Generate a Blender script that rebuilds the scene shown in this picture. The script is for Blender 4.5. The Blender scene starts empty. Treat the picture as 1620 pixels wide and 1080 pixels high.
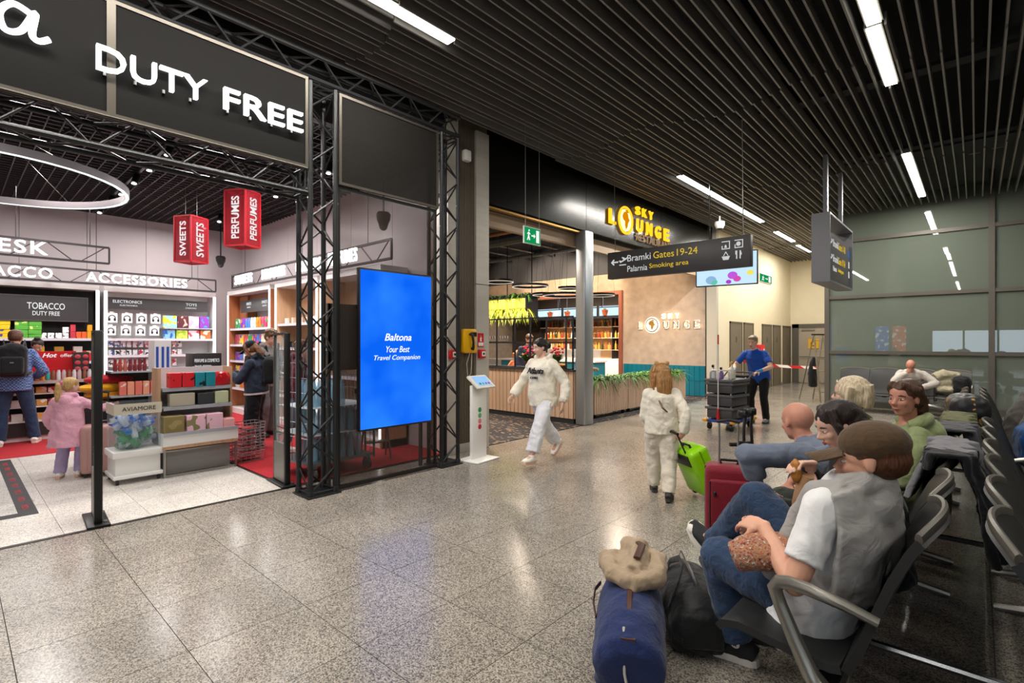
import bpy, math, random
import numpy as np
from mathutils import Vector, Matrix, Quaternion
from mathutils.bvhtree import BVHTree
R = math.radians
rnd = random.Random(7)
scene = bpy.context.scene
col = scene.collection
# ---------------------------------------------------------------- camera
cam_d = bpy.data.cameras.new('camera'); cam = bpy.data.objects.new('camera', cam_d); col.objects.link(cam)
cam_d.sensor_width = 36.0; cam_d.lens = 18.0; cam_d.shift_y = 0.0006; cam_d.clip_start = 0.05; cam_d.clip_end = 200
YAW = math.atan(734.7 / 810.0)
cam.location = (0, 0, 1.56); cam.rotation_euler = (R(90), 0, YAW)
scene.camera = cam
# ---------------------------------------------------------------- world, exposure
wld = bpy.data.worlds.new('world'); scene.world = wld; wld.use_nodes = True
wld.node_tree.nodes['Background'].inputs[0].default_value = (0.80, 0.87, 1.0, 1)
wld.node_tree.nodes['Background'].inputs[1].default_value = 0.6
vs = scene.view_settings
vs.view_transform = 'Standard'; vs.look = 'None'; vs.gamma = 1.0; vs.use_curve_mapping = False
vs.exposure = 0.12
scene.cycles.max_bounces = 6; scene.cycles.diffuse_bounces = 3; scene.cycles.glossy_bounces = 3
scene.cycles.transparent_max_bounces = 12; scene.cycles.transmission_bounces = 4
scene.cycles.caustics_reflective = False; scene.cycles.caustics_refractive = False
scene.cycles.sample_clamp_indirect = 4.0
# ---------------------------------------------------------------- lamps of the rooms
def area(name, loc, size, power, color=(1, 1, 1), rot=(0, 0, 0), spread=180):
    d = bpy.data.lights.new(name, 'AREA'); d.shape = 'RECTANGLE'; d.size, d.size_y = size
    d.energy = power; d.color = color; d.spread = R(spread)
    o = bpy.data.objects.new(name, d); col.objects.link(o); o.location = loc; o.rotation_euler = rot
    return o
def spot(name, loc, target, power, color=(1, 1, 1), angle=60, blend=.6, rad=.04):
    d = bpy.data.lights.new(name, 'SPOT'); d.energy = power; d.color = color; d.spot_size = R(angle); d.spot_blend = blend
    d.shadow_soft_size = rad
    o = bpy.data.objects.new(name, d); col.objects.link(o); o.location = loc
    o.rotation_euler = (Vector(target) - Vector(loc)).to_track_quat('-Z', 'Y').to_euler()
    return o
HALL = (1.0, .95, .87)
# linear hall lamps: one area light under each diffuser (strips at X -4.25, -0.8; the next strips lie right of the frame)
HALL_STRIPS = [(-4.03, -1.3, 3.52), (-4.12, 9.21, 14.2), (-4.2, 15.7, 17.6), (-4.25, 18.35, 20.0),
               (-0.74, -2.0, 3.6), (-0.74, 4.4, 6.09), (-0.76, 6.14, 7.67), (-0.86, 10.63, 14.0), (3.0, -4, 1), (3.0, 4, 9),
               (-0.74, -12, -5)]
for (x, a, b) in HALL_STRIPS:
    area('hall_lamp_light', (x, (a + b) / 2, 4.645), (.11, b - a), 44 * (b - a) * (.30 if (x > -1 and a < 9) else 1.0), HALL)
# shop: cool white ceiling tracks (front pair added to brighten the gondola) and cabinet light
for (x, y) in ((-5.95, .5), (-5.95, 2.0), (-8.0, 1.0), (-9.8, 1.0), (-11.2, 1.0), (-7.2, 3.2), (-8.8, 3.2), (-10.4, 3.2), (-11.8, 3.0)):
    area('shop_track_and_fill_light', (x, y, 3.98), (.5, .5), 33, (1.0, .95, .93), spread=180)
for (y0, y1) in ((0, 1.8), (2.1, 3.75)):
    area('shop_cabinet_light', (-11.85, (y0 + y1) / 2, 2.5), (.12, y1 - y0), 14, (1, .97, .95), (0, R(-14), 0))
for (x0, x1) in ((-12.0, -10.3), (-9.9, -8.0)):
    area('shop_cabinet_light', ((x0 + x1) / 2, 4.02, 2.5), (x1 - x0, .12), 14, (1, .97, .95), (R(-14), 0, 0))
# restaurant: warm spots and shelf light
WARM = (1.0, .72, .46)
for (x, y, tx, ty, tz, pw) in ((-9.3, 12.4, -9.5, 14.3, 3.3, 520), (-11.0, 12.2, -11.0, 14.3, 3.4, 520), (-7.4, 12.2, -7.4, 14.3, 2.9, 300),
                               (-12.6, 12.0, -12.8, 14.3, 3.4, 200)):
    spot('restaurant_spot_light', (x, y, 4.0), (tx, ty, tz), pw, WARM, 80)
for (x, y, pw) in ((-7.2, 6.6, 120), (-8.6, 10.2, 190), (-11.0, 9.6, 190), (-6.9, 11.8, 130), (-10.6, 6.9, 140)):
    area('restaurant_ceiling_light', (x, y, 3.95), (.4, .4), pw, (1, .82, .64), spread=150)
area('bar_shelf_light', (-10.6, 15.1, 3.2), (4.4, .2), 200, (1, .86, .70), (R(12), 0, 0))
# ---------------------------------------------------------------- materials
MATS = {}
def nt(m):
    m.use_nodes = True
    return m.node_tree, m.node_tree.nodes, m.node_tree.links
def lin(c):
    return tuple((v / 12.92 if v <= .04045 else ((v + .055) / 1.055) ** 2.4) for v in c)
def hx(s):
    s = s.lstrip('#'); return lin(tuple(int(s[i:i + 2], 16) / 255 for i in (0, 2, 4)))
def mat(name, c, rough=.5, metal=0., emit=0., ecol=None, alpha=None, trans=0., var=0., vscale=8., bump=0., bscale=60., spec=.5, stretch=None, sheen=0., coat=0., sss=0., rand=0.):
    if name in MATS: return MATS[name]
    if isinstance(c, str): c = hx(c)
    m = bpy.data.materials.new(name); t, n, l = nt(m); b = n['Principled BSDF']
    b.inputs['Base Color'].default_value = (*c, 1); b.inputs['Roughness'].default_value = rough; b.inputs['Metallic'].default_value = metal
    b.inputs['Specular IOR Level'].default_value = spec
    if sheen: b.inputs['Sheen Weight'].default_value = sheen
    if coat: b.inputs['Coat Weight'].default_value = coat; b.inputs['Coat Roughness'].default_value = .08
    if sss: b.inputs['Subsurface Weight'].default_value = sss; b.inputs['Subsurface Radius'].default_value = (.02, .008, .005); b.inputs['Subsurface Scale'].default_value = .5
    if emit:
        b.inputs['Emission Color'].default_value = (*(ecol or c), 1); b.inputs['Emission Strength'].default_value = emit
    if alpha is not None: b.inputs['Alpha'].default_value = alpha
    if trans: b.inputs['Transmission Weight'].default_value = trans; b.inputs['IOR'].default_value = 1.1
    if var or bump:
        tc = n.new('ShaderNodeTexCoord'); mp = n.new('ShaderNodeMapping'); l.new(tc.outputs['Object'], mp.inputs[0])
        if stretch: mp.inputs['Scale'].default_value = stretch
    if var or rand:
        last = None
        mixn = n.new('ShaderNodeMixRGB'); mixn.blend_type = 'MULTIPLY'; mixn.inputs[0].default_value = 1
        mixn.inputs[1].default_value = (*c, 1)
        if var:
            no = n.new('ShaderNodeTexNoise'); no.inputs['Scale'].default_value = vscale; no.inputs['Detail'].default_value = 6
            l.new(mp.outputs[0], no.inputs[0])
            mr = n.new('ShaderNodeMapRange'); mr.inputs[1].default_value = .3; mr.inputs[2].default_value = .7
            mr.inputs[3].default_value = 1 - var; mr.inputs[4].default_value = 1 + var * .6
            l.new(no.outputs['Fac'], mr.inputs[0]); last = mr.outputs[0]
        if rand:
            oi = n.new('ShaderNodeObjectInfo'); mr2 = n.new('ShaderNodeMapRange'); mr2.inputs[3].default_value = 1 - rand; mr2.inputs[4].default_value = 1 + rand
            l.new(oi.outputs['Random'], mr2.inputs[0])
            if last is None: last = mr2.outputs[0]
            else:
                mu = n.new('ShaderNodeMath'); mu.operation = 'MULTIPLY'; l.new(last, mu.inputs[0]); l.new(mr2.outputs[0], mu.inputs[1]); last = mu.outputs[0]
        l.new(last, mixn.inputs[2]); l.new(mixn.outputs[0], b.inputs['Base Color'])
    if bump:
        nb = n.new('ShaderNodeTexNoise'); nb.inputs['Scale'].default_value = bscale; nb.inputs['Detail'].default_value = 4
        l.new(mp.outputs[0], nb.inputs[0]); bp = n.new('ShaderNodeBump'); bp.inputs['Strength'].default_value = bump; bp.inputs['Distance'].default_value = .01
        l.new(nb.outputs['Fac'], bp.inputs['Height']); l.new(bp.outputs[0], b.inputs['Normal'])
    MATS[name] = m
    return m
def fabric(name, c, rough=.85, bump=.35, bscale=26, var=.10, vscale=10, sheen=.15):
    if name in MATS: return MATS[name]
    m = mat(name, c, rough, var=var, vscale=vscale, bump=bump * .3, bscale=240, sheen=sheen, spec=.25)
    t, n, l = nt(m); b = n['Principled BSDF']; fine = [x for x in n if x.type == 'BUMP'][0]; mp = [x for x in n if x.type == 'MAPPING'][0]
    nz = n.new('ShaderNodeTexNoise'); nz.inputs['Scale'].default_value = bscale * .42; nz.inputs['Detail'].default_value = 2; nz.inputs['Distortion'].default_value = 1.6; l.new(mp.outputs[0], nz.inputs['Vector'])
    b2 = n.new('ShaderNodeBump'); b2.inputs['Strength'].default_value = min(1, bump * .95); b2.inputs['Distance'].default_value = .035; l.new(nz.outputs['Fac'], b2.inputs['Height'])
    l.new(b2.outputs[0], fine.inputs['Normal'])
    return m
def hairmat(name, c):
    return mat(name, c, .45, var=.45, vscale=34, bump=.5, bscale=34, stretch=(3.2, 3.2, .35), spec=.4)
def skin(name, c):
    return mat(name, c, .5, var=.06, vscale=14, sss=.12, spec=.35)
def emis(name, c, k):
    if name in MATS: return MATS[name]
    if isinstance(c, str): c = hx(c)
    m = bpy.data.materials.new(name); t, n, l = nt(m); n.remove(n['Principled BSDF'])
    e = n.new('ShaderNodeEmission'); e.inputs[0].default_value = (*c, 1); e.inputs[1].default_value = k
    l.new(e.outputs[0], n['Material Output'].inputs[0]); MATS[name] = m
    return m
# ---------------------------------------------------------------- mesh builder
def perp(d):
    d = Vector(d).normalized(); a = Vector((0, 0, 1)) if abs(d.z) < .9 else Vector((1, 0, 0))
    x = d.cross(a).normalized(); return x, d.cross(x).normalized()
class MB:
    def __init__(s): s.v = []; s.f = []; s.mi = []; s.cur = 0
    def add(s, vs, fs, M=None):
        o = len(s.v)
        s.v += [tuple(M @ Vector(p)) for p in vs] if M else [tuple(p) for p in vs]
        s.f += [tuple(i + o for i in f) for f in fs]; s.mi += [s.cur] * len(fs); return s
    def box(s, c, d, rz=0., M=None):
        x, y, z = d[0] / 2, d[1] / 2, d[2] / 2
        vs = [(-x, -y, -z), (x, -y, -z), (x, y, -z), (-x, y, -z), (-x, -y, z), (x, -y, z), (x, y, z), (-x, y, z)]
        m = Matrix.Translation(c) @ (M.to_4x4() if M else Matrix.Rotation(rz, 4, 'Z'))
        return s.add(vs, [(3, 2, 1, 0), (4, 5, 6, 7), (0, 1, 5, 4), (1, 2, 6, 5), (2, 3, 7, 6), (3, 0, 4, 7)], m)
    def b2(s, x0, x1, y0, y1, z0, z1): return s.box(((x0 + x1) / 2, (y0 + y1) / 2, (z0 + z1) / 2), (x1 - x0, y1 - y0, z1 - z0))
    def rbox(s, c, d, r=.01, rz=0., M=None, seg=2):
        # rounded box: rounded-rectangle rings in z with rounded top/bottom
        x, y, z = d[0] / 2, d[1] / 2, d[2] / 2; r = min(r, x * .99, y * .99, z * .99)
        def ring(ins, zz):
            out = []
            for (sx, sy, a0) in ((1, 1, 0), (-1, 1, 90), (-1, -1, 180), (1, -1, 270)):
                for k in range(seg + 1):
                    a = R(a0 + 90 * k / seg); rr = r - ins
                    out.append((sx * (x - r) + rr * math.cos(a), sy * (y - r) + rr * math.sin(a), zz))
            return out
        rings = []
        for k in range(seg + 1):
            a = R(90 * k / seg); rings.append(ring(r * (1 - math.sin(a)) , -z + r * (1 - math.cos(a))))
        for k in range(seg, -1, -1):
            a = R(90 * k / seg); rings.append(ring(r * (1 - math.sin(a)), z - r * (1 - math.cos(a))))
        m = Matrix.Translation(c) @ (M.to_4x4() if M else Matrix.Rotation(rz, 4, 'Z'))
        return s.rings(rings, M=m)
    def rings(s, rings, cap=True, M=None, closed=True):
        n = len(rings[0]); vs = [p for r in rings for p in r]; fs = []
        for i in range(len(rings) - 1):
            for j in range(n if closed else n - 1):
                a, b = i * n + j, i * n + (j + 1) % n; fs.append((a, b, b + n, a + n))
        if cap and closed:
            fs.append(tuple(range(n - 1, -1, -1))); k = (len(rings) - 1) * n; fs.append(tuple(range(k, k + n)))
        return s.add(vs, fs, M)
    def tube(s, pts, r, seg=8, cap=True, closed=False, flat=1., up=None):
        pts = [Vector(p) for p in pts]; n = len(pts); rs = r if isinstance(r, (list, tuple)) else [r] * n
        rings = []; prev = None
        for i, p in enumerate(pts):
            if closed: t = (pts[(i + 1) % n] - pts[i - 1])
            else: t = (pts[min(i + 1, n - 1)] - pts[max(i - 1, 0)])
            t = t.normalized() if t.length > 1e-9 else Vector((0, 0, 1))
            if up is not None:
                x = Vector(up).cross(t); x = x.normalized() if x.length > 1e-6 else perp(t)[0]
            elif prev is None: x = perp(t)[0]
            else:
                x = prev - t * prev.dot(t); x = x.normalized() if x.length > 1e-6 else perp(t)[0]
            prev = x; y = t.cross(x)
            rr = rs[i]; ra, rb = rr if isinstance(rr, (tuple, list)) else (rr, rr * flat)
            rings.append([p + x * (ra * math.cos(2 * math.pi * k / seg)) + y * (rb * math.sin(2 * math.pi * k / seg)) for k in range(seg)])
        if closed: rings.append(rings[0]); cap = False
        return s.rings(rings, cap)
    def cyl(s, a, b, r, seg=12, r2=None): return s.tube([a, b], [r, r if r2 is None else r2], seg)
    def ell(s, c, r, M=None, seg=14, rg=9):
        rings = []
        for i in range(rg + 1):
            a = math.pi * i / rg; z = -math.cos(a); q = max(math.sin(a), .012)
            rings.append([(r[0] * q * math.cos(2 * math.pi * k / seg), r[1] * q * math.sin(2 * math.pi * k / seg), r[2] * z) for k in range(seg)])
        m = Matrix.Translation(c) @ M.to_4x4() if M else Matrix.Translation(c)
        return s.rings(rings, True, m)
    def lathe(s, prof, c=(0, 0, 0), seg=14, M=None):
        rings = [[(max(r, .0008) * math.cos(2 * math.pi * k / seg), max(r, .0008) * math.sin(2 * math.pi * k / seg), z) for k in range(seg)] for (r, z) in prof]
        m = Matrix.Translation(c) @ M.to_4x4() if M else Matrix.Translation(c)
        return s.rings(rings, True, m)
    def prism(s, poly, t, M):   # poly in local xy, thickness t along local z
        n = len(poly); vs = [(x, y, 0) for x, y in poly] + [(x, y, t) for x, y in poly]
        fs = [tuple(range(n - 1, -1, -1)), tuple(range(n, 2 * n))] + [(i, (i + 1) % n, (i + 1) % n + n, i + n) for i in range(n)]
        return s.add(vs, fs, M)
    def grid(s, fn, nu, nv, thick=None):
        vs = [fn(i / nu, j / nv) for i in range(nu + 1) for j in range(nv + 1)]; w = nv + 1
        fs = [(i * w + j, (i + 1) * w + j, (i + 1) * w + j + 1, i * w + j + 1) for i in range(nu) for j in range(nv)]
        if thick:
            n = len(vs); V = [Vector(p) for p in vs]; off = []
            for i in range(nu + 1):
                for j in range(nv + 1):
                    a = V[min(i + 1, nu) * w + j] - V[max(i - 1, 0) * w + j]; b = V[i * w + min(j + 1, nv)] - V[i * w + max(j - 1, 0)]
                    nn = a.cross(b); nn = nn.normalized() if nn.length > 1e-9 else Vector((0, 0, 1)); off.append(tuple(V[i * w + j] - nn * thick))
            vs = vs + off; fs = fs + [tuple(k + n for k in reversed(f)) for f in fs]
            edge = [(0, j) for j in range(nv)] ; loop = [j for j in range(w)] + [i * w + nv for i in range(1, nu + 1)] + [nu * w + j for j in range(nv - 1, -1, -1)] + [i * w for i in range(nu - 1, 0, -1)]
            L = len(loop); fs += [(loop[k], loop[(k + 1) % L], loop[(k + 1) % L] + n, loop[k] + n) for k in range(L)]
        return s.add(vs, fs)
    def mesh(s, name, mats, smooth=35):
        me = bpy.data.meshes.new(name); me.from_pydata(s.v, [], s.f)
        for m in (mats if isinstance(mats, (list, tuple)) else [mats]): me.materials.append(m)
        if any(s.mi): me.polygons.foreach_set('material_index', s.mi)
        if smooth:
            me.polygons.foreach_set('use_smooth', [True] * len(me.polygons)); me.set_sharp_from_angle(angle=R(smooth))
        me.update(); return me
    def obj(s, name, mats, parent=None, loc=None, smooth=35):
        return link(name, s.mesh(name, mats, smooth), parent, loc)
def link(name, me, parent=None, loc=None, rz=0., scale=None):
    o = bpy.data.objects.new(name, me); col.objects.link(o)
    if parent is not None: o.parent = parent
    if loc is not None: o.location = loc
    if rz: o.rotation_euler = (0, 0, rz)
    if scale: o.scale = scale
    return o
ORD = ('first second third fourth fifth sixth seventh eighth ninth tenth eleventh twelfth thirteenth fourteenth fifteenth sixteenth seventeenth eighteenth nineteenth twentieth').split() + ['%d%s' % (k, 'st' if k % 10 == 1 else 'nd' if k % 10 == 2 else 'rd' if k % 10 == 3 else 'th') for k in range(21, 60)]
def tag(o, label, cat, group=None):
    o['label'] = label; o['category'] = cat
    if group: o['group'] = group
    return o
def thing(name, label, cat, loc=(0, 0, 0), rz=0., group=None):
    o = bpy.data.objects.new(name, None); col.objects.link(o); o.location = loc; o.rotation_euler = (0, 0, rz); o.empty_display_size = .1
    return tag(o, label, cat, group)
def struct(o, label=None):
    o['kind'] = 'structure'
    if label: o['label'] = label
    return o
def dup(root, loc, rz=None, label=None, group=None):
    r = root.copy(); col.objects.link(r); r.location = loc
    if rz is not None: r.rotation_euler = (0, 0, rz)
    if label: r['label'] = label
    if group: r['group'] = group
    for ch in list(root.children):
        c = ch.copy(); col.objects.link(c); c.parent = r
        for g in list(ch.children):
            d = g.copy(); col.objects.link(d); d.parent = c
    return r
work = bpy.data.scenes.new('workbench')          # empty side scene: modifiers are evaluated there quickly, removed at the end
def evalmesh(o, name):
    work.collection.objects.link(o); vl = work.view_layers[0]; vl.update()
    me = bpy.data.meshes.new_from_object(o.evaluated_get(vl.depsgraph)); me.name = name
    work.collection.objects.unlink(o)
    return me
# ---------------------------------------------------------------- lettering
def text_data(s, bold=0., shear=0., space=1., extr=.0, res=3):
    cu = bpy.data.curves.new('text', 'FONT'); cu.body = s; cu.size = 1; cu.offset = bold; cu.shear = shear; cu.space_character = space
    cu.extrude = extr; cu.resolution_u = res; cu.align_x = 'LEFT'
    o = bpy.data.objects.new('text', cu)
    me = evalmesh(o, 'text'); bpy.data.objects.remove(o)
    return me
def frame(o, right, up):
    r = Vector(right).normalized(); u = Vector(up).normalized(); n = r.cross(u)
    return Matrix.Translation(o) @ Matrix((r, u, n)).transposed().to_4x4()
def fit_text(s, org, right, up, w, h, depth=.004, **k):
    """text mesh filling the w x h rectangle whose lower-left corner is org; faces right x up"""
    me = text_data(s, extr=.5, **k)
    co = np.empty(len(me.vertices) * 3, dtype=np.float32); me.vertices.foreach_get('co', co); co = co.reshape(-1, 3)
    lo, hi = co.min(0), co.max(0)
    co = (co - lo) / (hi - lo) * np.array([w, h, depth])
    M = np.array(frame(org, right, up)); co = co @ M[:3, :3].T + M[:3, 3]
    me.vertices.foreach_set('co', co.astype(np.float32).ravel()); me.update()
    return me
def word(name, s, org, right, up, w, h, m, parent, depth=.004, **k):
    me = fit_text(s, org, right, up, w, h, depth, **k); me.materials.clear(); me.materials.append(m)
    return link(name, me, parent)
def letters(s, org, right, up, w, h, m, parent, depth=.03, name='letter', **k):
    """one mesh object for each letter of a raised sign"""
    me = fit_text(s, org, right, up, w, h, depth, **k)
    nv = len(me.vertices); par = list(range(nv))
    def find(a):
        while par[a] != a: par[a] = par[par[a]]; a = par[a]
        return a
    for e in me.edges:
        a, b = find(e.vertices[0]), find(e.vertices[1])
        if a != b: par[a] = b
    r = Vector(right).normalized(); xs = [r.dot(v.co) for v in me.vertices]
    ext = {}
    for i in range(nv):
        g = find(i); lo, hi = ext.get(g, (1e9, -1e9)); ext[g] = (min(lo, xs[i]), max(hi, xs[i]))
    groups = []
    for g, (lo, hi) in sorted(ext.items(), key=lambda q: q[1][0]):
        for gr in groups:
            ov = min(hi, gr[1]) - max(lo, gr[0])
            if ov > .5 * min(hi - lo, gr[1] - gr[0]): gr[0] = min(lo, gr[0]); gr[1] = max(hi, gr[1]); gr[2].add(g); break
        else: groups.append([lo, hi, {g}])
    out = []
    vroot = [find(i) for i in range(nv)]
    polys = [tuple(p.vertices) for p in me.polygons]
    for gr in groups:
        b = MB(); idx = {}
        for i in range(nv):
            if vroot[i] in gr[2]: idx[i] = len(b.v); b.v.append(tuple(me.vertices[i].co))
        for p in polys:
            if p[0] in idx: b.f.append(tuple(idx[i] for i in p)); b.mi.append(0)
        out.append(b.obj(name, m, parent, smooth=0))
    bpy.data.meshes.remove(me)
    return out
_cam_c, _cam_s = math.cos(YAW), math.sin(YAW)
def in_view(x, y, z, pad=120):
    d = -x * _cam_s + y * _cam_c
    if d < .15: return False
    u = 810 + 810 * (x * _cam_c + y * _cam_s) / d; v = 541 - 810 * (z - 1.56) / d
    return -pad < u < 1620 + pad and -pad < v < 1080 + pad
# ================================================================ SETTING
def granite(name, c0, c1, c2, rough, scale, joints=False, rand=.05, patch=.12):
    m = bpy.data.materials.new(name); t, n, l = nt(m); b = n['Principled BSDF']
    g = n.new('ShaderNodeNewGeometry')
    vo = n.new('ShaderNodeTexVoronoi'); vo.inputs['Scale'].default_value = scale; l.new(g.outputs['Position'], vo.inputs['Vector'])
    cr = n.new('ShaderNodeValToRGB'); cr.color_ramp.interpolation = 'LINEAR'
    e = cr.color_ramp.elements; e[0].position = .12; e[0].color = (*hx(c0), 1); e[1].position = .8; e[1].color = (*hx(c2), 1)
    k = cr.color_ramp.elements.new(.42); k.color = (*hx(c1), 1)
    sep = n.new('ShaderNodeSeparateColor'); l.new(vo.outputs['Color'], sep.inputs[0]); l.new(sep.outputs[0], cr.inputs[0])
    no = n.new('ShaderNodeTexNoise'); no.inputs['Scale'].default_value = 1.7; no.inputs['Detail'].default_value = 5; l.new(g.outputs['Position'], no.inputs['Vector'])
    mr = n.new('ShaderNodeMapRange'); mr.inputs[1].default_value = .3; mr.inputs[2].default_value = .7; mr.inputs[3].default_value = 1 - patch; mr.inputs[4].default_value = 1 + patch
    l.new(no.outputs['Fac'], mr.inputs[0])
    oi = n.new('ShaderNodeObjectInfo'); m2 = n.new('ShaderNodeMapRange'); m2.inputs[3].default_value = 1 - rand; m2.inputs[4].default_value = 1 + rand; l.new(oi.outputs['Random'], m2.inputs[0])
    mu = n.new('ShaderNodeMath'); mu.operation = 'MULTIPLY'; l.new(mr.outputs[0], mu.inputs[0]); l.new(m2.outputs[0], mu.inputs[1])
    mx = n.new('ShaderNodeMixRGB'); mx.blend_type = 'MULTIPLY'; mx.inputs[0].default_value = 1; l.new(cr.outputs[0], mx.inputs[1]); l.new(mu.outputs[0], mx.inputs[2])
    out = mx.outputs[0]
    if joints:
        br = n.new('ShaderNodeTexBrick'); br.offset = 0; br.inputs['Scale'].default_value = 1; br.inputs['Mortar Size'].default_value = .004
        br.inputs['Brick Width'].default_value = TP; br.inputs['Row Height'].default_value = TP; br.inputs['Color1'].default_value = (1, 1, 1, 1); br.inputs['Color2'].default_value = (.92, .92, .92, 1); br.inputs['Mortar'].default_value = (.45, .45, .45, 1)
        mp = n.new('ShaderNodeMapping'); mp.inputs['Location'].default_value = (-TX0, -TY0, 0); l.new(g.outputs['Position'], mp.inputs[0]); l.new(mp.outputs[0], br.inputs[0])
        m3 = n.new('ShaderNodeMixRGB'); m3.blend_type = 'MULTIPLY'; m3.inputs[0].default_value = 1; l.new(out, m3.inputs[1]); l.new(br.outputs[0], m3.inputs[2]); out = m3.outputs[0]
    l.new(out, b.inputs['Base Color'])
    b.inputs['Roughness'].default_value = rough; b.inputs['Specular IOR Level'].default_value = .5
    r2 = n.new('ShaderNodeMapRange'); r2.inputs[3].default_value = rough * .8; r2.inputs[4].default_value = rough * 1.3; l.new(no.outputs['Fac'], r2.inputs[0]); l.new(r2.outputs[0], b.inputs['Roughness'])
    bp = n.new('ShaderNodeBump'); bp.inputs['Strength'].default_value = .02; bp.inputs['Distance'].default_value = .002; l.new(vo.outputs['Distance'], bp.inputs['Height'])
    MATS[name] = m
    return m
TP, TX0, TY0 = .603, -5.36, .818       # tile pitch and a joint corner
FX = -5.46                              # line of the shop fronts
HALL_GRANITE = granite('hall_granite', '#57524d', '#857e75', '#aca498', .2, 170)
FAR_GRANITE = granite('hall_granite_far', '#5a5650', '#857e75', '#a59d92', .2, 150, True)
SHOP_STONE = granite('shop_stone', '#a9a198', '#d3ccc4', '#ece7e0', .28, 150, patch=.06)
DARK = mat('joint_dark', '#38342f', .9)
BLACK = mat('void_black', '#0b0b0c', .9)
floor = MB().b2(FX, 9, -14, 14.86, -.2, -.006).b2(FX, -2.8, 14.86, 22, -.2, -.006).obj('floor', DARK, smooth=0); struct(floor, 'grey speckled granite floor of the waiting hall')
# the floor of the hall: every tile one can tell apart is a piece, the far strip one paving
tile_me = MB().b2(.002, TP - .002, .002, TP - .002, -.006, 0).mesh('tile', HALL_GRANITE, 0)
YFAR = TY0 + TP * 18
nt_ = 0
for i in range(-1, 22):
    for j in range(-4, 18):
        x, y = TX0 + i * TP, TY0 + j * TP
        if x < FX - TP: continue
        x0 = max(x, FX + .0)
        if not (in_view(x + .3, y + .3, 0, 330)): continue
        if x < FX:
            MB().b2(x0 + .03, x + TP - .002, y + .002, y + TP - .002, -.006, 0).obj('tile', HALL_GRANITE, floor, smooth=0)
        else: link('tile', tile_me, floor, (x, y, 0))
        nt_ += 1
MB().b2(FX, 9, YFAR + .002, 14.86, -.006, 0).b2(FX, -2.8, 14.86, 22, -.006, 0).obj('far_paving', FAR_GRANITE, floor, smooth=0)
MB().b2(FX + .03, 9, -14, TY0 - 4 * TP - .002, -.006, 0).obj('rear_paving', FAR_GRANITE, floor, smooth=0)
# threshold between hall and shop
struct(MB().b2(FX - .02, FX + .03, -3, 2.42, -.006, .004).obj('trim_1', mat('threshold_metal', '#3a3835', .35, .8), smooth=0), 'dark metal threshold strip in front of the shop')
# shop floor
sf = MB().b2(-13, FX - .02, -3, 4.75, -.2, -.006).obj('floor', DARK, smooth=0); struct(sf, 'pale stone floor of the duty free shop')
for i in range(7):
    for j in range(-2, 6):
        x1, y0 = FX - .022 - i * .6, -.56 + j * .6
        x0 = max(x1 - .597, -9.6); y1 = min(y0 + .597, 2.47)
        if x1 - x0 < .05 or y1 - y0 < .05 or not in_view(x0, y0, 0, 300): continue
        MB().b2(x0, x1, y0, y1, -.006, 0).obj('tile', SHOP_STONE, sf, smooth=0)
CARPET = mat('red_carpet', '#b3202a', .95, var=.18, vscale=30, bump=.4, bscale=220)
rc = MB().b2(-13, -9.6, -3, 4.72, 0, .006).b2(-9.6, FX - .05, 2.475, 4.72, 0, .006).obj('red_carpet', CARPET, smooth=0); rc['kind'] = 'structure'; rc['label'] = 'red carpet along the shop walls'
# restaurant floor: dark carpet with tan flecks
m = bpy.data.materials.new('fleck_carpet'); t, n, l = nt(m); b = n['Principled BSDF']; b.inputs['Roughness'].default_value = .9
g = n.new('ShaderNodeNewGeometry'); mp = n.new('ShaderNodeMapping'); mp.inputs['Scale'].default_value = (5, 12, 1); mp.inputs['Rotation'].default_value = (0, 0, R(35)); l.new(g.outputs['Position'], mp.inputs[0])
vo = n.new('ShaderNodeTexVoronoi'); vo.inputs['Scale'].default_value = 1.5; vo.inputs['Randomness'].default_value = .9; l.new(mp.outputs[0], vo.inputs['Vector'])
cr = n.new('ShaderNodeValToRGB'); cr.color_ramp.interpolation = 'CONSTANT'; e = cr.color_ramp.elements; e[0].color = (*hx('#a58a68'), 1); e[1].position = .30; e[1].color = (*hx('#2c2b31'), 1)
l.new(vo.outputs['Distance'], cr.inputs[0]); l.new(cr.outputs[0], b.inputs['Base Color']); MATS['fleck_carpet'] = m
struct(MB().b2(-15.5, FX - .0, 4.95, 14.33, -.2, .003).b2(-15.5, -8.28, 14.33, 17, -.2, .003).obj('floor', m, smooth=0), 'dark carpet with tan flecks in the restaurant')
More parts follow.
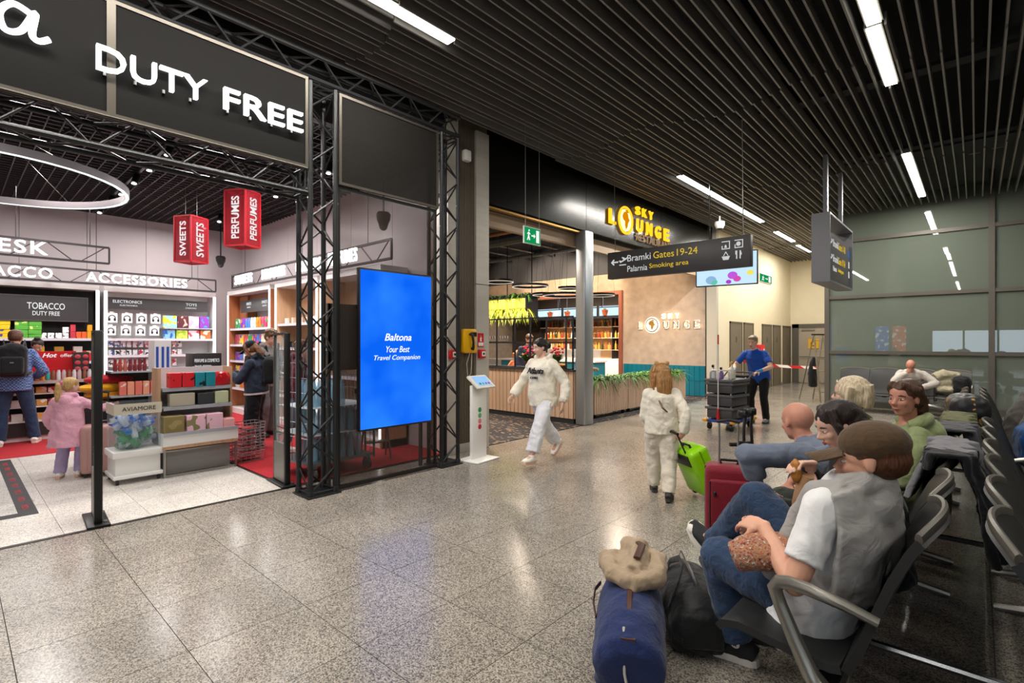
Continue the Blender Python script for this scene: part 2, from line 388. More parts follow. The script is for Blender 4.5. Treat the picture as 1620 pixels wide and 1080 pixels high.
# ---- ceiling of the hall with slats
ceil = MB().b2(FX - .1, 9, -14, 22, 5.9, 6.0).obj('ceiling', BLACK, smooth=0); struct(ceil, 'black open ceiling with hanging grey slats')
SLAT = mat('slat_grey', '#8f8b86', .45, .2, var=.08, vscale=3, rand=.12)
SP, SZ = .1255, 4.65
secs = [(-1.2, 2.9), (2.9, 6.95), (6.95, 11.0), (11.0, 14.78)]
slat_me = {}
nsl = 0
for k in range(58):
    x = -5.30 + k * SP
    for q, (a, b_) in enumerate(secs):
        if x < -2.8 and q == 3: b_ = 18.4
        sh = (.25 if (k // 1) % 2 else 0.) if q else 0.
        a2 = a + (.18 * math.sin(k * .35)) * (q > 0); b2_ = b_ + (.18 * math.sin(k * .35)) * (q < 3)
        if not (in_view(x, b2_, SZ, 60) or in_view(x, a2, SZ, 60) or in_view(x, (a2 + b2_) / 2, SZ, 60)): continue
        dz = .028 * ((q + k) % 2)
        runs = [(a2, b2_ - .012)]
        for (lx, la, lb) in HALL_STRIPS:        # the lamps sit in gaps cut out of the slats
            if abs(x - lx) < .10: runs = [r_ for (p0, p1) in runs for r_ in ((p0, min(p1, la - .04)), (max(p0, lb + .04), p1)) if r_[1] - r_[0] > .05] if any(p0 < lb and p1 > la for p0, p1 in runs) else runs
        for (p0, p1) in runs: MB().b2(x - .0095, x + .0095, p0, p1, SZ + dz, SZ + .13 + dz).obj('slat', SLAT, ceil, smooth=0); nsl += 1
    if x < -2.8: MB().b2(x - .0095, x + .0095, 18.42, 22, SZ, SZ + .13).obj('slat', SLAT, ceil, smooth=0); nsl += 1
mb = MB()
for k in range(58):
    x = -5.30 + k * SP
    mb.b2(x - .0095, x + .0095, -14, -1.25, SZ, SZ + .13)
for k in range(58, 110):
    x = -5.30 + k * SP
    mb.b2(x - .0095, x + .0095, -14, 14.78, SZ, SZ + .13)
o = mb.obj('far_slats', SLAT, ceil, smooth=0); o['kind'] = 'stuff'
# ducts, cable trays above the slats
DUCT = mat('duct_dark', '#26262a', .5, .6); TRAY = mat('tray_grey', '#3b3a3a', .6, .4)
for (x, y0, y1, r, z) in ((.2, 3, 10, .22, 5.5), (-2.6, 0, 14, .16, 5.55)):
    MB().tube([(x, y0, z), (x + .35, (y0 + y1) / 2, z), (x, y1, z)], r, 14).obj('duct', DUCT, ceil)
for (x0, x1, y, z) in ((-5, 3, 8.6, 5.15), (-5, 3, 12.1, 5.2), (-5, 3, 4.3, 5.2)):
    MB().b2(x0, x1, y, y + .22, z, z + .05).obj('cable_tray', TRAY, ceil, smooth=0)
for (x0, x1, y0, y1) in ((.5, .75, 9.4, 9.48), (.2, .38, 12.1, 12.16), (-.1, .05, 12.2, 12.26)):
    MB().b2(x0, x1, y0, y1, 4.9, 4.93).obj('bracket', mat('bracket_pale', '#8d877c', .5), ceil, smooth=0)
# ---- walls of the hall
CREAM = mat('cream_plaster', '#e6dbc0', .75, var=.03, vscale=3)
GREYW = mat('grey_plaster', '#b9b2a4', .8, var=.04, vscale=2)
wl = struct(MB().b2(-5.6, -5.35, 14.45, 22.1, 0, 5.9).obj('wall_left', CREAM, smooth=0), 'cream wall of the corridor with grey doors')
struct(MB().b2(-5.6, -2.7, 22, 22.2, 0, 5.9).obj('wall_back', CREAM, smooth=0), 'cream end wall of the corridor')
struct(MB().b2(-2.8, -2.7, 14.95, 22.2, 0, 5.9).obj('wall_corridor', CREAM, smooth=0), 'cream side wall behind the glass partition')
struct(MB().b2(9, 9.2, -14, 15, 0, 5.9).obj('wall_right', GREYW, smooth=0), 'far side wall of the hall')
struct(MB().b2(-5.6, FX, -14, -3, 0, 5.9).obj('wall_front', GREYW, smooth=0), 'hall wall beyond the shop')
MB().b2(-5.352, -5.335, 14.45, 22, 0, .08).obj('baseboard_left', mat('base_grey', '#8d877b', .6), smooth=0)['kind'] = 'structure'
# wall behind the camera: window band to the apron, seen mirrored in the glass partition
wr = struct(MB().b2(-5.6, 9, -14.2, -14, 0, .9).b2(-5.6, 9, -14.2, -14, 2.3, 5.9).b2(-5.6, -2.2, -14.2, -14, .9, 2.3).obj('wall_rear', GREYW, smooth=0), 'rear wall of the hall with windows to the apron')
FRAME_D = mat('frame_dark', '#33302c', .5)
DAY = emis('daylight_sky', (.72, .86, 1.0), 4.2)
for k in range(7):
    x0 = -2.2 + k * 1.6
    w = struct(MB().b2(x0 + .05, x0 + 1.55, -14.16, -14.12, .9, 2.3).obj('window_%d' % (k + 1), DAY, smooth=0), 'daylight window to the apron behind the waiting area')
    MB().b2(x0 - .05, x0 + .05, -14.2, -13.98, .9, 2.3).obj('window_frame', DARK, w, smooth=0)
for k, (x0, c1, c2, lab) in enumerate(((-5.3, '#2f62c8', '#dfe8f4', 'blue'), (-4.35, '#d8503c', '#f0e0d8', 'red'))):
    o = thing('poster_lightbox', lab + ' advertising lightbox on the rear wall, mirrored in the glass partition', 'poster', (x0 + .45, -13.99, .7)); MB().b2(-.42, .42, -.01, .06, 0, 2.0).obj('case', FRAME_D, o, smooth=0)
    m_ = bpy.data.materials.new('poster' + lab); t, n, l = nt(m_); n.remove(n['Principled BSDF']); e = n.new('ShaderNodeEmission'); tc = n.new('ShaderNodeTexCoord'); no = n.new('ShaderNodeTexNoise'); no.inputs['Scale'].default_value = 3.5; l.new(tc.outputs['Object'], no.inputs['Vector']); cr = n.new('ShaderNodeValToRGB'); cr.color_ramp.interpolation = 'CONSTANT'; cr.color_ramp.elements[0].color = (*hx(c1), 1); cr.color_ramp.elements[1].color = (*hx(c2), 1); cr.color_ramp.elements[1].position = .55; l.new(no.outputs['Fac'], cr.inputs[0]); l.new(cr.outputs[0], e.inputs[0]); e.inputs[1].default_value = 2.2; l.new(e.outputs[0], n['Material Output'].inputs[0])
    MB().b2(-.38, .38, .06, .065, .04, 1.96).obj('picture', m_, o, smooth=0)
# ---- glass partition Y 14.81
GL = mat('grey_green_glass', '#6a7267', .012, spec=.9)
FRAMEM = mat('partition_frame', '#5f5a52', .45, .3)
gw = struct(MB().b2(-2.8, 9, 14.85, 14.95, 0, 5.9).obj('wall_glass', mat('partition_back', '#7f867c', .8), smooth=0), 'grey green lacquered glass partition with metal frame')
mull = [-2.77, .24, 3.25, 6.26, 9.2]; bars = [.0, 1.31, 2.66, 4.03, 5.0]
for i in range(4):
    for j in range(4):
        if j == 3 and i > 1: continue
        MB().b2(mull[i] + .035, mull[i + 1] - .035, 14.815, 14.85, bars[j] + (.035 if j else .14), bars[j + 1] - .035).obj('glass_pane', GL, gw, smooth=0)
for i, x in enumerate(mull[:3]): MB().b2(x - .05, x + .05, 14.76, 14.86, 0, 5.2).obj('mullion', FRAMEM, gw, smooth=0)
for z in bars[1:4]: MB().b2(-2.8, 9, 14.77, 14.86, z - .04, z + .04).obj('transom', FRAMEM, gw, smooth=0)
MB().b2(-2.8, 9, 14.78, 14.86, 0, .14).obj('sill', FRAMEM, gw, smooth=0)
# ---- corridor doors
DOORM = mat('door_grey', '#6f675a', .5, var=.04, vscale=4); STEEL = mat('steel', '#9a9894', .3, .9)
for k, (y0, y1) in enumerate(((15.36, 16.40), (16.56, 17.47), (18.40, 19.45), (19.63, 20.55), (20.90, 21.92))):
    d = struct(MB().b2(-5.36, -5.325, y0 + .05, y1 - .05, .02, 2.12).obj('door_%d' % (k + 1), DOORM, smooth=0), 'grey door in the cream corridor wall')
    MB().b2(-5.36, -5.315, y0, y0 + .05, 0, 2.17).b2(-5.36, -5.315, y1 - .05, y1, 0, 2.17).b2(-5.36, -5.315, y0, y1, 2.12, 2.17).obj('door_frame', mat('door_frame', '#5a5348', .5), d, smooth=0)
    MB().tube([(-5.325, y1 - .14, 1.02), (-5.27, y1 - .14, 1.02), (-5.27, y1 - .27, 1.02)], .011, 6).obj('door_handle', STEEL, d)
    if k != 4:
        MB().b2(-5.326, -5.322, (y0 + y1) / 2 - .05, (y0 + y1) / 2 + .05, 1.55, 1.72).obj('pictogram', mat('picto_dark', '#453f37', .5), d, smooth=0)
ed = struct(MB().b2(-5.05, -3.75, 21.95, 22.0, .02, 2.1).obj('door_6', mat('end_door', '#a59a8b', .35), smooth=0), 'pale double door at the end of the corridor')
MB().b2(-5.28, -5.05, 21.93, 22, 0, 2.25).b2(-5.28, -3.5, 21.93, 22, 2.1, 2.25).b2(-3.75, -3.5, 21.93, 22, 0, 2.25).obj('door_frame', FRAMEM, ed, smooth=0)
MB().box((-4.55, 21.93, 1.5), (.36, .02, .36)).obj('warning_sign', mat('warn_yellow', '#e2a91c', .5), ed, smooth=0)
MB().tube([(-4.55 + .08 * math.cos(a * .785), 21.915, 1.5 + .08 * math.sin(a * .785)) for a in range(8)], .014, 6, closed=True).obj('warning_symbol', mat('print_black', '#151515', .6), ed)
MB().tube([(-5.0, 21.88, 1.03), (-3.9, 21.88, 1.03)], .02, 8).obj('push_bar', STEEL, ed)
MB().b2(-4.95, -4.5, 21.9, 21.95, 2.0, 2.07).obj('door_closer', STEEL, ed, smooth=0)
# ================================================================ SHOP FRONT
CHAR_ = mat('board_grey', '#3c3a38', .6)
TRUSS = mat('truss_black', '#2a2b2c', .42, .55); BOLT = mat('bolt_steel', '#a8a59c', .3, .9)
def truss(root, a, b, w, h, side, r=.026, rb=.010, pitch=.27, bolts=True):
    """box truss along a->b; section w along side x h along the other normal. a, b = centre line"""
    a, b = Vector(a), Vector(b); d = (b - a); L = d.length; d.normalize(); s_ = Vector(side).normalized(); u = d.cross(s_).normalized()
    cs = [(i * w / 2, j * h / 2) for i, j in ((-1, -1), (1, -1), (1, 1), (-1, 1))]
    for (p, q) in cs: MB().cyl(a + s_ * p + u * q, b + s_ * p + u * q, r, 10).obj('chord', TRUSS, root)
    n = max(2, round(L / pitch)); st = L / n
    cache = {}
    for k in range(4):
        p0, p1 = cs[k], cs[(k + 1) % 4]
        for i in range(n):
            q0, q1 = (p0, p1) if (i + k) % 2 else (p1, p0)
            A = a + d * (i * st + .02) + s_ * q0[0] + u * q0[1]; B = a + d * ((i + 1) * st - .02) + s_ * q1[0] + u * q1[1]
            MB().cyl(A, B, rb, 6).obj('brace', TRUSS, root)
        for e in (0.02, L - .02):
            MB().cyl(a + d * e + s_ * p0[0] + u * p0[1], a + d * e + s_ * p1[0] + u * p1[1], rb, 6).obj('end_rung', TRUSS, root)
def tower(y0, label):
    x0, x1, w = -5.18, -4.93, .25
    o = thing('truss_tower', label, 'truss', ((x0 + x1) / 2, y0 + .135, 0), group='black truss towers of the shop front')
    truss(o, (0, 0, .02), (0, 0, 4.17), .25, .27, (1, 0, 0))
    MB().rbox((0, 0, .008), (.36, .36, .016), .007).obj('base_plate', TRUSS, o)
    for (i, j) in ((-1, -1), (1, -1), (1, 1), (-1, 1)):
        MB().lathe([(.035, .016), (.035, .05), (.028, .07)], (i * .125, j * .135, 0), 10).obj('foot_coupler', TRUSS, o)
        for z in (3.0, 3.3, 4.15):
            MB().cyl((i * .125, j * .135 - .03, z), (i * .125, j * .135 + .03, z), .008, 6).obj('bolt', BOLT, o)
    return o
tower(2.435, 'black truss tower between the shop entrance and the blue screen')
tower(4.13, 'narrow black truss tower beside the white feedback kiosk')
for (z, lab, y0, y1) in ((3.165, 'lower black truss beam under the large duty free sign', -1.2, 2.40), (4.32, 'upper black truss beam above the large duty free sign', -1.2, 4.42)):
    o = thing('truss_beam', lab, 'truss', (-5.05, y0, z), group='horizontal truss beams of the shop front')
    truss(o, (0, 0, 0), (0, y1 - y0, 0), .25, .24, (1, 0, 0), r=.024)
# black wall above the front and inside soffit
struct(MB().b2(-5.62, FX, -3, 4.8, 4.5, 5.9).obj('wall_front', BLACK, smooth=0), 'black wall above the shop front')
# perforated sign panels
def mesh_mat(name, c, op, scale):
    m = bpy.data.materials.new(name); t, n, l = nt(m); b = n['Principled BSDF']; b.inputs['Base Color'].default_value = (*hx(c), 1); b.inputs['Roughness'].default_value = .1 if 'glass' in name else .75; b.inputs['Specular IOR Level'].default_value = .5 if 'glass' in name else .12
    b.inputs['Alpha'].default_value = op; MATS[name] = m; return m
PERF = mesh_mat('perforated_black', '#121110', .985, 90); PERF2 = mesh_mat('perforated_grey', '#1f1d1b', .82, 90); TINT = mesh_mat('tinted_glass', '#3a302b', .36, 1)
PFR = mat('panel_frame', '#4f4a43', .4, .6); PFD = mat('panel_frame_dark', '#282725', .4, .6)
def panel(label, y0, y1, z0, z1, m, fm, x=-4.915, fr=.028, name='sign_panel', bars=()):
    o = thing(name, label, 'panel', (x, (y0 + y1) / 2, z0)); W = (y1 - y0) / 2; H = z1 - z0
    MB().b2(-.004, .004, -W + fr, W - fr, fr, H - fr).obj('sheet', m, o, smooth=0)
    MB().b2(-.012, .014, -W, -W + fr, 0, H).b2(-.012, .014, W - fr, W, 0, H).b2(-.012, .014, -W + fr, W - fr, 0, fr).b2(-.012, .014, -W + fr, W - fr, H - fr, H).obj('frame', fm, o, smooth=0)
    for z in bars: MB().b2(-.01, .012, -W + fr, W - fr, z - z0 - .016, z - z0 + .016).obj('rail', fm, o, smooth=0)
    return o
panel('black perforated sign panel behind the script lettering', -.75, .842, 3.285, 4.185, PERF, PFR)
panel('black perforated sign panel behind the words DUTY FREE', .842, 2.40, 3.285, 4.185, PERF, PFR)
panel('dark mesh panel above the tinted glass beside the tower', 2.735, 4.06, 3.2, 4.15, PERF2, PFR, name='mesh_panel')
gpn = panel('tinted glass panel behind the blue advertising screen', 2.735, 4.06, .02, 3.195, TINT, PFD, name='glass_panel', fr=.03, x=-4.955)
MB().b2(-.02, .03, -.66, .66, 0, .035).obj('foot_rail', PFD, gpn, smooth=0)
WHITE_L = emis('sign_white', (1, 1, 1), 2.6)
LSIDE = mat('letter_side', '#d8d8d6', .5)
sg = thing('shop_sign', 'illuminated white letters DUTY FREE on the black panel', 'sign', (-4.88, 1.55, 3.6))
inv = Matrix.Translation((4.88, -1.55, -3.6))
def signletters(s, y0, y1, z0, z1, parent, x=-4.885, **k):
    out = letters(s, (x, y0, z0), (0, 1, 0), (0, 0, 1), y1 - y0, z1 - z0, WHITE_L, parent, depth=.04, **k)
    for o in out: o.location = -Vector(parent.location)
    return out
signletters('DUTY', .745, 1.49, 3.60, 3.785, sg, bold=.002)
signletters('FREE', 1.62, 2.325, 3.60, 3.785, sg, bold=.002)
for k in range(8):
    y = .80 + k * .095 * 2 + (.1 if k > 3 else 0)
    MB().cyl((-.02, y - 1.55, -.02), (-.02, y - 1.55, .01), .012, 8).obj('stud', STEEL, sg)
sg2 = thing('shop_sign', 'illuminated white script letters at the left end of the black panel', 'sign', (-4.88, .2, 3.6))
def script_letter(pts, r): return MB().tube([(-4.86 + 4.88, y - .2, z - 3.6) for (y, z) in pts], r, 8, flat=1.)
def bez(p, n=10):
    out = []
    P4 = [Vector((*q, 0)) for q in p]
    for i in range(len(P4) - 1):
        p0, p1, p2, p3 = P4[max(i - 1, 0)], P4[i], P4[i + 1], P4[min(i + 2, len(P4) - 1)]
        for k in range(n):
            t_ = k / n; q = .5 * ((2 * p1) + (p2 - p0) * t_ + (2 * p0 - 5 * p1 + 4 * p2 - p3) * t_ ** 2 + (3 * p1 - p0 - 3 * p2 + p3) * t_ ** 3); out.append((q.x, q.y))
    out.append((P4[-1].x, P4[-1].y)); return out
script_letter(bez([(-.06, 3.72), (-.03, 3.86), (0, 3.68), (.05, 3.85), (.10, 3.86), (.11, 3.74), (.13, 3.68), (.19, 3.70)]), .021).obj('letter', WHITE_L, sg2)
script_letter(bez([(.40, 3.83), (.30, 3.865), (.235, 3.78), (.26, 3.675), (.34, 3.70), (.41, 3.85), (.395, 3.70), (.43, 3.665), (.485, 3.70)]), .021).obj('letter', WHITE_L, sg2)
# cable rail under the panel
MB().tube([(-4.88, -.7, 3.27), (-4.88, 2.38, 3.27)], .012, 6).obj('cable_rail', PFR, sg2, loc=(4.88, -.2, -3.6))
# ---- blue advertising screen
m = bpy.data.materials.new('screen_blue'); t, n, l = nt(m); n.remove(n['Principled BSDF']); e = n.new('ShaderNodeEmission'); tc = n.new('ShaderNodeTexCoord')
no = n.new('ShaderNodeTexNoise'); no.inputs['Scale'].default_value = 1.6; l.new(tc.outputs['Object'], no.inputs['Vector'])
cr = n.new('ShaderNodeValToRGB'); cr.color_ramp.elements[0].color = (*hx('#0a62f0'), 1); cr.color_ramp.elements[1].color = (*hx('#2c86ff'), 1); cr.color_ramp.elements[0].position = .35; cr.color_ramp.elements[1].position = .7
l.new(no.outputs['Fac'], cr.inputs[0]); l.new(cr.outputs[0], e.inputs[0]); e.inputs[1].default_value = 1.0; l.new(e.outputs[0], n['Material Output'].inputs[0]); SCR = m
sc_ = thing('advertising_screen', 'tall blue advertising screen with white slogan in front of tinted glass', 'screen', (-4.84, 3.42, .61))
MB().rbox((-.03, 0, .87), (.05, .985, 1.75), .006).obj('housing', mat('screen_black', '#0c0c0d', .35), sc_)
MB().b2(-.006, -.002, -.475, .475, .015, 1.725).obj('display', SCR, sc_, smooth=0)
for z in (.4, 1.3): MB().b2(-.08, -.05, -.5, .5, z, z + .05).obj('bracket', PFD, sc_, smooth=0)
TXT = emis('screen_text', (1, 1, 1), 1.05)
SERIF = dict(shear=.28)
for (s, y0, y1, z0, z1, bo) in (('Baltona', -.175, .185, .965, 1.045, .012), ('Your Best', -.155, .16, .835, .905, .0), ('Travel Companion', -.31, .31, .735, .805, .0)):
    word('slogan', s, (-.002, y0, z0), (0, 1, 0), (0, 0, 1), y1 - y0, z1 - z0, TXT, sc_, depth=.002, bold=bo, **SERIF)
bp_ = thing('backing_board', 'dark grey board behind the tinted glass and the blue screen', 'board', (-5.2, 3.4, 0)); MB().b2(-.012, .012, -.64, .64, 1.25, 1.98).obj('board_sheet', CHAR_, bp_, smooth=0)
for y in (-.62, .62): MB().b2(-.03, .012, y - .015, y + .015, 0, 1.98).obj('board_post', CHAR_, bp_, smooth=0)
# ---- steel column between shop and restaurant, with fluted recess
BRUSH = mat('brushed_steel', '#cdc8be', .38, .3, var=.06, vscale=2, stretch=(1, 1, 12)); FLUTE = mat('flute_bronze', '#74695a', .45, .3)
cl = struct(MB().b2(-5.9, -5.42, 4.72, 5.42, 0, 5.6).obj('column_core', FLUTE, smooth=0), 'steel clad column between the shop and the restaurant')
MB().b2(-5.62, -5.38, 4.62, 4.80, 0, 4.64).obj('cladding_panel', BRUSH, cl, smooth=0)
MB().b2(-5.62, -5.38, 5.16, 5.42, 0, 2.4).obj('cladding_panel', BRUSH, cl, smooth=0)
MB().b2(-5.62, -5.38, 5.16, 5.42, 2.41, 4.64).obj('cladding_panel', BRUSH, cl, smooth=0)
for k in range(11): MB().b2(-5.43, -5.405, 4.815 + k * .031, 4.833 + k * .031, 0, 4.64).obj('rib', FLUTE, cl, smooth=0)
MB().b2(-5.42, -5.39, 4.66, 5.42, 0, .12).obj('plinth', BRUSH, cl, smooth=0)
MB().rbox((-5.36, 4.95, 4.2), (.09, .12, .16), .02).obj('siren', mat('white_plastic', '#e4e2dd', .4), cl)
# phone, fire alarms, kiosk
YEL = mat('phone_yellow', '#f0b50c', .3); BLK = mat('black_plastic', '#141414', .35); RED = mat('red_plastic', '#c8151d', .35)
ph = thing('wall_telephone', 'yellow wall telephone with black handset on the fluted column', 'telephone', (-5.40, 4.985, 1.41))
MB().rbox((.05, 0, .165), (.10, .25, .345), .03, seg=3).obj('body', YEL, ph)
MB().tube([(.115, -.03, .27), (.15, -.02, .24), (.155, -.01, .16), (.14, .005, .08), (.115, .01, .05)], [.026, .02, .016, .02, .028], 10).obj('handset', BLK, ph)
MB().box((.102, .055, .26), (.01, .09, .06)).obj('display', BLK, ph)
for i in range(4):
    for j in range(3): MB().box((.102, .045 + j * .025, .20 - i * .028), (.008, .016, .016)).obj('key', mat('key_grey', '#cfcabb', .4), ph, smooth=0)
MB().tube([(.06, .01, .0), (.07, -.06, -.15), (.06, -.03, -.36), (.05, .04, -.3), (.05, .06, 0)], .006, 6).obj('cord', mat('cord_pale', '#cfc9bb', .5), ph)
for (y, lab) in ((4.69, 'small red fire alarm call point left of the yellow telephone'), (5.25, 'small red fire alarm call point right of the yellow telephone')):
    fa = thing('fire_alarm_button', lab, 'fire alarm', (-5.38, y, 1.33))
    MB().rbox((.025, 0, .06), (.05, .13, .13), .012).obj('case', RED, fa); MB().box((.052, .01, .06), (.006, .07, .07)).obj('plate', mat('plate_white', '#eeeae4', .4), fa, smooth=0)
    MB().cyl((.054, .01, .06), (.058, .01, .06), .018, 12).obj('button', BLK, fa)
fs = thing('fire_sign', 'small red and white sign above the right fire alarm button', 'sign', (-5.38, 5.245, 1.50))
MB().box((.004, 0, .09), (.008, .115, .20)).obj('plate', RED, fs, smooth=0); MB().box((.009, 0, .03), (.002, .1, .05)).obj('caption', mat('plate_white', '#eeeae4', .4), fs, smooth=0)
MB().prism([(-.02, 0), (.02, 0), (.005, .04), (.02, .04), (-.012, .1), (-.002, .055), (-.02, .055)], .002, frame((.009, 0, .07), (0, 1, 0), (0, 0, 1))).obj('symbol', mat('plate_white', '#eeeae4', .4), fs, smooth=0)
KW = mat('kiosk_white', '#e9e8e4', .35); KS = mat('kiosk_stone', '#d8d4c8', .5)
kz = thing('feedback_kiosk', 'white feedback kiosk with tablet and four round face stickers', 'kiosk', (-4.90, 4.74, 0), R(6))
MB().rbox((0, 0, .01), (.36, .46, .02), .008).obj('base_plate', KW, kz)
MB().rbox((-.02, .02, .50), (.05, .30, .98), .012).obj('column', KW, kz)
Mt = Matrix.Rotation(R(38), 3, 'Y')
MB().rbox((.03, .02, 1.03), (.25, .38, .035), .016, M=Mt).obj('tablet_case', KS, kz)
MB().box((.043, .02, 1.047), (.17, .28, .004), M=Mt).obj('tablet_screen', emis('kiosk_screen', (.35, .62, 1), .9), kz)
for i, c_ in enumerate(('#1f7a54', '#35a08e', '#7a5fa8', '#a8285a')):
    MB().cyl(Mt @ Vector((.055, -.09 + i * .06, .003)) + Vector((.043, .02, 1.047)), Mt @ Vector((.055, -.09 + i * .06, .006)) + Vector((.043, .02, 1.047)), .02, 12).obj('screen_icon', mat('ic' + c_, c_, .5), kz)
for i, c_ in enumerate(('#2b9a57', '#5fb878', '#e8859a', '#d02345')):
    z = .66 - i * .075; st_ = MB().cyl((.005, .02, z), (.007, .02, z), .034, 20).obj('sticker', mat('st' + c_, c_, .5), kz)
    ink = mat('ink' + c_, tuple(v * .45 for v in hx(c_)), .5)
    MB().tube([(.008, .02 + .016 * math.cos(R(a)), z - (.004 if i < 2 else .022) + (-1 if i < 2 else 1) * .014 * math.sin(R(a))) for a in range(10, 171, 20)], .0022, 5).obj('mouth', ink, st_)
    for e in (-.011, .011): MB().ell((.008, .02 + e, z + .01), (.002, .004, .004), seg=8, rg=5).obj('eye', ink, st_)
# ================================================================ RESTAURANT FASCIA AND SIGNS
FASC = mat('fascia_black', '#121210', .22, .1, spec=.35); WOODL = mat('lintel_wood', '#b99f84', .55, var=.12, vscale=5, stretch=(1, .2, 6))
fsc = struct(MB().b2(-5.62, -5.5, 5.42, 14.45, 3.68, 5.9).obj('wall_fascia', BLACK, smooth=0), 'glossy black fascia above the restaurant front')
for (a, b_) in ((5.42, 8.1), (8.11, 11.2), (11.21, 14.44)): MB().b2(-5.5, FX, a, b_, 3.66, 5.2).obj('fascia_panel', FASC, fsc, smooth=0)
MB().b2(-5.56, -5.48, 5.42, 8.0, 3.60, 3.63).obj('gold_strip', mat('gold_strip', '#b98e46', .3, .8), fsc, smooth=0)
MB().b2(-5.75, -5.66, 5.42, 14.4, 3.38, 3.62).obj('lintel', WOODL, fsc, smooth=0)
MB().b2(-5.86, -5.62, 5.42, 14.4, 3.62, 3.68).obj('track', DARK, fsc, smooth=0)
rcg = MB().rbox((-5.5, 8.11, 1.83), (.22, .30, 3.66), .03, seg=3).obj('column_post', mat('post_steel', '#a7acb0', .35, .7)); struct(rcg, 'round edged steel post at the restaurant counter corner')
GOLD = emis('logo_gold', '#ffb51e', 1.6); GOLDW = emis('logo_face', '#ffe9b0', 1.5)
lg = thing('restaurant_sign', 'glowing yellow SKY LOUNGE letters with globe on the black fascia', 'sign', (-5.44, 10.2, 3.9))
def off(lst, p):
    for o in lst: o.location = -Vector(p.location)
off(letters('L', (-5.44, 8.86, 3.94), (0, 1, 0), (0, 0, 1), .24, .29, GOLD, lg, depth=.04, bold=.02), lg)
for k, c_ in enumerate('SKY'): off(letters(c_, (-5.44, 9.93 + k * .30, 4.31), (0, 1, 0), (0, 0, 1), .19, .18, GOLD, lg, depth=.04, bold=.02), lg)
for k, c_ in enumerate('UNGE'): off(letters(c_, (-5.44, 9.99 + k * .43, 3.945), (0, 1, 0), (0, 0, 1), .25, .28, GOLD, lg, depth=.04, bold=.02), lg)
off(letters('RESTAURANT', (-5.44, 9.98, 3.76), (0, 1, 0), (0, 0, 1), 1.75, .16, emis('logo_dim', '#c9a27a', .55), lg, depth=.015), lg)
def globe(parent, c, r, right, ring_m, face_m, land_m, depth=.03):
    right = Vector(right); up = Vector((0, 0, 1)); nrm = right.cross(up); c = Vector(c)
    def pt(a, b_, d): return c + right * a + up * b_ + nrm * d
    MB().tube([pt(r * math.cos(a * .1963), r * math.sin(a * .1963), .01) for a in range(32)], r * .09, 8, closed=True).obj('ring', ring_m, parent)
    MB().cyl(pt(0, 0, -.005), pt(0, 0, .008), r * .86, 32).obj('disc', face_m, parent)
    af = [(-.30, .62), (-.05, .70), (.30, .55), (.38, .25), (.56, .08), (.30, -.20), (.22, -.5), (.02, -.72), (-.12, -.4), (-.10, -.10), (-.42, .05), (-.52, .30)]
    MB().prism([(x * r * .95, y * r * .95) for x, y in af], .012, frame(pt(0, 0, .009), right, up)).obj('continent', land_m, parent, smooth=0)
    MB().prism([(x * r, y * r) for x, y in ((-.1, .78), (.2, .82), (.45, .62), (.2, .6))], .012, frame(pt(0, 0, .009), right, up)).obj('continent', land_m, parent, smooth=0)
globe(lg, (-5.43 + 5.44, 9.51 - 10.2, 4.10 - 3.9), .27, (0, 1, 0), GOLD, GOLDW, emis('logo_land', '#e08a00', .9))
# ---- hanging direction sign
SGN = mat('sign_anthracite', '#3b3839', .45); SW = emis('sign_print_white', (.9, .9, .9), .62); SY = emis('sign_print_yellow', '#e8c63a', .75); WIRE = mat('wire', '#8d8a84', .4, .8)
bs = thing('hanging_sign', 'dark hanging sign to gates 19-24 and the smoking area', 'sign', (-3.29, 7.1, 2.565))
MB().rbox((0, .06, .21), (2.17, .12, .42), .008).obj('case', SGN, bs)
rt, up_ = (1, 0, 0), (0, 0, 1)
def bw(s, u0, u1, z0, z1, m_, **k): word('lettering', s, (u0 * 2.17 - 1.085, -.001, z0), rt, up_, (u1 - u0) * 2.17, z1 - z0, m_, bs, depth=.002, **k)
bw('Bramki', .165, .345, .245, .345, SW); bw('Gates', .365, .515, .245, .345, SY); bw('19-24', .535, .675, .245, .345, SY)
bw('Palarnia', .165, .32, .085, .175, SW); bw('Smoking area', .335, .615, .085, .175, SY)
def poly(pts, org, m_, name='pictogram', t_=.002, parent=None, right=rt): MB().prism(pts, t_, frame(org, right, up_)).obj(name, m_, parent or bs, smooth=0)
poly([(0, 0), (.05, .05), (.066, .034), (.043, .011), (.13, .011), (.13, -.011), (.043, -.011), (.066, -.034), (.05, -.05)], (-1.02, -.001, .255), SW, 'arrow')
poly([(0, .03), (.03, .03), (.05, .02), (.085, .04), (.05, .075), (.07, .08), (.125, .055), (.165, .085), (.14, .04), (.03, -.01)], (-.88, -.001, .245), SW); poly([(0, 0), (.12, 0), (.12, .015), (0, .015)], (-.87, -.001, .195), SW)
for (x, z) in ((.715, .255), (.885, .255)):
    for (a, b_, c_, d_) in ((0, .11, 0, .012), (0, .11, .098, .11), (0, .012, .0, .05), (.098, .11, 0, .11)): poly([(a, c_), (b_, c_), (b_, d_), (a, d_)], (x, -.001, z), SW, 'pictogram_frame')
poly([(.035, .02), (.07, .02), (.06, .06), (.045, .06)], (.715, -.001, .255), SW); poly([(.03 + .03 * math.cos(a * .5236) + .02, .055 + .03 * math.sin(a * .5236)) for a in range(12)], (.885, -.001, .255), SW)
poly([(.02, .0), (.09, 0), (.11, .05), (0, .05)], (.715, -.001, .11), SW); poly([(.02, .055), (.03, .055), (.055, .1), (.08, .055), (.09, .055), (.06, .112), (.05, .112)], (.715, -.001, .11), SW)
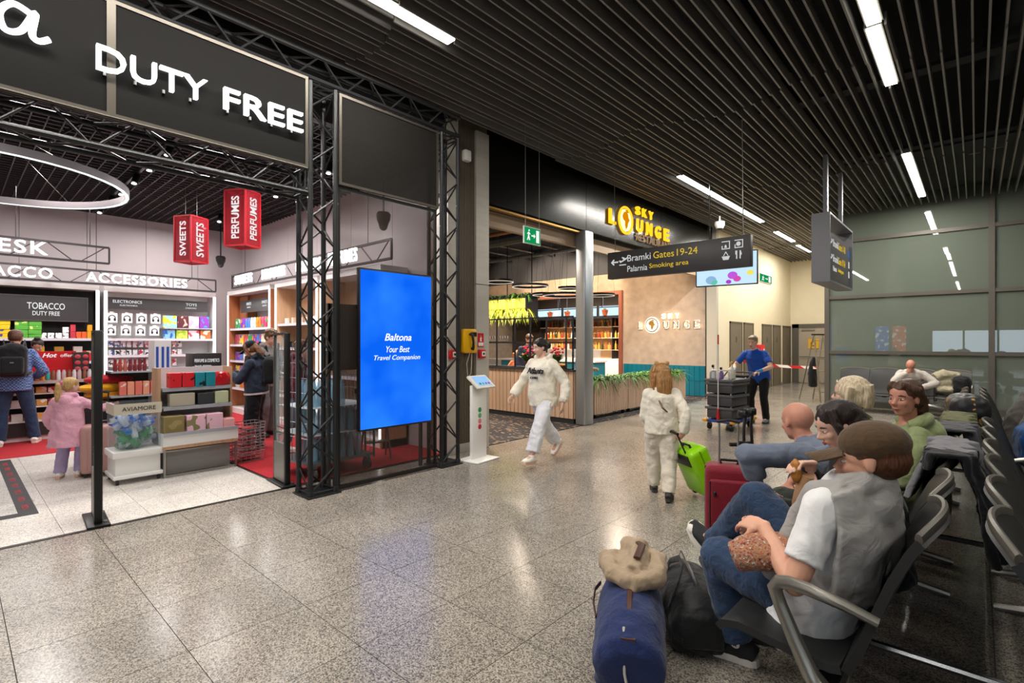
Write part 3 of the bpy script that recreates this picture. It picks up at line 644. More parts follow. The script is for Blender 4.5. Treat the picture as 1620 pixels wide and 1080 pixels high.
poly([(.02, 0), (.035, 0), (.035, .11), (.01, .11), (.01, .06), (.02, .06)], (.885, -.001, .11), SW); poly([(.065, 0), (.08, 0), (.08, .04), (.095, .06), (.08, .11), (.065, .11)], (.885, -.001, .11), SW)
for x in (-.98, .98): MB().cyl((x, .06, .42), (x - .02, .06, 2.1), .004, 5).obj('wire', WIRE, bs)
# ---- double direction sign on posts
ds = thing('direction_sign', 'tall grey box sign on two ceiling posts by the glass partition', 'sign', (-1.84, 10.35, 2.52))
SBX = mat('sign_box_grey', '#7c7c80', .4, .4)
L_, H_ = 2.0, 1.1
MB().b2(-.13, .13, -L_ / 2, -L_ / 2 + .03, 0, H_).b2(-.13, .13, L_ / 2 - .03, L_ / 2, 0, H_).b2(-.13, .13, -L_ / 2 + .03, L_ / 2 - .03, 0, .03).b2(-.13, .13, -L_ / 2 + .03, L_ / 2 - .03, H_ - .03, H_).obj('frame', SBX, ds, smooth=0)
MB().b2(-.09, .09, -L_ / 2 + .03, L_ / 2 - .03, .05, .82).obj('sign_face', SGN, ds, smooth=0)
for y in (-.62, .62): MB().b2(-.03, .03, y - .05, y + .05, H_, 2.12).obj('post', SBX, ds, smooth=0)
def dw(s, y0, y1, z0, z1, m_): word('lettering', s, (.091, y0, z0), (0, 1, 0), up_, y1 - y0, z1 - z0, m_, ds, depth=.002)
for (z, a, b_) in ((.62, 'Bramki', 'Gates 1-18'), (.37, 'Bramki', 'Gates 19-24'), (.22, 'Palarnia', 'Smoking area')):
    s_ = 1 if z > .3 else .7
    dw(a, -.55, -.55 + .42 * s_, z, z + .12 * s_, SW); dw(b_, -.08 - .05, .5 * s_ + .0, z, z + .12 * s_, SY)
    if z > .3:
        poly([(0, 0), (.05, .05), (.066, .034), (.043, .011), (.13, .011), (.13, -.011), (.043, -.011), (.066, -.034), (.05, -.05)], (.092, -.92, z + .06), SW, 'arrow', parent=ds, right=(0, 1, 0))
        poly([(0, .03), (.05, .02), (.085, .04), (.05, .075), (.07, .08), (.125, .055), (.165, .085), (.14, .04), (.03, -.01)], (.092, -.75, z + .03), SW, parent=ds, right=(0, 1, 0))
for z in (.6, .4, .22): poly([(0, 0), (.1, 0), (.1, .12), (0, .12)], (.092, .8, z), SW if z < .6 else emis('sign_print_blue', '#3f7fd6', .7), parent=ds, right=(0, 1, 0))
# ---- exit signs
GRN = emis('exit_green', '#12a05a', .75); GW = emis('exit_white', (.95, 1, .97), .9)
def exit_sign(label, loc, right, w, h, wires=0.):
    o = thing('exit_sign', label, 'exit sign', loc); r_ = Vector(right); n_ = r_.cross(Vector((0, 0, 1)))
    Mx = frame((0, 0, 0), r_, (0, 0, 1))
    q = lambda a, b_, c_, d_, t0, t1, nm, m_: MB().prism([(a, c_), (b_, c_), (b_, d_), (a, d_)], t1 - t0, frame(n_ * t0, r_, (0, 0, 1))).obj(nm, m_, o, smooth=0)
    q(-w / 2, w / 2, 0, h, -.02, 0, 'case', mat('exit_case', '#e8ece8', .4)); q(-w / 2 + .012, w / 2 - .012, .012, h - .012, 0, .003, 'face', GRN)
    q(w * .22, w * .40, h * .14, h * .86, .003, .005, 'door_symbol', GW)
    MB().prism([(-.02 * w - .05 * w, h * .46), (w * .08, h * .46), (w * .08, h * .36), (w * .17, h * .5), (w * .08, h * .64), (w * .08, h * .54), (-.07 * w, h * .54)], .002, frame(n_ * .003, r_, (0, 0, 1))).obj('arrow', GW, o, smooth=0)
    man = [(-.34, .2), (-.29, .2), (-.24, .36), (-.2, .2), (-.15, .24), (-.2, .46), (-.21, .58), (-.15, .54), (-.13, .58), (-.2, .68), (-.27, .68), (-.33, .56), (-.30, .54), (-.26, .6), (-.28, .42)]
    MB().prism([(x * w, y * h) for x, y in man], .002, frame(n_ * .003, r_, (0, 0, 1))).obj('runner', GW, o, smooth=0)
    MB().cyl(r_ * (-.21 * w) + Vector((0, 0, .78 * h)) + n_ * .003, r_ * (-.21 * w) + Vector((0, 0, .78 * h)) + n_ * .005, .06 * h, 10).obj('runner_head', GW, o)
    if wires:
        for k in (-.42, .42): MB().cyl(r_ * k * w + Vector((0, 0, h)), r_ * k * w + Vector((0, 0, wires)), .004, 5).obj('wire', WIRE, o)
    return o
exit_sign('green exit sign on two wires in front of the restaurant', (-4.62, 5.52, 2.93), (0, 1, 0), .36, .24, 1.75)
exit_sign('green exit sign high on the cream corridor wall', (-5.32, 18.75, 3.58), (0, 1, 0), 1.35, .28)
exit_sign('green exit sign on the end wall half hidden by the glass partition', (-3.95, 21.97, 2.95), (1, 0, 0), .5, .25)
# ---- hanging tv
tv = thing('hanging_screen', 'hanging screen with a pastel advertisement behind the direction sign', 'screen', (-3.55, 10.0, 2.66), R(8))
MB().rbox((0, .03, .30), (1.12, .05, .64), .006).obj('housing', mat('screen_black', '#0c0c0d', .35), tv)
MB().b2(-.54, .54, 0, .005, 0.0, .60).obj('display', emis('tv_sky', (.55, .78, 1), 1.0), tv, smooth=0)
for (x, z, r_, c_) in ((-.27, .1, .1, '#8fb6d8'), (-.22, .06, .07, '#63c6a6'), (.12, .17, .09, '#c05ad8'), (.2, .1, .07, '#d64fb0'), (.05, .05, .05, '#b03fd0'), (.43, .2, .06, '#f4e35a'), (.40, .45, .05, '#f4e35a')):
    MB().ell((x, 0, z), (r_, .003, r_ * .8), seg=12, rg=6).obj('picture_blob', emis('tv' + c_, c_, .95), tv)
for x in (-.3, .3): MB().cyl((x, .03, .62), (x, .03, 2.0), .012, 6).obj('drop_tube', BLK, tv)
# ---- linear ceiling lamps
DIFF = emis('lamp_diffuser', (1.0, .97, .88), 7.0); LAMPC = mat('lamp_case', '#8d8a80', .4, .4)
names = ['long ceiling lamp above the shop front nearest the camera', 'long ceiling lamp in front of the restaurant sign', 'ceiling lamp before the corridor doors', 'farthest ceiling lamp over the corridor', 'ceiling lamp above the nearest bench, over the top edge', 'ceiling lamp at the top edge right of centre', 'ceiling lamp directly beyond the one at the top edge', 'ceiling lamp just before the glass partition', 'ceiling lamp right of the seats and behind the viewer', 'ceiling lamp to the right of the seat rows', 'ceiling lamp far behind the viewer']
for (x, a, b_), lab in zip(HALL_STRIPS, names):
    o = thing('ceiling_lamp', lab, 'ceiling lamp', (x, a, 4.655))
    L = b_ - a; n_ = max(1, round(L / 1.75))
    MB().b2(-.075, .075, 0, L, .025, .085).obj('housing', LAMPC, o, smooth=0)
    for k in range(n_): MB().b2(-.058, .058, k * L / n_ + .015, (k + 1) * L / n_ - .015, .006, .025).obj('diffuser', DIFF, o, smooth=0)
cd = thing('dome_camera', 'white dome camera under the slats near the restaurant sign', 'camera', (-4.62, 12.6, 4.62))
MB().cyl((0, 0, 0), (0, 0, -.14), .02, 8).obj('stem', KW, cd); MB().lathe([(.0, -.33), (.08, -.30), (.11, -.24), (.12, -.2), (.11, -.14), (.02, -.13)], seg=16).obj('housing', KW, cd); MB().ell((0, 0, -.27), (.075, .075, .07)).obj('dome', mat('dome_glass', '#555', .1), cd) if False else MB().ell((0, 0, -.27), (.075, .075, .07)).obj('dome', BLK, cd)
# ================================================================ SHOP INTERIOR
SHW = mat('shop_wall', '#c2b7b8', .7, var=.03, vscale=2); WHT = mat('white_lacquer', '#ebe8e6', .35); WOOD = mat('light_wood', '#c9a17c', .5, var=.14, vscale=4, stretch=(6, 6, .6)); WOODW = mat('warm_wood', '#a9683f', .5, var=.2, vscale=4, stretch=(5, 5, .5))
LED = emis('led_strip', (1, .98, .97), 3.0); CHAR = mat('charcoal', '#2b2728', .5); SHG = mat('shelf_grey', '#b9bcc4', .35, .3)
PRW = emis('print_white', (1, 1, 1), .8)
wb = struct(MB().b2(-13.2, -13.02, -3, 4.9, 0, 5).obj('wall_back', mat('gap_grey', '#6f6868', .8), smooth=0), 'white panelled back wall of the shop')
for k in range(8): MB().b2(-13.02, -13.0, -3 + k * .97 + .004, -3 + (k + 1) * .97 - .004, 0, 4.3).obj('wall_panel', SHW, wb, smooth=0)
wsd = struct(MB().b2(-13.2, -5.62, 4.75, 4.95, 0, 5).obj('wall_side', mat('gap_grey', '#6f6868', .8), smooth=0), 'white panelled side wall of the shop')
for k in range(6): MB().b2(-13 + k * 1.23 + .004, -13 + (k + 1) * 1.23 - .004, 4.73, 4.75, 0, 4.3).obj('wall_panel', SHW, wsd, smooth=0)
struct(MB().b2(-13.2, FX - .1, -3.2, -3, 0, 5).obj('wall_shop', SHW, smooth=0), 'left side wall of the shop')
scl = struct(MB().b2(-13.2, FX - .1, -3.2, 4.95, 4.95, 5.05).obj('ceiling', BLACK, smooth=0), 'black open grid ceiling of the shop')
GRID = mat('grid_black', '#474345', .45, .3)
for k in range(51): x = -12.97 + k * .145; MB().b2(x - .006, x + .006, -2.9, 4.7, 4.12, 4.17).obj('grid_bar', GRID, scl, smooth=0)
for k in range(52): y = -2.85 + k * .145; MB().b2(-12.98, -5.7, y - .006, y + .006, 4.12, 4.17).obj('grid_bar', GRID, scl, smooth=0)
# ring lamp
def ring_lamp(label, c, r, w, h, hang, m_in, m_case, power=0, name='ring_lamp', seg=40):
    o = thing(name, label, 'pendant lamp', c)
    def rg(r0, r1, z0, z1):
        P_ = [];
        for (rr, zz) in ((r0, z0), (r1, z0), (r1, z1), (r0, z1)): P_.append([(rr * math.cos(2 * math.pi * k / seg), rr * math.sin(2 * math.pi * k / seg), zz) for k in range(seg)])
        P_.append(P_[0]); return MB().rings(P_, cap=False)
    rg(r - w, r, 0, h).obj('ring_body', m_case, o)
    rg(r - w * .9, r - w * .1, -.008, 0.).obj('ring_light', m_in, o)
    for a in (20, 140, 260): MB().cyl((r * math.cos(R(a)), r * math.sin(R(a)), h), (r * .3 * math.cos(R(a)), r * .3 * math.sin(R(a)), hang), .003, 5).obj('wire', WIRE, o)
    return o
ring_lamp('large grey ring lamp hanging under the shop grid', (-8.95, .3, 3.55), 1.42, .05, .09, .55, emis('ring_glow', (.9, .97, 1), 1.3), mat('ring_grey', '#6e686a', .5, .3))
# track rails with spots
for (y, lab) in ((1.9, 'black spotlight rail above the shop entrance'), (3.6, 'black spotlight rail near the perfume lantern')):
    o = thing('spot_rail', lab, 'light rail', (-9.2, y, 4.0)); MB().b2(-2.8, 2.8, -.02, .02, .06, .10).obj('rail', BLK, o, smooth=0)
    for k in range(7):
        s_ = MB().cyl((-2.6 + k * .85, 0, .05), (-2.55 + k * .85, -.05, -.1), .045, 12).obj('spot_head', BLK, o)
        MB().ell((-2.55 + k * .85, -.052, -.105), (.034, .034, .01), seg=10, rg=5).obj('lens', emis('spot_lens', (1, 1, 1), 9), s_)
# hanging lanterns
LRED = mat('lantern_red', '#c81f2c', .5); LMESH = mesh_mat('lantern_mesh', '#b3303a', .55, 1)
def lantern(s, label, c, w1, w2, h, rz, hang):
    o = thing('hanging_lantern', label, 'lantern', c, rz)
    X, Y = w1 / 2, w2 / 2; t_ = .022
    for (sx, sy) in ((1, 1), (1, -1), (-1, 1), (-1, -1)): MB().b2(sx * X - t_ / 2, sx * X + t_ / 2, sy * Y - t_ / 2, sy * Y + t_ / 2, 0, h).obj('corner_post', LRED, o, smooth=0)
    for z in (0, h):
        for sy in (1, -1): MB().b2(-X, X, sy * Y - t_ / 2, sy * Y + t_ / 2, z - t_ / 2, z + t_ / 2).obj('rail', LRED, o, smooth=0)
        for sx in (1, -1): MB().b2(sx * X - t_ / 2, sx * X + t_ / 2, -Y, Y, z - t_ / 2, z + t_ / 2).obj('rail', LRED, o, smooth=0)
    for (nm, b_) in (('mesh_side', (-X, X, -Y - .002, -Y + .002)), ('mesh_side', (-X, X, Y - .002, Y + .002)), ('mesh_side', (X - .002, X + .002, -Y, Y)), ('mesh_side', (-X - .002, -X + .002, -Y, Y))):
        MB().b2(*b_, 0, h).obj(nm, LMESH, o, smooth=0)
    hh = w1 * .38
    word('lettering', s, (-X + w1 * .72 - 0, -Y - .006, h * .12), (0, 0, 1), (-1, 0, 0), h * .76, hh, PRW, o, depth=.004, bold=.02)
    word('lettering', s, (X + .006, -Y + w2 * .74, h * .12), (0, 0, 1), (0, -1, 0), h * .76, w2 * .45, PRW, o, depth=.004, bold=.02)
    for x in (-X * .7, X * .7): MB().cyl((x, 0, h), (x, 0, hang), .003, 5).obj('wire', WIRE, o)
lantern('SWEETS', 'red mesh lantern with vertical word SWEETS', (-9.66, 2.72, 2.88), .33, .33, .74, R(28), 1.24)
lantern('PERFUMES', 'red mesh lantern with vertical word PERFUMES', (-8.17, 2.98, 2.99), .36, .30, .82, R(28), 1.13)
# lattice beams with words
def lattice(label, a, b, h, words):
    a, b = Vector(a), Vector(b); L = (b - a).length; ang = math.atan2((b - a).y, (b - a).x)
    o = thing('lattice_beam', label, 'sign beam', a, ang)
    TB = mat('beam_grey', '#4a4446', .5, .4)
    for z in (0, h): MB().b2(0, L, -.02, .02, z - .016, z + .016).obj('beam_chord', TB, o, smooth=0)
    for x in (0, L): MB().b2(x - .012, x + .012, -.015, .015, 0, h).obj('end_post', TB, o, smooth=0)
    n_ = round(L / .42)
    for i in range(n_):
        x0, x1 = L * (i + .12) / n_, L * (i + .88) / n_; z0, z1 = (0, h) if i % 2 else (h, 0)
        MB().cyl((x0, 0, z0), (x1, 0, z1), .009, 6).obj('brace', TB, o)
    for x in (L * .12, L * .55, L * .9): MB().cyl((x, 0, h), (x, 0, 4.12 - a.z), .006, 5).obj('drop_rod', TB, o)
    for (s, x0, x1, z0, z1) in words: letters(s, (x0, -.05, z0), (1, 0, 0), (0, 0, 1), x1 - x0, z1 - z0, WHITE_L, o, depth=.03, bold=.012, space=1.15)
    return o
lattice('black lattice beam with glowing words TOBACCO and ACCESSORIES', (-11.98, -.6, 2.63), (-11.98, 3.83, 2.63), .24, (('TOBACCO', .55, 1.83, .03, .21), ('ACCESSORIES', 2.28, 3.88, .03, .20)))
lattice('upper black lattice beam with the glowing word DESK', (-11.0, -.7, 2.90), (-11.0, 1.86, 2.90), .27, (('DESK', .95, 1.77, .04, .24),))
lattice('black lattice beam with glowing words SWEETS and PERFUMES over the side wall', (-12.1, 4.2, 2.74), (-6.1, 4.2, 2.74), .27, (('SWEETS', .35, 1.25, .04, .23), ('PERFUMES', 1.75, 2.75, .04, .23), ('COSMETICS', 3.2, 4.2, .04, .23), ('PERFUMES', 4.35, 5.2, .04, .25)))
# ---- shelf units ---------------------------------------------------------
def cabinet(label, x0, x1, y0, y1, ax, h, back, shelves, header=None, led=(1, 1), plinth=.12, side=None, lip=True, hz=(2.2, 2.42)):
    """wall cabinet; ax='x': opens to +x, ax='y': opens to -y"""
    o = thing('display_cabinet', label, 'cabinet', ((x0 + x1) / 2, (y0 + y1) / 2, 0))
    cx, cy = o.location.x, o.location.y
    q = lambda nm, m_, a, b_, c_, d_, e_, f_: MB().b2(a - cx, b_ - cx, c_ - cy, d_ - cy, e_, f_).obj(nm, m_, o, smooth=0)
    if ax == 'x':
        q('back_panel', back, x0, x0 + .03, y0, y1, 0, h); q('side_panel', side or WHT, x0, x1, y0, y0 + .03, 0, h); q('side_panel', side or WHT, x0, x1, y1 - .03, y1, 0, h)
        q('top_panel', WHT, x0, x1, y0, y1, h, h + .09); q('plinth', WHT, x0, x1 - .03, y0, y1, 0, plinth)
        for z in shelves:
            q('shelf', SHG, x0 + .03, x1 - .06, y0 + .03, y1 - .03, z - .02, z)
            if lip: q('price_rail', mat('price_rail', '#d4d2da', .4), x1 - .06, x1 - .045, y0 + .03, y1 - .03, z - .035, z + .012)
        for s_, yy in ((led[0], y0), (led[1], y1 - .05)):
            if s_: q('light_strip', LED, x1 - .01, x1 + .004, yy, yy + .05, plinth, h)
        if header: q('header_panel', CHAR, x1 - .14, x1 - .12, y0 + .05, y1 - .12, hz[0], hz[1])
    else:
        q('back_panel', back, x0, x1, y1 - .03, y1, 0, h); q('side_panel', side or WHT, x0, x0 + .03, y0, y1, 0, h); q('side_panel', side or WHT, x1 - .03, x1, y0, y1, 0, h)
        q('top_panel', WHT, x0, x1, y0, y1, h, h + .09); q('plinth', WHT, x0, x1, y0 + .03, y1, 0, plinth)
        for z in shelves:
            q('shelf', SHG, x0 + .03, x1 - .03, y0 + .06, y1 - .03, z - .02, z)
            if lip: q('price_rail', mat('price_rail', '#d4d2da', .4), x0 + .03, x1 - .03, y0 + .045, y0 + .06, z - .035, z + .012)
        for s_, xx in ((led[0], x0), (led[1], x1 - .05)):
            if s_: q('light_strip', LED, xx, xx + .05, y0 - .004, y0 + .01, plinth, h)
        if header: q('header_panel', CHAR, x0 + .45, x1 - .05, y0 + .12, y0 + .14, hz[0], hz[1])
    return o
tob = cabinet('black tobacco cabinet with two header panels behind the counter', -12.55, -12.1, -.7, 1.9, 'x', 2.52, CHAR, (.75, 1.2, 1.62), led=(0, 1), side=CHAR)
for (a, b_) in ((-.6, .53), (.58, 1.75)):
    p_ = MB().b2(.11, .13, a - .6, b_ - .6, 1.93, 2.38).obj('header_panel', CHAR, tob, smooth=0)
    MB().b2(.13, .137, a - .6, b_ - .6, 1.93, 1.945).b2(.13, .137, a - .6, b_ - .6, 2.365, 2.38).b2(.13, .137, a - .6, a - .588, 1.945, 2.365).b2(.13, .137, b_ - .612, b_ - .6, 1.945, 2.365).obj('edge_frame', mat('edge_grey', '#4c4749', .4), p_, smooth=0)
    m_ = (a + b_) / 2 - .6
    word('lettering', 'TOBACCO', (.132, m_ - .24, 2.14), (0, 1, 0), (0, 0, 1), .5, .115, PRW, p_, depth=.003, bold=.01)
    word('lettering', 'DUTY FREE', (.132, m_ - .17, 2.03), (0, 1, 0), (0, 0, 1), .36, .075, PRW, p_, depth=.003, bold=.01)
acc = cabinet('white accessories cabinet with headphones and toys', -12.55, -12.1, 1.97, 3.87, 'x', 2.52, WHT, (.5, .95, 1.62, 1.30), header=1)
word('lettering', 'ELECTRONICS', (.117, -.80, 2.315), (0, 1, 0), (0, 0, 1), .46, .055, PRW, acc, depth=.003, bold=.01); word('lettering', 'ELEKTRONIKA', (.117, -.69, 2.255), (0, 1, 0), (0, 0, 1), .28, .03, PRW, acc, depth=.003)
word('lettering', 'TOYS', (.117, .42, 2.315), (0, 1, 0), (0, 0, 1), .2, .055, PRW, acc, depth=.003, bold=.01); word('lettering', 'ZABAWKI', (.117, .41, 2.255), (0, 1, 0), (0, 0, 1), .2, .03, PRW, acc, depth=.003)
swt = cabinet('wood lined sweets cabinet at the shop corner', -12.45, -10.2, 4.22, 4.7, 'y', 2.6, WHT, (.55, .85, 1.15, 1.5, 1.85), header=1, side=WOODW, hz=(2.2, 2.46))
MB().b2(-1.06, -.62, .0, .2, 1.86, 2.58).obj('wood_lining', WOODW, swt, smooth=0); MB().b2(-.62, 1.06, .05, .07, 2.46, 2.59).obj('wood_lining', WOODW, swt, smooth=0)
for (x0, x1) in ((-.35, -.1), (.45, .72)):
    word('lettering', 'SWEETS', (x0, -.122, 2.35), (1, 0, 0), (0, 0, 1), x1 - x0, .06, PRW, swt, depth=.003, bold=.01); word('lettering', 'SŁODYCZE', (x0 + .03, -.122, 2.29), (1, 0, 0), (0, 0, 1), x1 - x0 - .06, .03, PRW, swt, depth=.003)
cabinet('pale wood perfume cabinet seen behind the truss tower', -9.98, -8.3, 4.22, 4.7, 'y', 2.6, WOOD, (.55, 1.0, 1.45, 1.9), side=WOOD)
cabinet('pale wood cosmetics cabinet behind the blue screen', -8.2, -6.4, 4.22, 4.7, 'y', 2.6, WOOD, (.55, 1.0, 1.45, 1.9), side=WOOD)
# ---- products -----------------------------------------------------------
def two_tone(name, c1, c2, scale=12, thr=.5, rough=.4):
    if name in MATS: return MATS[name]
    m = bpy.data.materials.new(name); t, n, l = nt(m); b = n['Principled BSDF']; b.inputs['Roughness'].default_value = rough
    tc = n.new('ShaderNodeTexCoord'); oi = n.new('ShaderNodeObjectInfo'); ad = n.new('ShaderNodeVectorMath'); ad.operation = 'ADD'
    l.new(tc.outputs['Object'], ad.inputs[0]); l.new(oi.outputs['Random'], ad.inputs[1])
    vo = n.new('ShaderNodeTexNoise'); vo.inputs['Scale'].default_value = scale; vo.inputs['Detail'].default_value = 1; l.new(ad.outputs[0], vo.inputs['Vector'])
    cr = n.new('ShaderNodeValToRGB'); cr.color_ramp.interpolation = 'CONSTANT'; cr.color_ramp.elements[0].color = (*hx(c1), 1); cr.color_ramp.elements[1].color = (*hx(c2), 1); cr.color_ramp.elements[1].position = thr
    l.new(vo.outputs['Fac'], cr.inputs[0]); l.new(cr.outputs[0], b.inputs['Base Color']); MATS[name] = m; return m
def put(name, me, loc, label, cat, group, rz=0., sc=None):
    o = link(name, me, None, loc, rz, sc); return tag(o, label, cat, group)
def boxm(name, d, m, r=.006): return MB().rbox((0, 0, d[2] / 2), d, r, seg=1).mesh(name, m)
def row(name, me, a, b, n, label, cat, group, rz=0., jit=.004, skip=0.):
    a, b = Vector(a), Vector(b)
    for k in range(n):
        if skip and rnd.random() < skip: continue
        p = a.lerp(b, k / max(1, n - 1)); put(name, me, (p.x + rnd.uniform(-jit, jit), p.y + rnd.uniform(-jit, jit), p.z), label % ORD[k] if '%s' in label else label, cat, group, rz + rnd.uniform(-.04, .04))
yc = boxm('carton', (.16, .20, .075), two_tone('carton_yellow', '#f2c51b', '#3a4a9a', 9, .66)); gc = boxm('carton', (.16, .17, .075), two_tone('carton_green', '#58a83a', '#d8e27a', 9, .66))
for k in range(4):
    row('tobacco_carton', yc, (-12.28, .22, 1.62 + k * .077), (-12.28, .62, 1.62 + k * .077), 3, 'yellow tobacco carton, %s column, layer ' + ORD[k] + ' from the shelf', 'carton', 'yellow cartons on the tobacco shelf')
    row('tobacco_carton', gc, (-12.28, .86, 1.62 + k * .077), (-12.28, 1.03, 1.62 + k * .077), 2, 'green tobacco carton, %s column, layer ' + ORD[k] + ' from the shelf', 'carton', 'green cartons on the tobacco shelf')
wp = boxm('pack', (.06, .085, .105), two_tone('pack_white', '#eeeeee', '#2a2a30', 22, .63)); row('cigarette_pack', wp, (-12.25, 1.14, 1.62), (-12.25, 1.44, 1.62), 4, 'white and black cigarette pack, %s in a row of four', 'pack', 'white packs on the tobacco shelf')
put('cigarette_pack', wp, (-12.25, 1.44, 1.727), 'white cigarette pack standing on top of the row', 'pack', None)
for c_, nm, ys in (('#c23a48', 'red', (1.54,)), ('#e8602a', 'orange', (1.62, 1.70)), ('#eaa41c', 'amber', (1.78,))):
    pm = boxm('pack', (.06, .075, .13), two_tone('pack_' + nm, c_, '#7a2a20', 18, .68))
    for y in ys:
        for z in ((1.62, 1.752) if nm != 'orange' else (1.62,)): put('cigarette_pack', pm, (-12.25, y, z), '%s %s cigarette pack, %s layer, right end of the tobacco shelf' % (ORD[ys.index(y)], nm, 'lower' if z < 1.7 else 'upper'), 'pack', nm + ' packs on the tobacco shelf')
for (z, cols) in ((1.2, ('#d8202c', '#e9e4dc', '#d8202c', '#f0d020', '#2a2a2a', '#c9a040')), (.75, ('#8a2a2a', '#d8b060', '#e0e0e0', '#305090'))):
    for k in range(9):
        c_ = cols[k % len(cols)]; hh = .2 + .08 * (k % 2)
        put('gift_box', boxm('giftbox' + c_ + str(k % 2), (.1, .13, hh), two_tone('gift' + c_, c_, '#e8d8b0', 10, .68)), (-12.28, .7 + k * .13, z), 'boxed gift set, %s from the left on the %s tobacco shelf' % (ORD[k], 'second' if z > 1 else 'lowest'), 'gift box', 'gift boxes below the tobacco cartons')
# headphones on hooks
HPB = boxm('hpbox', (.05, .17, .19), mat('carton_white', '#e9e6ea', .4), .004)
def headphone_pack(y, z, s_, lab, grp):
    o = thing('headphone_box', lab, 'headphones', (-12.3, y, z), group=grp); b_ = link('box', HPB, o); b_.scale = (1, s_, s_)
    ph_ = link('printed_headphone', HP_PRINT, o, (0.027, 0, .095 * s_)); ph_.scale = (1, s_, s_); link('hang_tab', HP_TAB, o, (0, 0, .19 * s_))
mbp = MB(); mbp.tube([(0, .05 * math.cos(R(a)), .05 * math.sin(R(a))) for a in range(-30, 211, 20)], .008, 5); mbp.ell((0, .043, -.03), (.004, .02, .03), seg=8, rg=5); mbp.ell((0, -.043, -.03), (.004, .02, .03), seg=8, rg=5)
HP_PRINT = mbp.mesh('printed_headphone', mat('headphone_black', '#232226', .5)); HP_TAB = MB().b2(-.002, .002, -.03, .03, 0, .03).mesh('hang_tab', WHT, 0)
for (z, n_, s_, y0, st) in ((1.93, 4, 1., 2.12, .235), (1.69, 4, .95, 2.10, .235)):
    for k in range(n_): headphone_pack(y0 + k * st, z, s_, 'white headphone box, %s from the left on the %s hook row' % (ORD[k], 'top' if z > 1.8 else 'second'), 'headphone boxes %s row' % ('top' if z > 1.8 else 'second'))
blm = [boxm('blister%d' % i, (.02, .075, .14), two_tone('blister%d' % i, '#efedf0', c_, 20, .58), .003) for i, c_ in enumerate(('#2b2b33', '#c8344a', '#3a62b0'))]
for r_, (z, n_) in enumerate(((1.70, 5), (1.46, 13), (1.27, 13), (1.08, 12))):
    for k in range(n_):
        y = (3.02 if r_ == 0 else 2.1) + k * (.1 if r_ == 0 else .095)
        if y > 3.35 and r_: continue
        put('blister_pack', blm[rnd.randrange(3)] if r_ else blm[0], (-12.27, y, z), 'small white blister pack, %s from the left in the hook row %s' % (ORD[k], ('beside the headphones', 'below the headphones', 'fourth from the top', 'fifth from the top')[r_]), 'accessory', 'blister packs hook row %d' % (r_ + 2))
for k, (c1, c2, w_, lab) in enumerate((('#8fd0e8', '#f0d030', .24, 'yellow and sky blue'), ('#5a1f2a', '#d8b8a8', .19, 'dark red'), ('#e8a8c8', '#f4d8c0', .19, 'pale pink'), ('#8a3ab0', '#3aa0d8', .18, 'purple'))):
    put('toy_box', boxm('toy%d' % k, (.07, w_, .25), two_tone('toy%d' % k, c1, c2, 9, .52)), (-12.25, 3.06 + (0, .23, .43, .63)[k], 1.85), lab + ' toy box on the top shelf right of the headphones', 'toy box', 'toy boxes on the top shelf')
link_sh = MB().b2(-12.5, -12.17, 2.95, 3.83, 1.83, 1.85).obj('shelf', SHG, acc, loc=(12.325, -2.92, 0), smooth=0)
for k, (c1, c2) in enumerate((('#2a62b8', '#88c0e8'), ('#a8d040', '#f0f060'), ('#f4d8e0', '#d84a6a'), ('#e8e0d0', '#d07030'))):
    put('toy_box', boxm('toyb%d' % k, (.07, .2, .19), two_tone('toyb%d' % k, c1, c2, 10, .5)), (-12.25, 3.05 + k * .22, 1.62), ('blue', 'lime green', 'white and pink', 'cream and orange')[k] + ' toy box on the second shelf of the accessories cabinet', 'toy box', 'toy boxes on the second shelf')
# sweets
pal = ['#e8d040', '#d84a2a', '#3aa060', '#7a3ab0', '#3a7ad0', '#f0eee8', '#e88a20', '#c83a6a']
bag_me = []
for i, c_ in enumerate(pal):
    mbp = MB(); mbp.rings([[(.055 * s_ * math.cos(a), .022 * q * math.sin(a), z) for a in [2 * math.pi * k / 10 for k in range(10)]] for (s_, q, z) in ((1, .12, 0), (1, .7, .03), (.96, 1, .08), (.98, .6, .13), (1, .1, .16))]); bag_me.append(mbp.mesh('sweet_bag%d' % i, two_tone('sweet%d' % i, c_, pal[(i + 3) % 8], 14, .58)))
for (z, n_) in ((1.85, 14), (1.5, 17), (1.15, 17), (.85, 17), (.55, 17)):
    for k in range(n_):
        x = -12.3 + (0 if z < 1.8 else .0) + k * (2.0 / n_); i = (k // 2 + int(z * 10)) % 8
        put('sweet_bag', bag_me[i], (x, 4.36, z), 'bag of sweets, %s from the left on the %s shelf of the wood lined cabinet' % (ORD[k], {1.85: 'top', 1.5: 'second', 1.15: 'third', .85: 'fourth', .55: 'lowest'}[z]), 'sweet bag', 'sweet bags on shelf %.2f' % z, 0, (1.05, 1, 1.45 if z > 1.2 else 1.2))
for k in range(9): put('perfume_box', boxm('perf%d' % (k % 4), (.07, .06, .12), two_tone('perf%d' % (k % 4), ('#e8e0d8', '#2a2a30', '#d8b8a0', '#a03a50')[k % 4], '#f8f0e0', 16, .66)), (-9.85 + k * .14, 4.4, (1.9, 1.45)[k % 2]), 'small perfume box, %s from the left in the pale wood cabinet' % ORD[k], 'perfume box', 'perfume boxes in the pale wood cabinet')
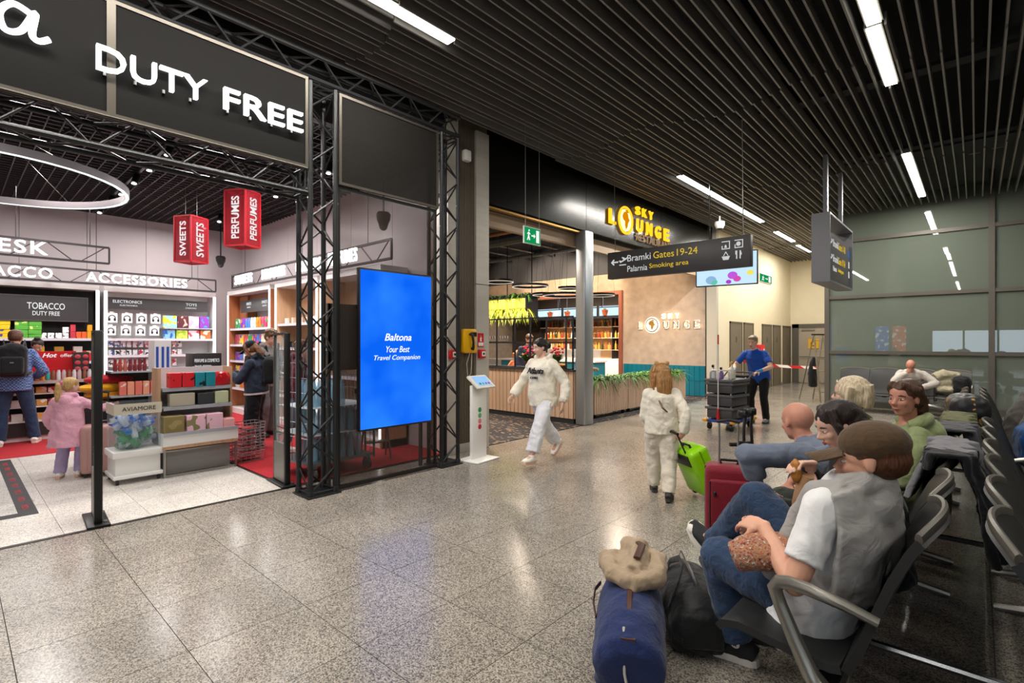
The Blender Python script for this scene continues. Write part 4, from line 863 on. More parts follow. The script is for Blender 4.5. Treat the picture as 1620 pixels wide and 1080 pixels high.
# ---- tobacco counter
ct = thing('sales_counter', 'white and black sales counter with sweets on open shelves', 'counter', (-11.25, .5, 0))
q = lambda nm, m_, *a: MB().b2(*a).obj(nm, m_, ct, smooth=0)
q('counter_top', mat('counter_grey', '#b9a9a6', .4), -.3, .28, -1.3, 1.12, .90, .95); q('back_panel', CHAR, -.26, -.2, -1.3, 1.1, 0, .90); q('base', CHAR, -.26, .22, -1.3, 1.1, .08, .3); q('kick_plate', WHT, -.26, .18, -1.3, 1.1, 0, .08)
q('shelf', WHT, -.2, .24, -1.3, 1.1, .30, .33); q('shelf', WHT, -.2, .16, -1.3, 1.1, .52, .54); q('shelf', WHT, -.2, .1, -1.3, 1.1, .72, .74); q('end_panel', WHT, -.26, .25, 1.08, 1.12, .0, .90)
for (z, x) in ((.33, -11.1), (.54, -11.16), (.74, -11.22)):
    for k in range(11): put('chocolate_box', boxm('choc%d' % (k % 4), (.12, .13, .1), two_tone('choc%d' % (k % 4), ('#b8202c', '#e8e4e0', '#8a3020', '#d8a050')[k % 4], '#f0e8e0', 12, .6)), (x, .0 + k * .145, z), 'chocolate box, %s from the left on the %s shelf of the sales counter' % (ORD[k], {.33: 'lowest', .54: 'middle', .74: 'top'}[z]), 'chocolate box', 'chocolate boxes on the counter shelves')
ho = thing('offer_sign', 'red Hot offer sign standing on the sales counter', 'sign', (-11.2, 1.2, .95)); MB().b2(-.008, .008, -.36, .25, .18, .46).obj('board', RED, ho, smooth=0); MB().b2(-.03, .03, -.3, .2, 0, .18).obj('stand', RED, ho, smooth=0)
word('lettering', 'Hot', (.009, -.17, .36), (0, 1, 0), (0, 0, 1), .18, .07, PRW, ho, depth=.002, bold=.02, shear=.3); word('lettering', 'offer!', (.009, .05, .365), (0, 1, 0), (0, 0, 1), .17, .055, PRW, ho, depth=.002)
cm = [MB().lathe([(.024, 0), (.028, .005), (.028, .12), (.02, .135), (.018, .16)], seg=10).mesh('can%d' % i, mat('can%d' % i, c_, .4)) for i, c_ in enumerate(('#e89a20', '#2a9a90', '#c8c4c8', '#b8a0a0', '#7a4a30'))]
for k in range(13): put('small_bottle', cm[0 if k < 4 else (1 if k == 4 else 2 + k % 3)], (-11.02, .82 + k * .065, .95), '%s small bottle on the counter below the red sign' % (ORD[k] + ' from the left, ' + ('orange' if k < 4 else 'teal' if k == 4 else ('silver', 'dusty pink', 'brown')[k % 3])), 'bottle', 'small bottles on the counter' + str(0 if k < 4 else 1 if k == 4 else 2 + k % 3))
bn = thing('snack_stand', 'black snack stand with round cookies at the end of the counter', 'stand', (-11.1, 1.5, .95)); MB().b2(-.08, .06, -.1, .1, 0, .44).obj('body', CHAR, bn, smooth=0)
for k in range(8): MB().ell((.065, -.05 + .1 * (k % 2), .07 + .1 * (k // 2)), (.012, .042, .036), seg=10, rg=6).obj('cookie', mat('cookie', '#b07838' if k > 3 else '#b8404a', .6), bn)
# ---- anti theft gates
GF = mat('gate_black', '#1a1b1b', .4, .3); GGL = mesh_mat('gate_glass', '#b8c4c4', .18, 1)
def gate(label, loc, rz):
    o = thing('security_gate', label, 'security gate', loc, rz)
    MB().rbox((0, 0, .84), (.05, .06, 1.64), .012).obj('front_post', GF, o); MB().rbox((-.36, 0, .84), (.025, .035, 1.64), .008).obj('rear_post', mat('gate_grey', '#55524e', .4, .5), o)
    MB().box((-.18, 0, 1.65), (.38, .035, .025)).obj('top_rail', GF, o, smooth=0); MB().box((-.18, 0, 1.04), (.32, .006, 1.18)).obj('glass_pane', GGL, o, smooth=0)
    MB().box((-.18, 0, .24), (.34, .03, .42)).obj('lower_panel', mat('gate_panel', '#8a8680', .4, .4), o, smooth=0); MB().rbox((-.17, 0, .01), (.5, .16, .02), .008).obj('foot_plate', GF, o)
    for z in (.62, .56): MB().cyl((-.34, 0, z), (-.02, 0, z), .008, 6).obj('cross_rod', STEEL, o)
    for x in (-.33, .0): MB().cyl((x, .05, .02), (x, .05, .035), .014, 8).obj('bolt', BOLT, o)
gate('black anti-theft gate at the left of the shop entrance', (-5.53, .86, 0), R(-4)); gate('black anti-theft gate beside the truss tower', (-5.53, 2.47, 0), R(-4))
# ---- bottle bin
bi = thing('display_bin', 'white wheeled bin filled with plastic bottles and lettered AVIAMORE', 'display bin', (-7.12, 1.43, 0))
ACR = mesh_mat('acrylic', '#cdd8e0', .07, 1)
MB().rbox((0, 0, .08), (.46, .46, .04), .008).obj('base_board', KW, bi); MB().rbox((0, 0, .20), (.40, .42, .22), .01).obj('base_box', KW, bi); MB().rbox((0, 0, .325), (.45, .47, .07), .01).obj('base_top', KW, bi)
for (a, b_, c_, d_) in ((-.2, .2, -.212, -.208), (-.2, .2, .208, .212), (.198, .202, -.21, .21), (-.202, -.198, -.21, .21)): MB().b2(a, b_, c_, d_, .36, .88).obj('acrylic_side', ACR, bi, smooth=0)
MB().b2(.203, .21, -.22, .22, .76, .88).obj('header', mat('header_bone', '#cfc7b4', .5), bi, smooth=0); word('lettering', 'AVIAMORE', (.211, -.15, .80), (0, 1, 0), (0, 0, 1), .31, .045, mat('print_black', '#151515', .6), bi, depth=.002)
MB().b2(-.2, .2, -.222, -.213, .76, .88).obj('header', mat('header_bone', '#cfc7b4', .5), bi, smooth=0)
for (x, y) in ((.19, -.19), (.19, .19), (-.19, -.19), (-.19, .19)): MB().cyl((x, y - .012, .028), (x, y + .012, .028), .028, 12).obj('castor', BLK, bi)
PETC = [mesh_mat('pet%d' % i, c_, .48, 1) for i, c_ in enumerate(('#dfeaf4', '#4a8ad8', '#4aa86a'))]; CAPC = [mat('cap%d' % i, c_, .4) for i, c_ in enumerate(('#2a6ac8', '#1f5ab8', '#2a9a5a'))]
pb = []
for i in range(3):
    a_ = MB().lathe([(.026, 0), (.032, .01), (.032, .06), (.028, .08), (.032, .10), (.03, .13), (.012, .165)], seg=10).mesh('pet_body%d' % i, PETC[i]); c_ = MB().lathe([(.015, .163), (.015, .188)], seg=10).mesh('pet_cap%d' % i, CAPC[i]); pb.append((a_, c_))
for k in range(70):
    i = (2 if rnd.random() < .6 else 0) if k < 30 else (1 if rnd.random() < .45 else 0)
    z = .40 + .34 * (k / 70); o = bpy.data.objects.new('plastic_bottle', None); col.objects.link(o); o.location = (-7.12 + rnd.uniform(-.12, .135), 1.43 + rnd.uniform(-.135, .135), z)
    o.rotation_euler = (rnd.uniform(-1.4, 1.4), rnd.uniform(-1.4, 1.4), rnd.uniform(0, 6))
    tag(o, ('clear plastic bottle with blue cap lying in the bin', 'blue plastic bottle lying in the upper half of the bin', 'green plastic bottle lying in the lower half of the bin')[i], 'bottle', 'loose bottles in the bin %d' % i); link('bottle_body', pb[i][0], o, (0, 0, -.09)); link('cap', pb[i][1], o, (0, 0, -.09))
# ---- gondola with gift boxes
go = thing('display_shelf', 'white and wood display shelf with boxed gifts beside the bottle bin', 'shelf', (-7.12, 2.05, 0))
q = lambda nm, m_, *a: MB().b2(*a).obj(nm, m_, go, smooth=0)
q('side_panel', WOOD, -.22, .06, -.40, -.375, .32, 1.25); q('side_panel', WOOD, -.22, .06, .375, .40, .32, 1.25); q('back_panel', mat('gondola_back', '#e8dede', .5), -.22, -.2, -.375, .375, .32, 1.25); q('lower_body', KW, -.22, .26, -.40, .40, .36, .50); q('wood_base', WOOD, -.22, .24, -.40, .40, .32, .36)
q('shelf', SHG, -.2, .1, -.37, .37, 1.00, 1.02); q('shelf', SHG, -.2, .14, -.37, .37, .78, .80)
for z, x in ((1.0, .1), (.78, .14), (.495, .262)): q('price_rail', SHG, x, x + .008, -.37 if z > .6 else -.4, .37 if z > .6 else .4, z - .02, z + .02)
for (x, y) in ((.23, -.38), (.23, .38), (-.2, -.38), (-.2, .38)): q('leg', STEEL, x - .012, x + .012, y - .012, y + .012, 0, .32)
q('foot_bar', STEEL, .22, .24, -.38, .38, 0.01, .03); q('storage_box', mat('storage_grey', '#8a8684', .5), -.15, .15, -.34, .34, .02, .28); q('front_rail', STEEL, .22, .24, -.38, .38, .29, .31)
for k, (c_, w_, d_, y, z, lab) in enumerate((('#d8202c', .13, .2, -.24, 1.02, 'red'), ('#d8202c', .13, .2, -.105, 1.02, 'red'), ('#1a8a9a', .11, .2, .02, 1.02, 'teal'), ('#1a8a9a', .11, .2, .135, 1.02, 'teal'))):
    put('gift_box', boxm('gb' + c_, (.14, w_ - .006, .175), two_tone('gb' + c_, c_, '#1a1216', 13, .66)), (-7.07, 2.05 + y, z), ('left ' if k % 2 == 0 else 'right ') + lab + ' gift box with handle on the top shelf of the display', 'gift box', lab + ' gift boxes on the display shelf')
mbp = MB(); mbp.rings([[(.07 * s_ * math.cos(a) , .12 * s_ * math.sin(a), z) for a in [2 * math.pi * k / 16 for k in range(16)]] for (s_, z) in ((.9, 0), (1, .03), (1, .1), (.85, .15), (.5, .17))]); put('toiletry_bag', mbp.mesh('toiletry_bag', two_tone('bag_red', '#b81420', '#e84030', 12, .62, .2)), (-7.07, 2.31, 1.02), 'shiny red toiletry bag on the top shelf of the display', 'bag', None)
for (w_, h_, y, c1, c2, lab) in ((.26, .15, -.17, '#b8b09c', '#4a463c', 'beige patterned'), (.17, .14, .08, '#3a3a3c', '#a8a090', 'dark grey'), (.15, .15, .26, '#c8d0a8', '#2a7a2a', 'pale green')):
    put('gift_box', boxm('gm' + c1, (.13, w_, h_), two_tone('gm' + c1, c1, c2, 9, .68)), (-7.06, 2.05 + y, .80), lab + ' gift box on the middle shelf of the display', 'gift box', None)
for (w_, h_, y, c1, c2, lab) in ((.21, .2, -.28, '#8a7a4a', '#a08f5c', 'gold'), (.2, .19, -.05, '#f0c0d0', '#8a8058', 'left pink floral'), (.18, .19, .15, '#f0c0d0', '#8a8058', 'right pink floral'), (.13, .11, .31, '#f0b0b0', '#c05a60', 'small pink')):
    put('gift_box', boxm('gl' + lab, (.16, w_, h_), two_tone('gl' + c1, c1, c2, 8, .62)), (-6.98, 2.05 + y, .50), lab + ' gift box on the lowest shelf of the display', 'gift box', None)
# ---- displays behind
td = thing('cosmetics_stand', 'tall white cosmetics stand with blue stripes behind the bottle bin', 'stand', (-7.9, 1.75, 0)); q = lambda nm, m_, *a: MB().b2(*a).obj(nm, m_, td, smooth=0)
q('body', WHT, -.2, .1, -.42, .2, 0, .62); q('column', WHT, -.15, .15, .02, .2, .62, 1.58); q('shelf', SHG, -.2, .15, -.42, .1, 1.18, 1.2); q('shelf', SHG, -.2, .15, -.42, .1, .88, .9); q('rear_panel', CHAR, -.2, -.18, -.42, .1, .62, 1.2)
for y in (.05, .11, .165): q('blue_stripe', mat('stripe_blue', '#2a4fb0', .4), .15, .153, y - .014, y + .014, 1.1, 1.5)
for k in range(7): put('lipstick', MB().lathe([(.012, 0), (.012, .04), (.009, .042), (.009, .075)], seg=8).mesh('lipstick', mat('lipstick%d' % (k % 3), ('#8a2a30', '#b04a3a', '#c86a5a')[k % 3], .4)) if k < 3 else bpy.data.meshes['lipstick'], (-7.82, 1.38 + k * .05, 1.2), 'lipstick, %s from the left on the cosmetics stand' % ORD[k], 'lipstick', 'lipsticks on the cosmetics stand', 0, (1.8, 1.8, 2))
for k in range(5): put('cosmetic_box', boxm('cosb%d' % (k % 2), (.06, .07, .17), two_tone('cosb%d' % (k % 2), ('#e87a6a', '#f0a080')[k % 2], '#f4dcd4', 14, .65)), (-7.8, 1.45 + k * .08, .9), 'coral cosmetic box, %s from the left on the stand' % ORD[k], 'cosmetic box', 'coral cosmetic boxes')
tk = thing('cosmetics_cube', 'black cube display with white words PERFUME & COSMETICS', 'display', (-7.85, 2.36, 0)); MB().rbox((0, 0, .55), (.34, .5, 1.1), .01).obj('pedestal', WHT, tk); MB().rbox((0, .0, 1.26), (.28, .36, .3), .006).obj('cube', CHAR, tk)
word('lettering', 'PERFUME & COSMETICS', (.141, -.15, 1.29), (0, 1, 0), (0, 0, 1), .3, .045, PRW, tk, depth=.002); word('lettering', 'TRAVEL EDITION', (.141, -.15, 1.22), (0, 1, 0), (0, 0, 1), .2, .03, PRW, tk, depth=.002)
for k in range(3): put('gift_bag', boxm('giftbag', (.08, .09, .15), two_tone('giftbag', '#e86a70', '#f4dcdc', 9, .6)), (-7.78, 2.62 + k * .1, 1.1), 'coral gift bag beside the black cube', 'gift bag', 'coral gift bags') if False else None
pt = thing('plush_rack', 'dark rack piled with red and yellow plush cushions', 'rack', (-8.15, 1.33, 0)); MB().rbox((0, 0, .42), (.5, .5, .84), .02).obj('body', CHAR, pt)
for (x, y, z, c_, lab) in ((.02, .05, 1.09, '#b81828', 'red'), (.05, -.02, .99, '#e8a818', 'upper yellow'), (.05, .05, .90, '#e0981a', 'lower yellow')):
    put('plush_cushion', MB().ell((0, 0, 0), (.17, .26, .065), seg=16, rg=9).mesh('cushion' + lab, fabric('cushion' + lab, c_)), (-8.15 + x, 1.33 + y, z), lab + ' plush cushion on the dark rack', 'cushion', None)
# wire baskets
WB = mat('basket_wire', '#b9b6b8', .3, .9)
def basket(label, z, dx):
    o = thing('shopping_basket', label, 'basket', (-7.12 + dx, 2.64 + dx * .6, z), R(8), 'stacked wire shopping baskets')
    X, Y, H_ = .13, .18, .12
    for k in range(7): MB().tube([(-X, -Y + k * Y / 3, H_), (-X * .85, -Y + k * Y / 3, 0), (X * .85, -Y + k * Y / 3, 0), (X, -Y + k * Y / 3, H_)], .003, 4).obj('cross_wire', WB, o)
    for (zz, s_) in ((0, .87), (.04, .9), (.08, .95), (H_, 1.)): MB().tube([(-X * s_, -Y * s_, zz), (X * s_, -Y * s_, zz), (X * s_, Y * s_, zz), (-X * s_, Y * s_, zz)], .0035 if zz < .1 else .006, 4, closed=True).obj('rim_wire', WB, o)
    MB().b2(-X * .7, X * .7, -.08, .08, H_ * .3, H_ * .3 + .02).obj('red_handle', RED, o, smooth=0)
for k in range(6): basket(('lowest', 'second', 'third', 'fourth', 'fifth', 'topmost')[k] + ' wire shopping basket of the stack on the red carpet', .012 + k * .075, .008 * (k % 2))
# floor tape
tp = MB().b2(-9.5, -6.33, .43, .56, .0, .003).b2(-6.46, -6.33, -.9, .43, .0, .003).obj('floor_tape', mat('tape_black', '#2c2a2b', .6), smooth=0); tag(tp, 'black floor tape with red queue words on the pale shop floor', 'floor tape')
for k in range(8):
    word('red_print', 'KEEP DISTANCE' if k % 2 else 'QUEUE HERE', (-6.75 - k * .36, .465, .003), (-1, 0, 0), (0, -1, 0), .2, .05, mat('tape_red', '#c8303a', .6), tp, depth=.001) if False else word('red_print', 'TU CZEKAJ', (-6.55 - k * .36, .53, .003), (-1, 0, 0), (0, -1, 0), .2, .06, mat('tape_red', '#c8303a', .6), tp, depth=.001)
# ---- roll cage with bottled water behind the tinted glass, step stool
CG = mat('cage_zinc', '#8d9296', .35, .8); rcg2 = thing('roll_cage', 'zinc roll cage loaded with bottled water behind the tinted glass', 'roll cage', (-5.85, 3.1, 0), R(4))
X, Y = .36, .42
MB().b2(-X, X, -Y, Y, .17, .2).obj('platform', CG, rcg2, smooth=0)
for (sx, sy) in ((1, 1), (1, -1), (-1, 1), (-1, -1)):
    MB().cyl((sx * X, sy * Y, .15), (sx * X, sy * Y, 1.55), .014, 8).obj('corner_tube', CG, rcg2); MB().cyl((sx * (X - .06), sy * (Y - .06) - .02, .07), (sx * (X - .06), sy * (Y - .06) + .02, .07), .07, 14).obj('wheel', mat('wheel_grey', '#5a5652', .6), rcg2)
    MB().b2(sx * (X - .06) - .03, sx * (X - .06) + .03, sy * (Y - .06) - .03, sy * (Y - .06) + .03, .1, .17).obj('wheel_fork', CG, rcg2, smooth=0)
for sy in (1, -1):
    for k in range(10): MB().cyl((-X + k * .08, sy * Y, .2), (-X + k * .08, sy * Y, 1.55), .004, 4).obj('side_wire', CG, rcg2)
    for k in range(8): MB().cyl((-X, sy * Y, .3 + k * .17), (X, sy * Y, .3 + k * .17), .004, 4).obj('side_wire', CG, rcg2)
WTR = mesh_mat('water_pack', '#9cc4dc', .5, 1); wbm = MB().lathe([(.036, 0), (.04, .02), (.036, .12), (.04, .2), (.014, .28), (.016, .30)], seg=9).mesh('water_bottle', WTR)
for z in (.2, .51, .82):
    for i in range(6):
        for j in range(4):
            if z > .8 and i > 3: continue
            put('water_bottle', wbm, (-5.85 + .27 - j * .09, 3.1 - .3 + i * .115, z), 'clear water bottle, %s from the left and %s from the glass in the %s layer' % (ORD[i], ORD[j], {.2: 'lowest', .51: 'middle', .82: 'top'}[z]), 'bottle', 'water bottles layer %.2f' % z)
    if z < .8: MB().b2(-X, X, -Y, Y, z + .302, z + .308).obj('layer_board', mat('film', '#b9c4c8', .4), rcg2, smooth=0)
stl = thing('step_stool', 'small aluminium step stool on the red carpet behind the glass', 'step stool', (-5.95, 3.85, .006), R(-20))
for (sy) in (-.17, .17):
    MB().cyl((.14, sy, 0), (.0, sy * .85, .48), .012, 6).obj('front_leg', STEEL, stl); MB().cyl((-.16, sy, 0), (-.02, sy * .85, .48), .012, 6).obj('rear_leg', STEEL, stl)
MB().rbox((-.01, 0, .49), (.2, .34, .03), .008).obj('top_step', STEEL, stl); MB().rbox((.09, 0, .24), (.12, .3, .025), .008).obj('lower_step', STEEL, stl)
for (x, y, z, lab) in ((-12.2, 4.0, 3.30, 'black dome camera on a long stem in the shop corner'), (-6.0, 4.0, 3.2, 'black dome camera on a long stem above the blue screen')):
    o = thing('dome_camera', lab, 'camera', (x, y, z)); MB().cyl((0, 0, .12), (0, 0, 4.12 - z), .014, 6).obj('stem', BLK, o); MB().lathe([(.0, -.1), (.05, -.08), (.07, -.02), (.09, .02), (.1, .1), (.08, .13), (.015, .14)], seg=14).obj('housing', BLK, o); MB().ell((0, 0, -.05), (.06, .06, .07), seg=12, rg=8).obj('dome', mat('dome_glass', '#3a3a40', .08), o)
# ================================================================ RESTAURANT
PLAS = mat('raw_plaster', '#a8988a', .8, var=.16, vscale=5, bump=.15, bscale=14); TERR = mat('terracotta_frame', '#8a4f3c', .6); DGR = mat('restaurant_dark', '#3a3f4a', .8)
pw_ = struct(MB().b2(-8.28, -5.62, 14.35, 14.6, 0, 3.68).b2(-15.5, -8.28, 14.35, 14.6, 3.1, 3.75).obj('wall_restaurant', PLAS, smooth=0), 'raw plaster wall with the illuminated logo')
MB().b2(-5.62, -5.34, 14.33, 14.47, 0, 5.0).obj('corner_pilaster', GREYW, pw_, smooth=0); MB().b2(-5.645, -5.62, 14.32, 14.35, 0, 3.68).obj('edge_trim', BLK, pw_, smooth=0)
TEAL = mat('teal_tile', '#12697e', .15, rand=.10, spec=.7)
for r_ in range(2):
    for k in range(17):
        x0 = -5.66 - (k + 1) * .152; MB().b2(x0 + .004, x0 + .148, 14.325, 14.35, .03 + r_ * .43, .03 + r_ * .43 + .424).obj('wall_tile', TEAL, pw_, smooth=0)
MB().b2(-8.40, -8.28, 14.28, 14.5, 0, 3.2).b2(-13.5, -8.40, 14.28, 14.5, 3.08, 3.2).obj('opening_frame', TERR, pw_, smooth=0)
struct(MB().b2(-15.6, -15.4, 4.95, 17.2, 0, 5).obj('wall_restaurant_side', PLAS, smooth=0), 'far side wall of the restaurant')
struct(MB().b2(-15.5, -5.62, 17, 17.2, 0, 5).obj('wall_bar', mat('bar_wall', '#4a4038', .8), smooth=0), 'back wall behind the bar')
struct(MB().b2(-8.28, -8.1, 14.6, 17, 0, 4).obj('wall_bar_side', PLAS, smooth=0), 'side wall of the bar recess')
rcl = struct(MB().b2(-15.5, -5.62, 4.95, 17.2, 4.9, 5.0).obj('ceiling', DGR, smooth=0), 'dark technical ceiling of the restaurant')
struct(MB().b2(-15.5, -5.62, 14.36, 14.6, 3.75, 4.9).obj('wall_band', DGR, smooth=0), 'dark band above the plaster wall of the restaurant')
struct(MB().b2(-15.5, -5.95, 4.97, 5.02, 0, 4.9).obj('wall_partition', mat('partition_grey', '#9a948c', .7), smooth=0), 'partition between the shop and the restaurant')
for k, (y, z, r_, c_) in enumerate(((6.4, 4.2, .05, '#8a8f98'), (7.6, 4.35, .12, '#6a6f78'), (9.2, 4.25, .05, '#a06a4a'), (10.6, 4.45, .16, '#5a606a'), (12.4, 4.3, .06, '#8a8f98'))):
    MB().cyl((-15, y, z), (-5.9, y, z), r_, 10).obj('pipe', mat('pipe%d' % k, c_, .4, .5), rcl)
for k in range(8): MB().cyl((-14 + k, 5.2, 4.55), (-14 + k, 14.2, 4.55), .03, 6).obj('conduit', mat('conduit', '#6d727c', .4, .6), rcl)
# wall logo
lw = thing('wall_logo', 'backlit SKY LOUNGE lettering with globe on the plaster wall', 'sign', (-6.75, 14.3, 1.95))
HALO = emis('halo_warm', (1, .80, .55), 3.2); FACE = mat('logo_bronze', '#5f5a48', .5)
def wl2(s, x0, x1, z0, z1, fm):
    letters(s, (x0 + 6.75, .035, z0 - 1.95 - .012), (1, 0, 0), (0, 0, 1), x1 - x0 + .0, z1 - z0 + .024, HALO, lw, depth=.012, bold=.02, name='letter_glow'); letters(s, (x0 + 6.75, .0, z0 - 1.95), (1, 0, 0), (0, 0, 1), x1 - x0, z1 - z0, fm, lw, depth=.02, name='letter')
wl2('L', -7.72, -7.60, 1.97, 2.17, FACE)
for k, c_ in enumerate('UNGE'): wl2(c_, -6.90 + k * .31, -6.74 + k * .31, 1.97, 2.17, FACE)
for k, c_ in enumerate('SKY'): wl2(c_, -6.95 + k * .21, -6.83 + k * .21, 2.26, 2.40, HALO)
MB().cyl((-7.27 + 6.75, .04, .125), (-7.27 + 6.75, .03, .125), .245, 28).obj('globe_glow', HALO, lw); globe(lw, (-7.27 + 6.75, .01, .125), .20, (1, 0, 0), FACE, emis('globe_face', (1, .9, .75), 1.2), mat('globe_bronze', '#8a6a20', .4))
for (x, z) in ((-7.66, 2.07), (-7.42, 2.07), (-7.12, 2.07), (-6.88, 2.34), (-6.68, 2.34), (-6.46, 2.34), (-6.82, 2.04), (-6.51, 2.04), (-6.2, 2.04), (-5.89, 2.04)):   # point lights added just in front of the letters for the wall halo
    d = bpy.data.lights.new('logo_halo_light', 'POINT'); d.energy = 1.1; d.color = (1, .62, .36); d.shadow_soft_size = .02; o = bpy.data.objects.new('logo_halo_light', d); col.objects.link(o); o.location = (x, 14.27, z)
# counter with slats and black glazing frame
PALE = mat('slat_oak', '#c9ab94', .5, var=.1, vscale=3, stretch=(6, 6, .6), rand=.06); FB = mat('frame_navy', '#1e2430', .45, .3)
ctr = thing('restaurant_counter', 'oak slatted restaurant counter behind the woman in white', 'counter', (-6.75, 8.2, 0))
X0, X1 = -1.85, 1.08
MB().b2(X0, X1, -.2, .28, .1, 1.0).obj('core', mat('core_dark', '#4a3c33', .8), ctr, smooth=0); MB().b2(X0, X1 + .01, -.22, .28, 0, .1).obj('plinth', mat('plinth_dark', '#22262c', .6), ctr, smooth=0); MB().b2(X0, X1 + .03, -.26, .3, 1.0, 1.03).obj('top', mat('plinth_dark', '#22262c', .6), ctr, smooth=0)
smesh = MB().b2(-.047, .047, -.03, 0, .1, 1.0).mesh('slat', PALE, 0)
for k in range(29): link('slat', smesh, ctr, (X1 - .05 - k * .107, -.2, 0))
for k in range(4): link('slat', MB().b2(0, .03, -.05, .05, .1, 1.0).mesh('slat', PALE, 0), ctr, (X1, -.15 + k * .107, 0))
gf = thing('black_rack', 'black metal grid frame standing on the oak counter', 'frame', (-6.75, 8.0, 1.03))
for x in (X0, X0 + .12, -.95, -.42, .0, .42, .9, 1.06): MB().b2(x - .013, x + .013, -.013, .013, 0, 1.02).obj('upright', FB, gf, smooth=0)
for z in (.012, .52, 1.02): MB().b2(X0, 1.073, -.013, .013, z - .013, z + .013).obj('crossbar', FB, gf, smooth=0)
# planters along the front
FERN = [mat('fern%d' % i, c_, .55, var=.2, vscale=8) for i, c_ in enumerate(('#3f7a34', '#6a9a3a', '#2f5f30'))]
def leaves(mb, c, n, L, spread, droop, rng, w=.02, up=.5):
    for _ in range(n):
        a = rng.uniform(0, 6.283); p = Vector((c[0] + rng.uniform(-spread[0], spread[0]), c[1] + rng.uniform(-spread[1], spread[1]), c[2])); d = Vector((math.cos(a), math.sin(a), up + rng.uniform(-.2, .6))).normalized(); s_ = d.cross(Vector((0, 0, 1))).normalized(); l_ = L * rng.uniform(.6, 1.2)
        pts = [];
        for k in range(5):
            t_ = k / 4; q_ = p + d * (l_ * t_) + Vector((0, 0, -droop * l_ * t_ * t_)); ww = w * (math.sin(math.pi * min(1, t_ * .9 + .1)) + .05); pts.append((q_ - s_ * ww, q_ + s_ * ww))
        vs = [v for pr_ in pts for v in pr_]; mb.cur = rng.randrange(3); mb.add(vs, [(2 * k, 2 * k + 1, 2 * k + 3, 2 * k + 2) for k in range(4)])
def planter(y0, y1, label, seed):
    o = thing('planter', label, 'planter', (-5.85, (y0 + y1) / 2, 0), group='oak slatted planters at the restaurant front'); W = (y1 - y0) / 2 - .01; rg_ = random.Random(seed)
    MB().b2(-.2, .12, -W + .02, W - .02, .1, .74).obj('trough', mat('core_dark', '#4a3c33', .8), o, smooth=0); MB().b2(-.19, .11, -W + .03, W - .03, .70, .75).obj('soil', mat('soil', '#2c2119', .9), o, smooth=0)
    n_ = int((2 * W) / .068); sm = MB().b2(.12, .145, -.024, .024, .09, .76).mesh('slat', PALE, 0)
    for k in range(n_): link('slat', sm, o, (0, -W + .034 + k * 2 * W / n_, 0))
    sm2 = MB().b2(-.024, .024, -.025, 0, .09, .76).mesh('slat', PALE, 0)
    for k in range(5): link('slat', sm2, o, (-.17 + k * .068, -W + .02, 0))
    for (x, y) in ((.08, -W + .1), (.08, W - .1), (-.15, -W + .1), (-.15, W - .1)): MB().cyl((x, y - .012, .045), (x, y + .012, .045), .045, 10).obj('castor', BLK, o)
    mb = MB(); leaves(mb, (-.03, 0, .75), int(560 * W), .40, (.1, W * .93), .55, rg_, .012, .55); leaves(mb, (.1, 0, .76), int(90 * W), .30, (.03, W * .93), 1.2, rg_, .012, .2)
    f = mb.obj('foliage', FERN, o); f['kind'] = 'stuff'
planter(8.75, 10.1, 'oak planter with ferns nearest the steel post', 3); planter(10.12, 11.6, 'middle oak planter with ferns along the restaurant front', 4); planter(11.62, 13.15, 'oak planter with ferns behind the child in front of the teal tiles', 5)
# ring lamps
BR = mat('ring_black', '#2a2826', .4, .4); RG = emis('ring_dim', (1, .85, .68), .9)
for k, (x, y, z, r_, lab) in enumerate(((-7.6, 9.0, 2.83, .42, 'widest ring lamp left of centre in the restaurant'), (-7.15, 9.9, 2.82, .26, 'small ring lamp beside the steel post'), (-7.9, 9.9, 2.72, .30, 'small lower ring lamp under the widest ring'), (-7.0, 9.5, 2.62, .50, 'wide low ring lamp behind the steel post'), (-8.5, 8.9, 3.0, .36, 'ring lamp half hidden by the steel column'), (-6.7, 10.6, 2.68, .32, 'ring lamp right of the steel post'))):
    ring_lamp(lab, (x, y, z), r_, .03, .05, 4.86 - z, RG, BR)
# hanging planter shelf with glowing hedge
hp = thing('hanging_planter', 'hanging shelf with glowing yellow green trailing plants and ferns', 'planter', (-11.2, 11.8, 2.05)); rg_ = random.Random(11)
MB().b2(-1.9, 1.35, -.3, .3, .85, .9).obj('shelf_board', FB, hp, smooth=0)
YG = [mat('trail%d' % i, c_, .6) for i, c_ in enumerate(('#c8d83a', '#9ac030', '#e8e070'))]
for k in range(8): MB().rbox((-1.7 + k * .4, -.16, .68), (.32, .2, .3), .03).obj('light_box', mat('lamp_yellow', '#e8d860', .5, emit=.7, ecol=hx('#f4e060')), hp)
mb = MB(); leaves(mb, (-.28, -.22, .52), 900, .34, (1.6, .12), .9, rg_, .016, -.5); f = mb.obj('trailing_leaves', YG, hp); f['kind'] = 'stuff'
mb = MB(); leaves(mb, (-.28, -.1, .9), 420, .5, (1.6, .15), .8, rg_, .02, .5); f = mb.obj('fern_leaves', FERN, hp); f['kind'] = 'stuff'
for x in (-1.85, -.6, .3, 1.3): MB().cyl((x, 0, .9), (x, 0, 2.5), .015, 6).obj('drop_rod', FB, hp)
MB().b2(-1.9, 1.35, -.28, .28, .26, .29).obj('lower_shelf', FB, hp, smooth=0)
for x in (-1.85, 1.3): MB().b2(x - .015, x + .015, -.28, .28, .26, .9).obj('side_bar', FB, hp, smooth=0)
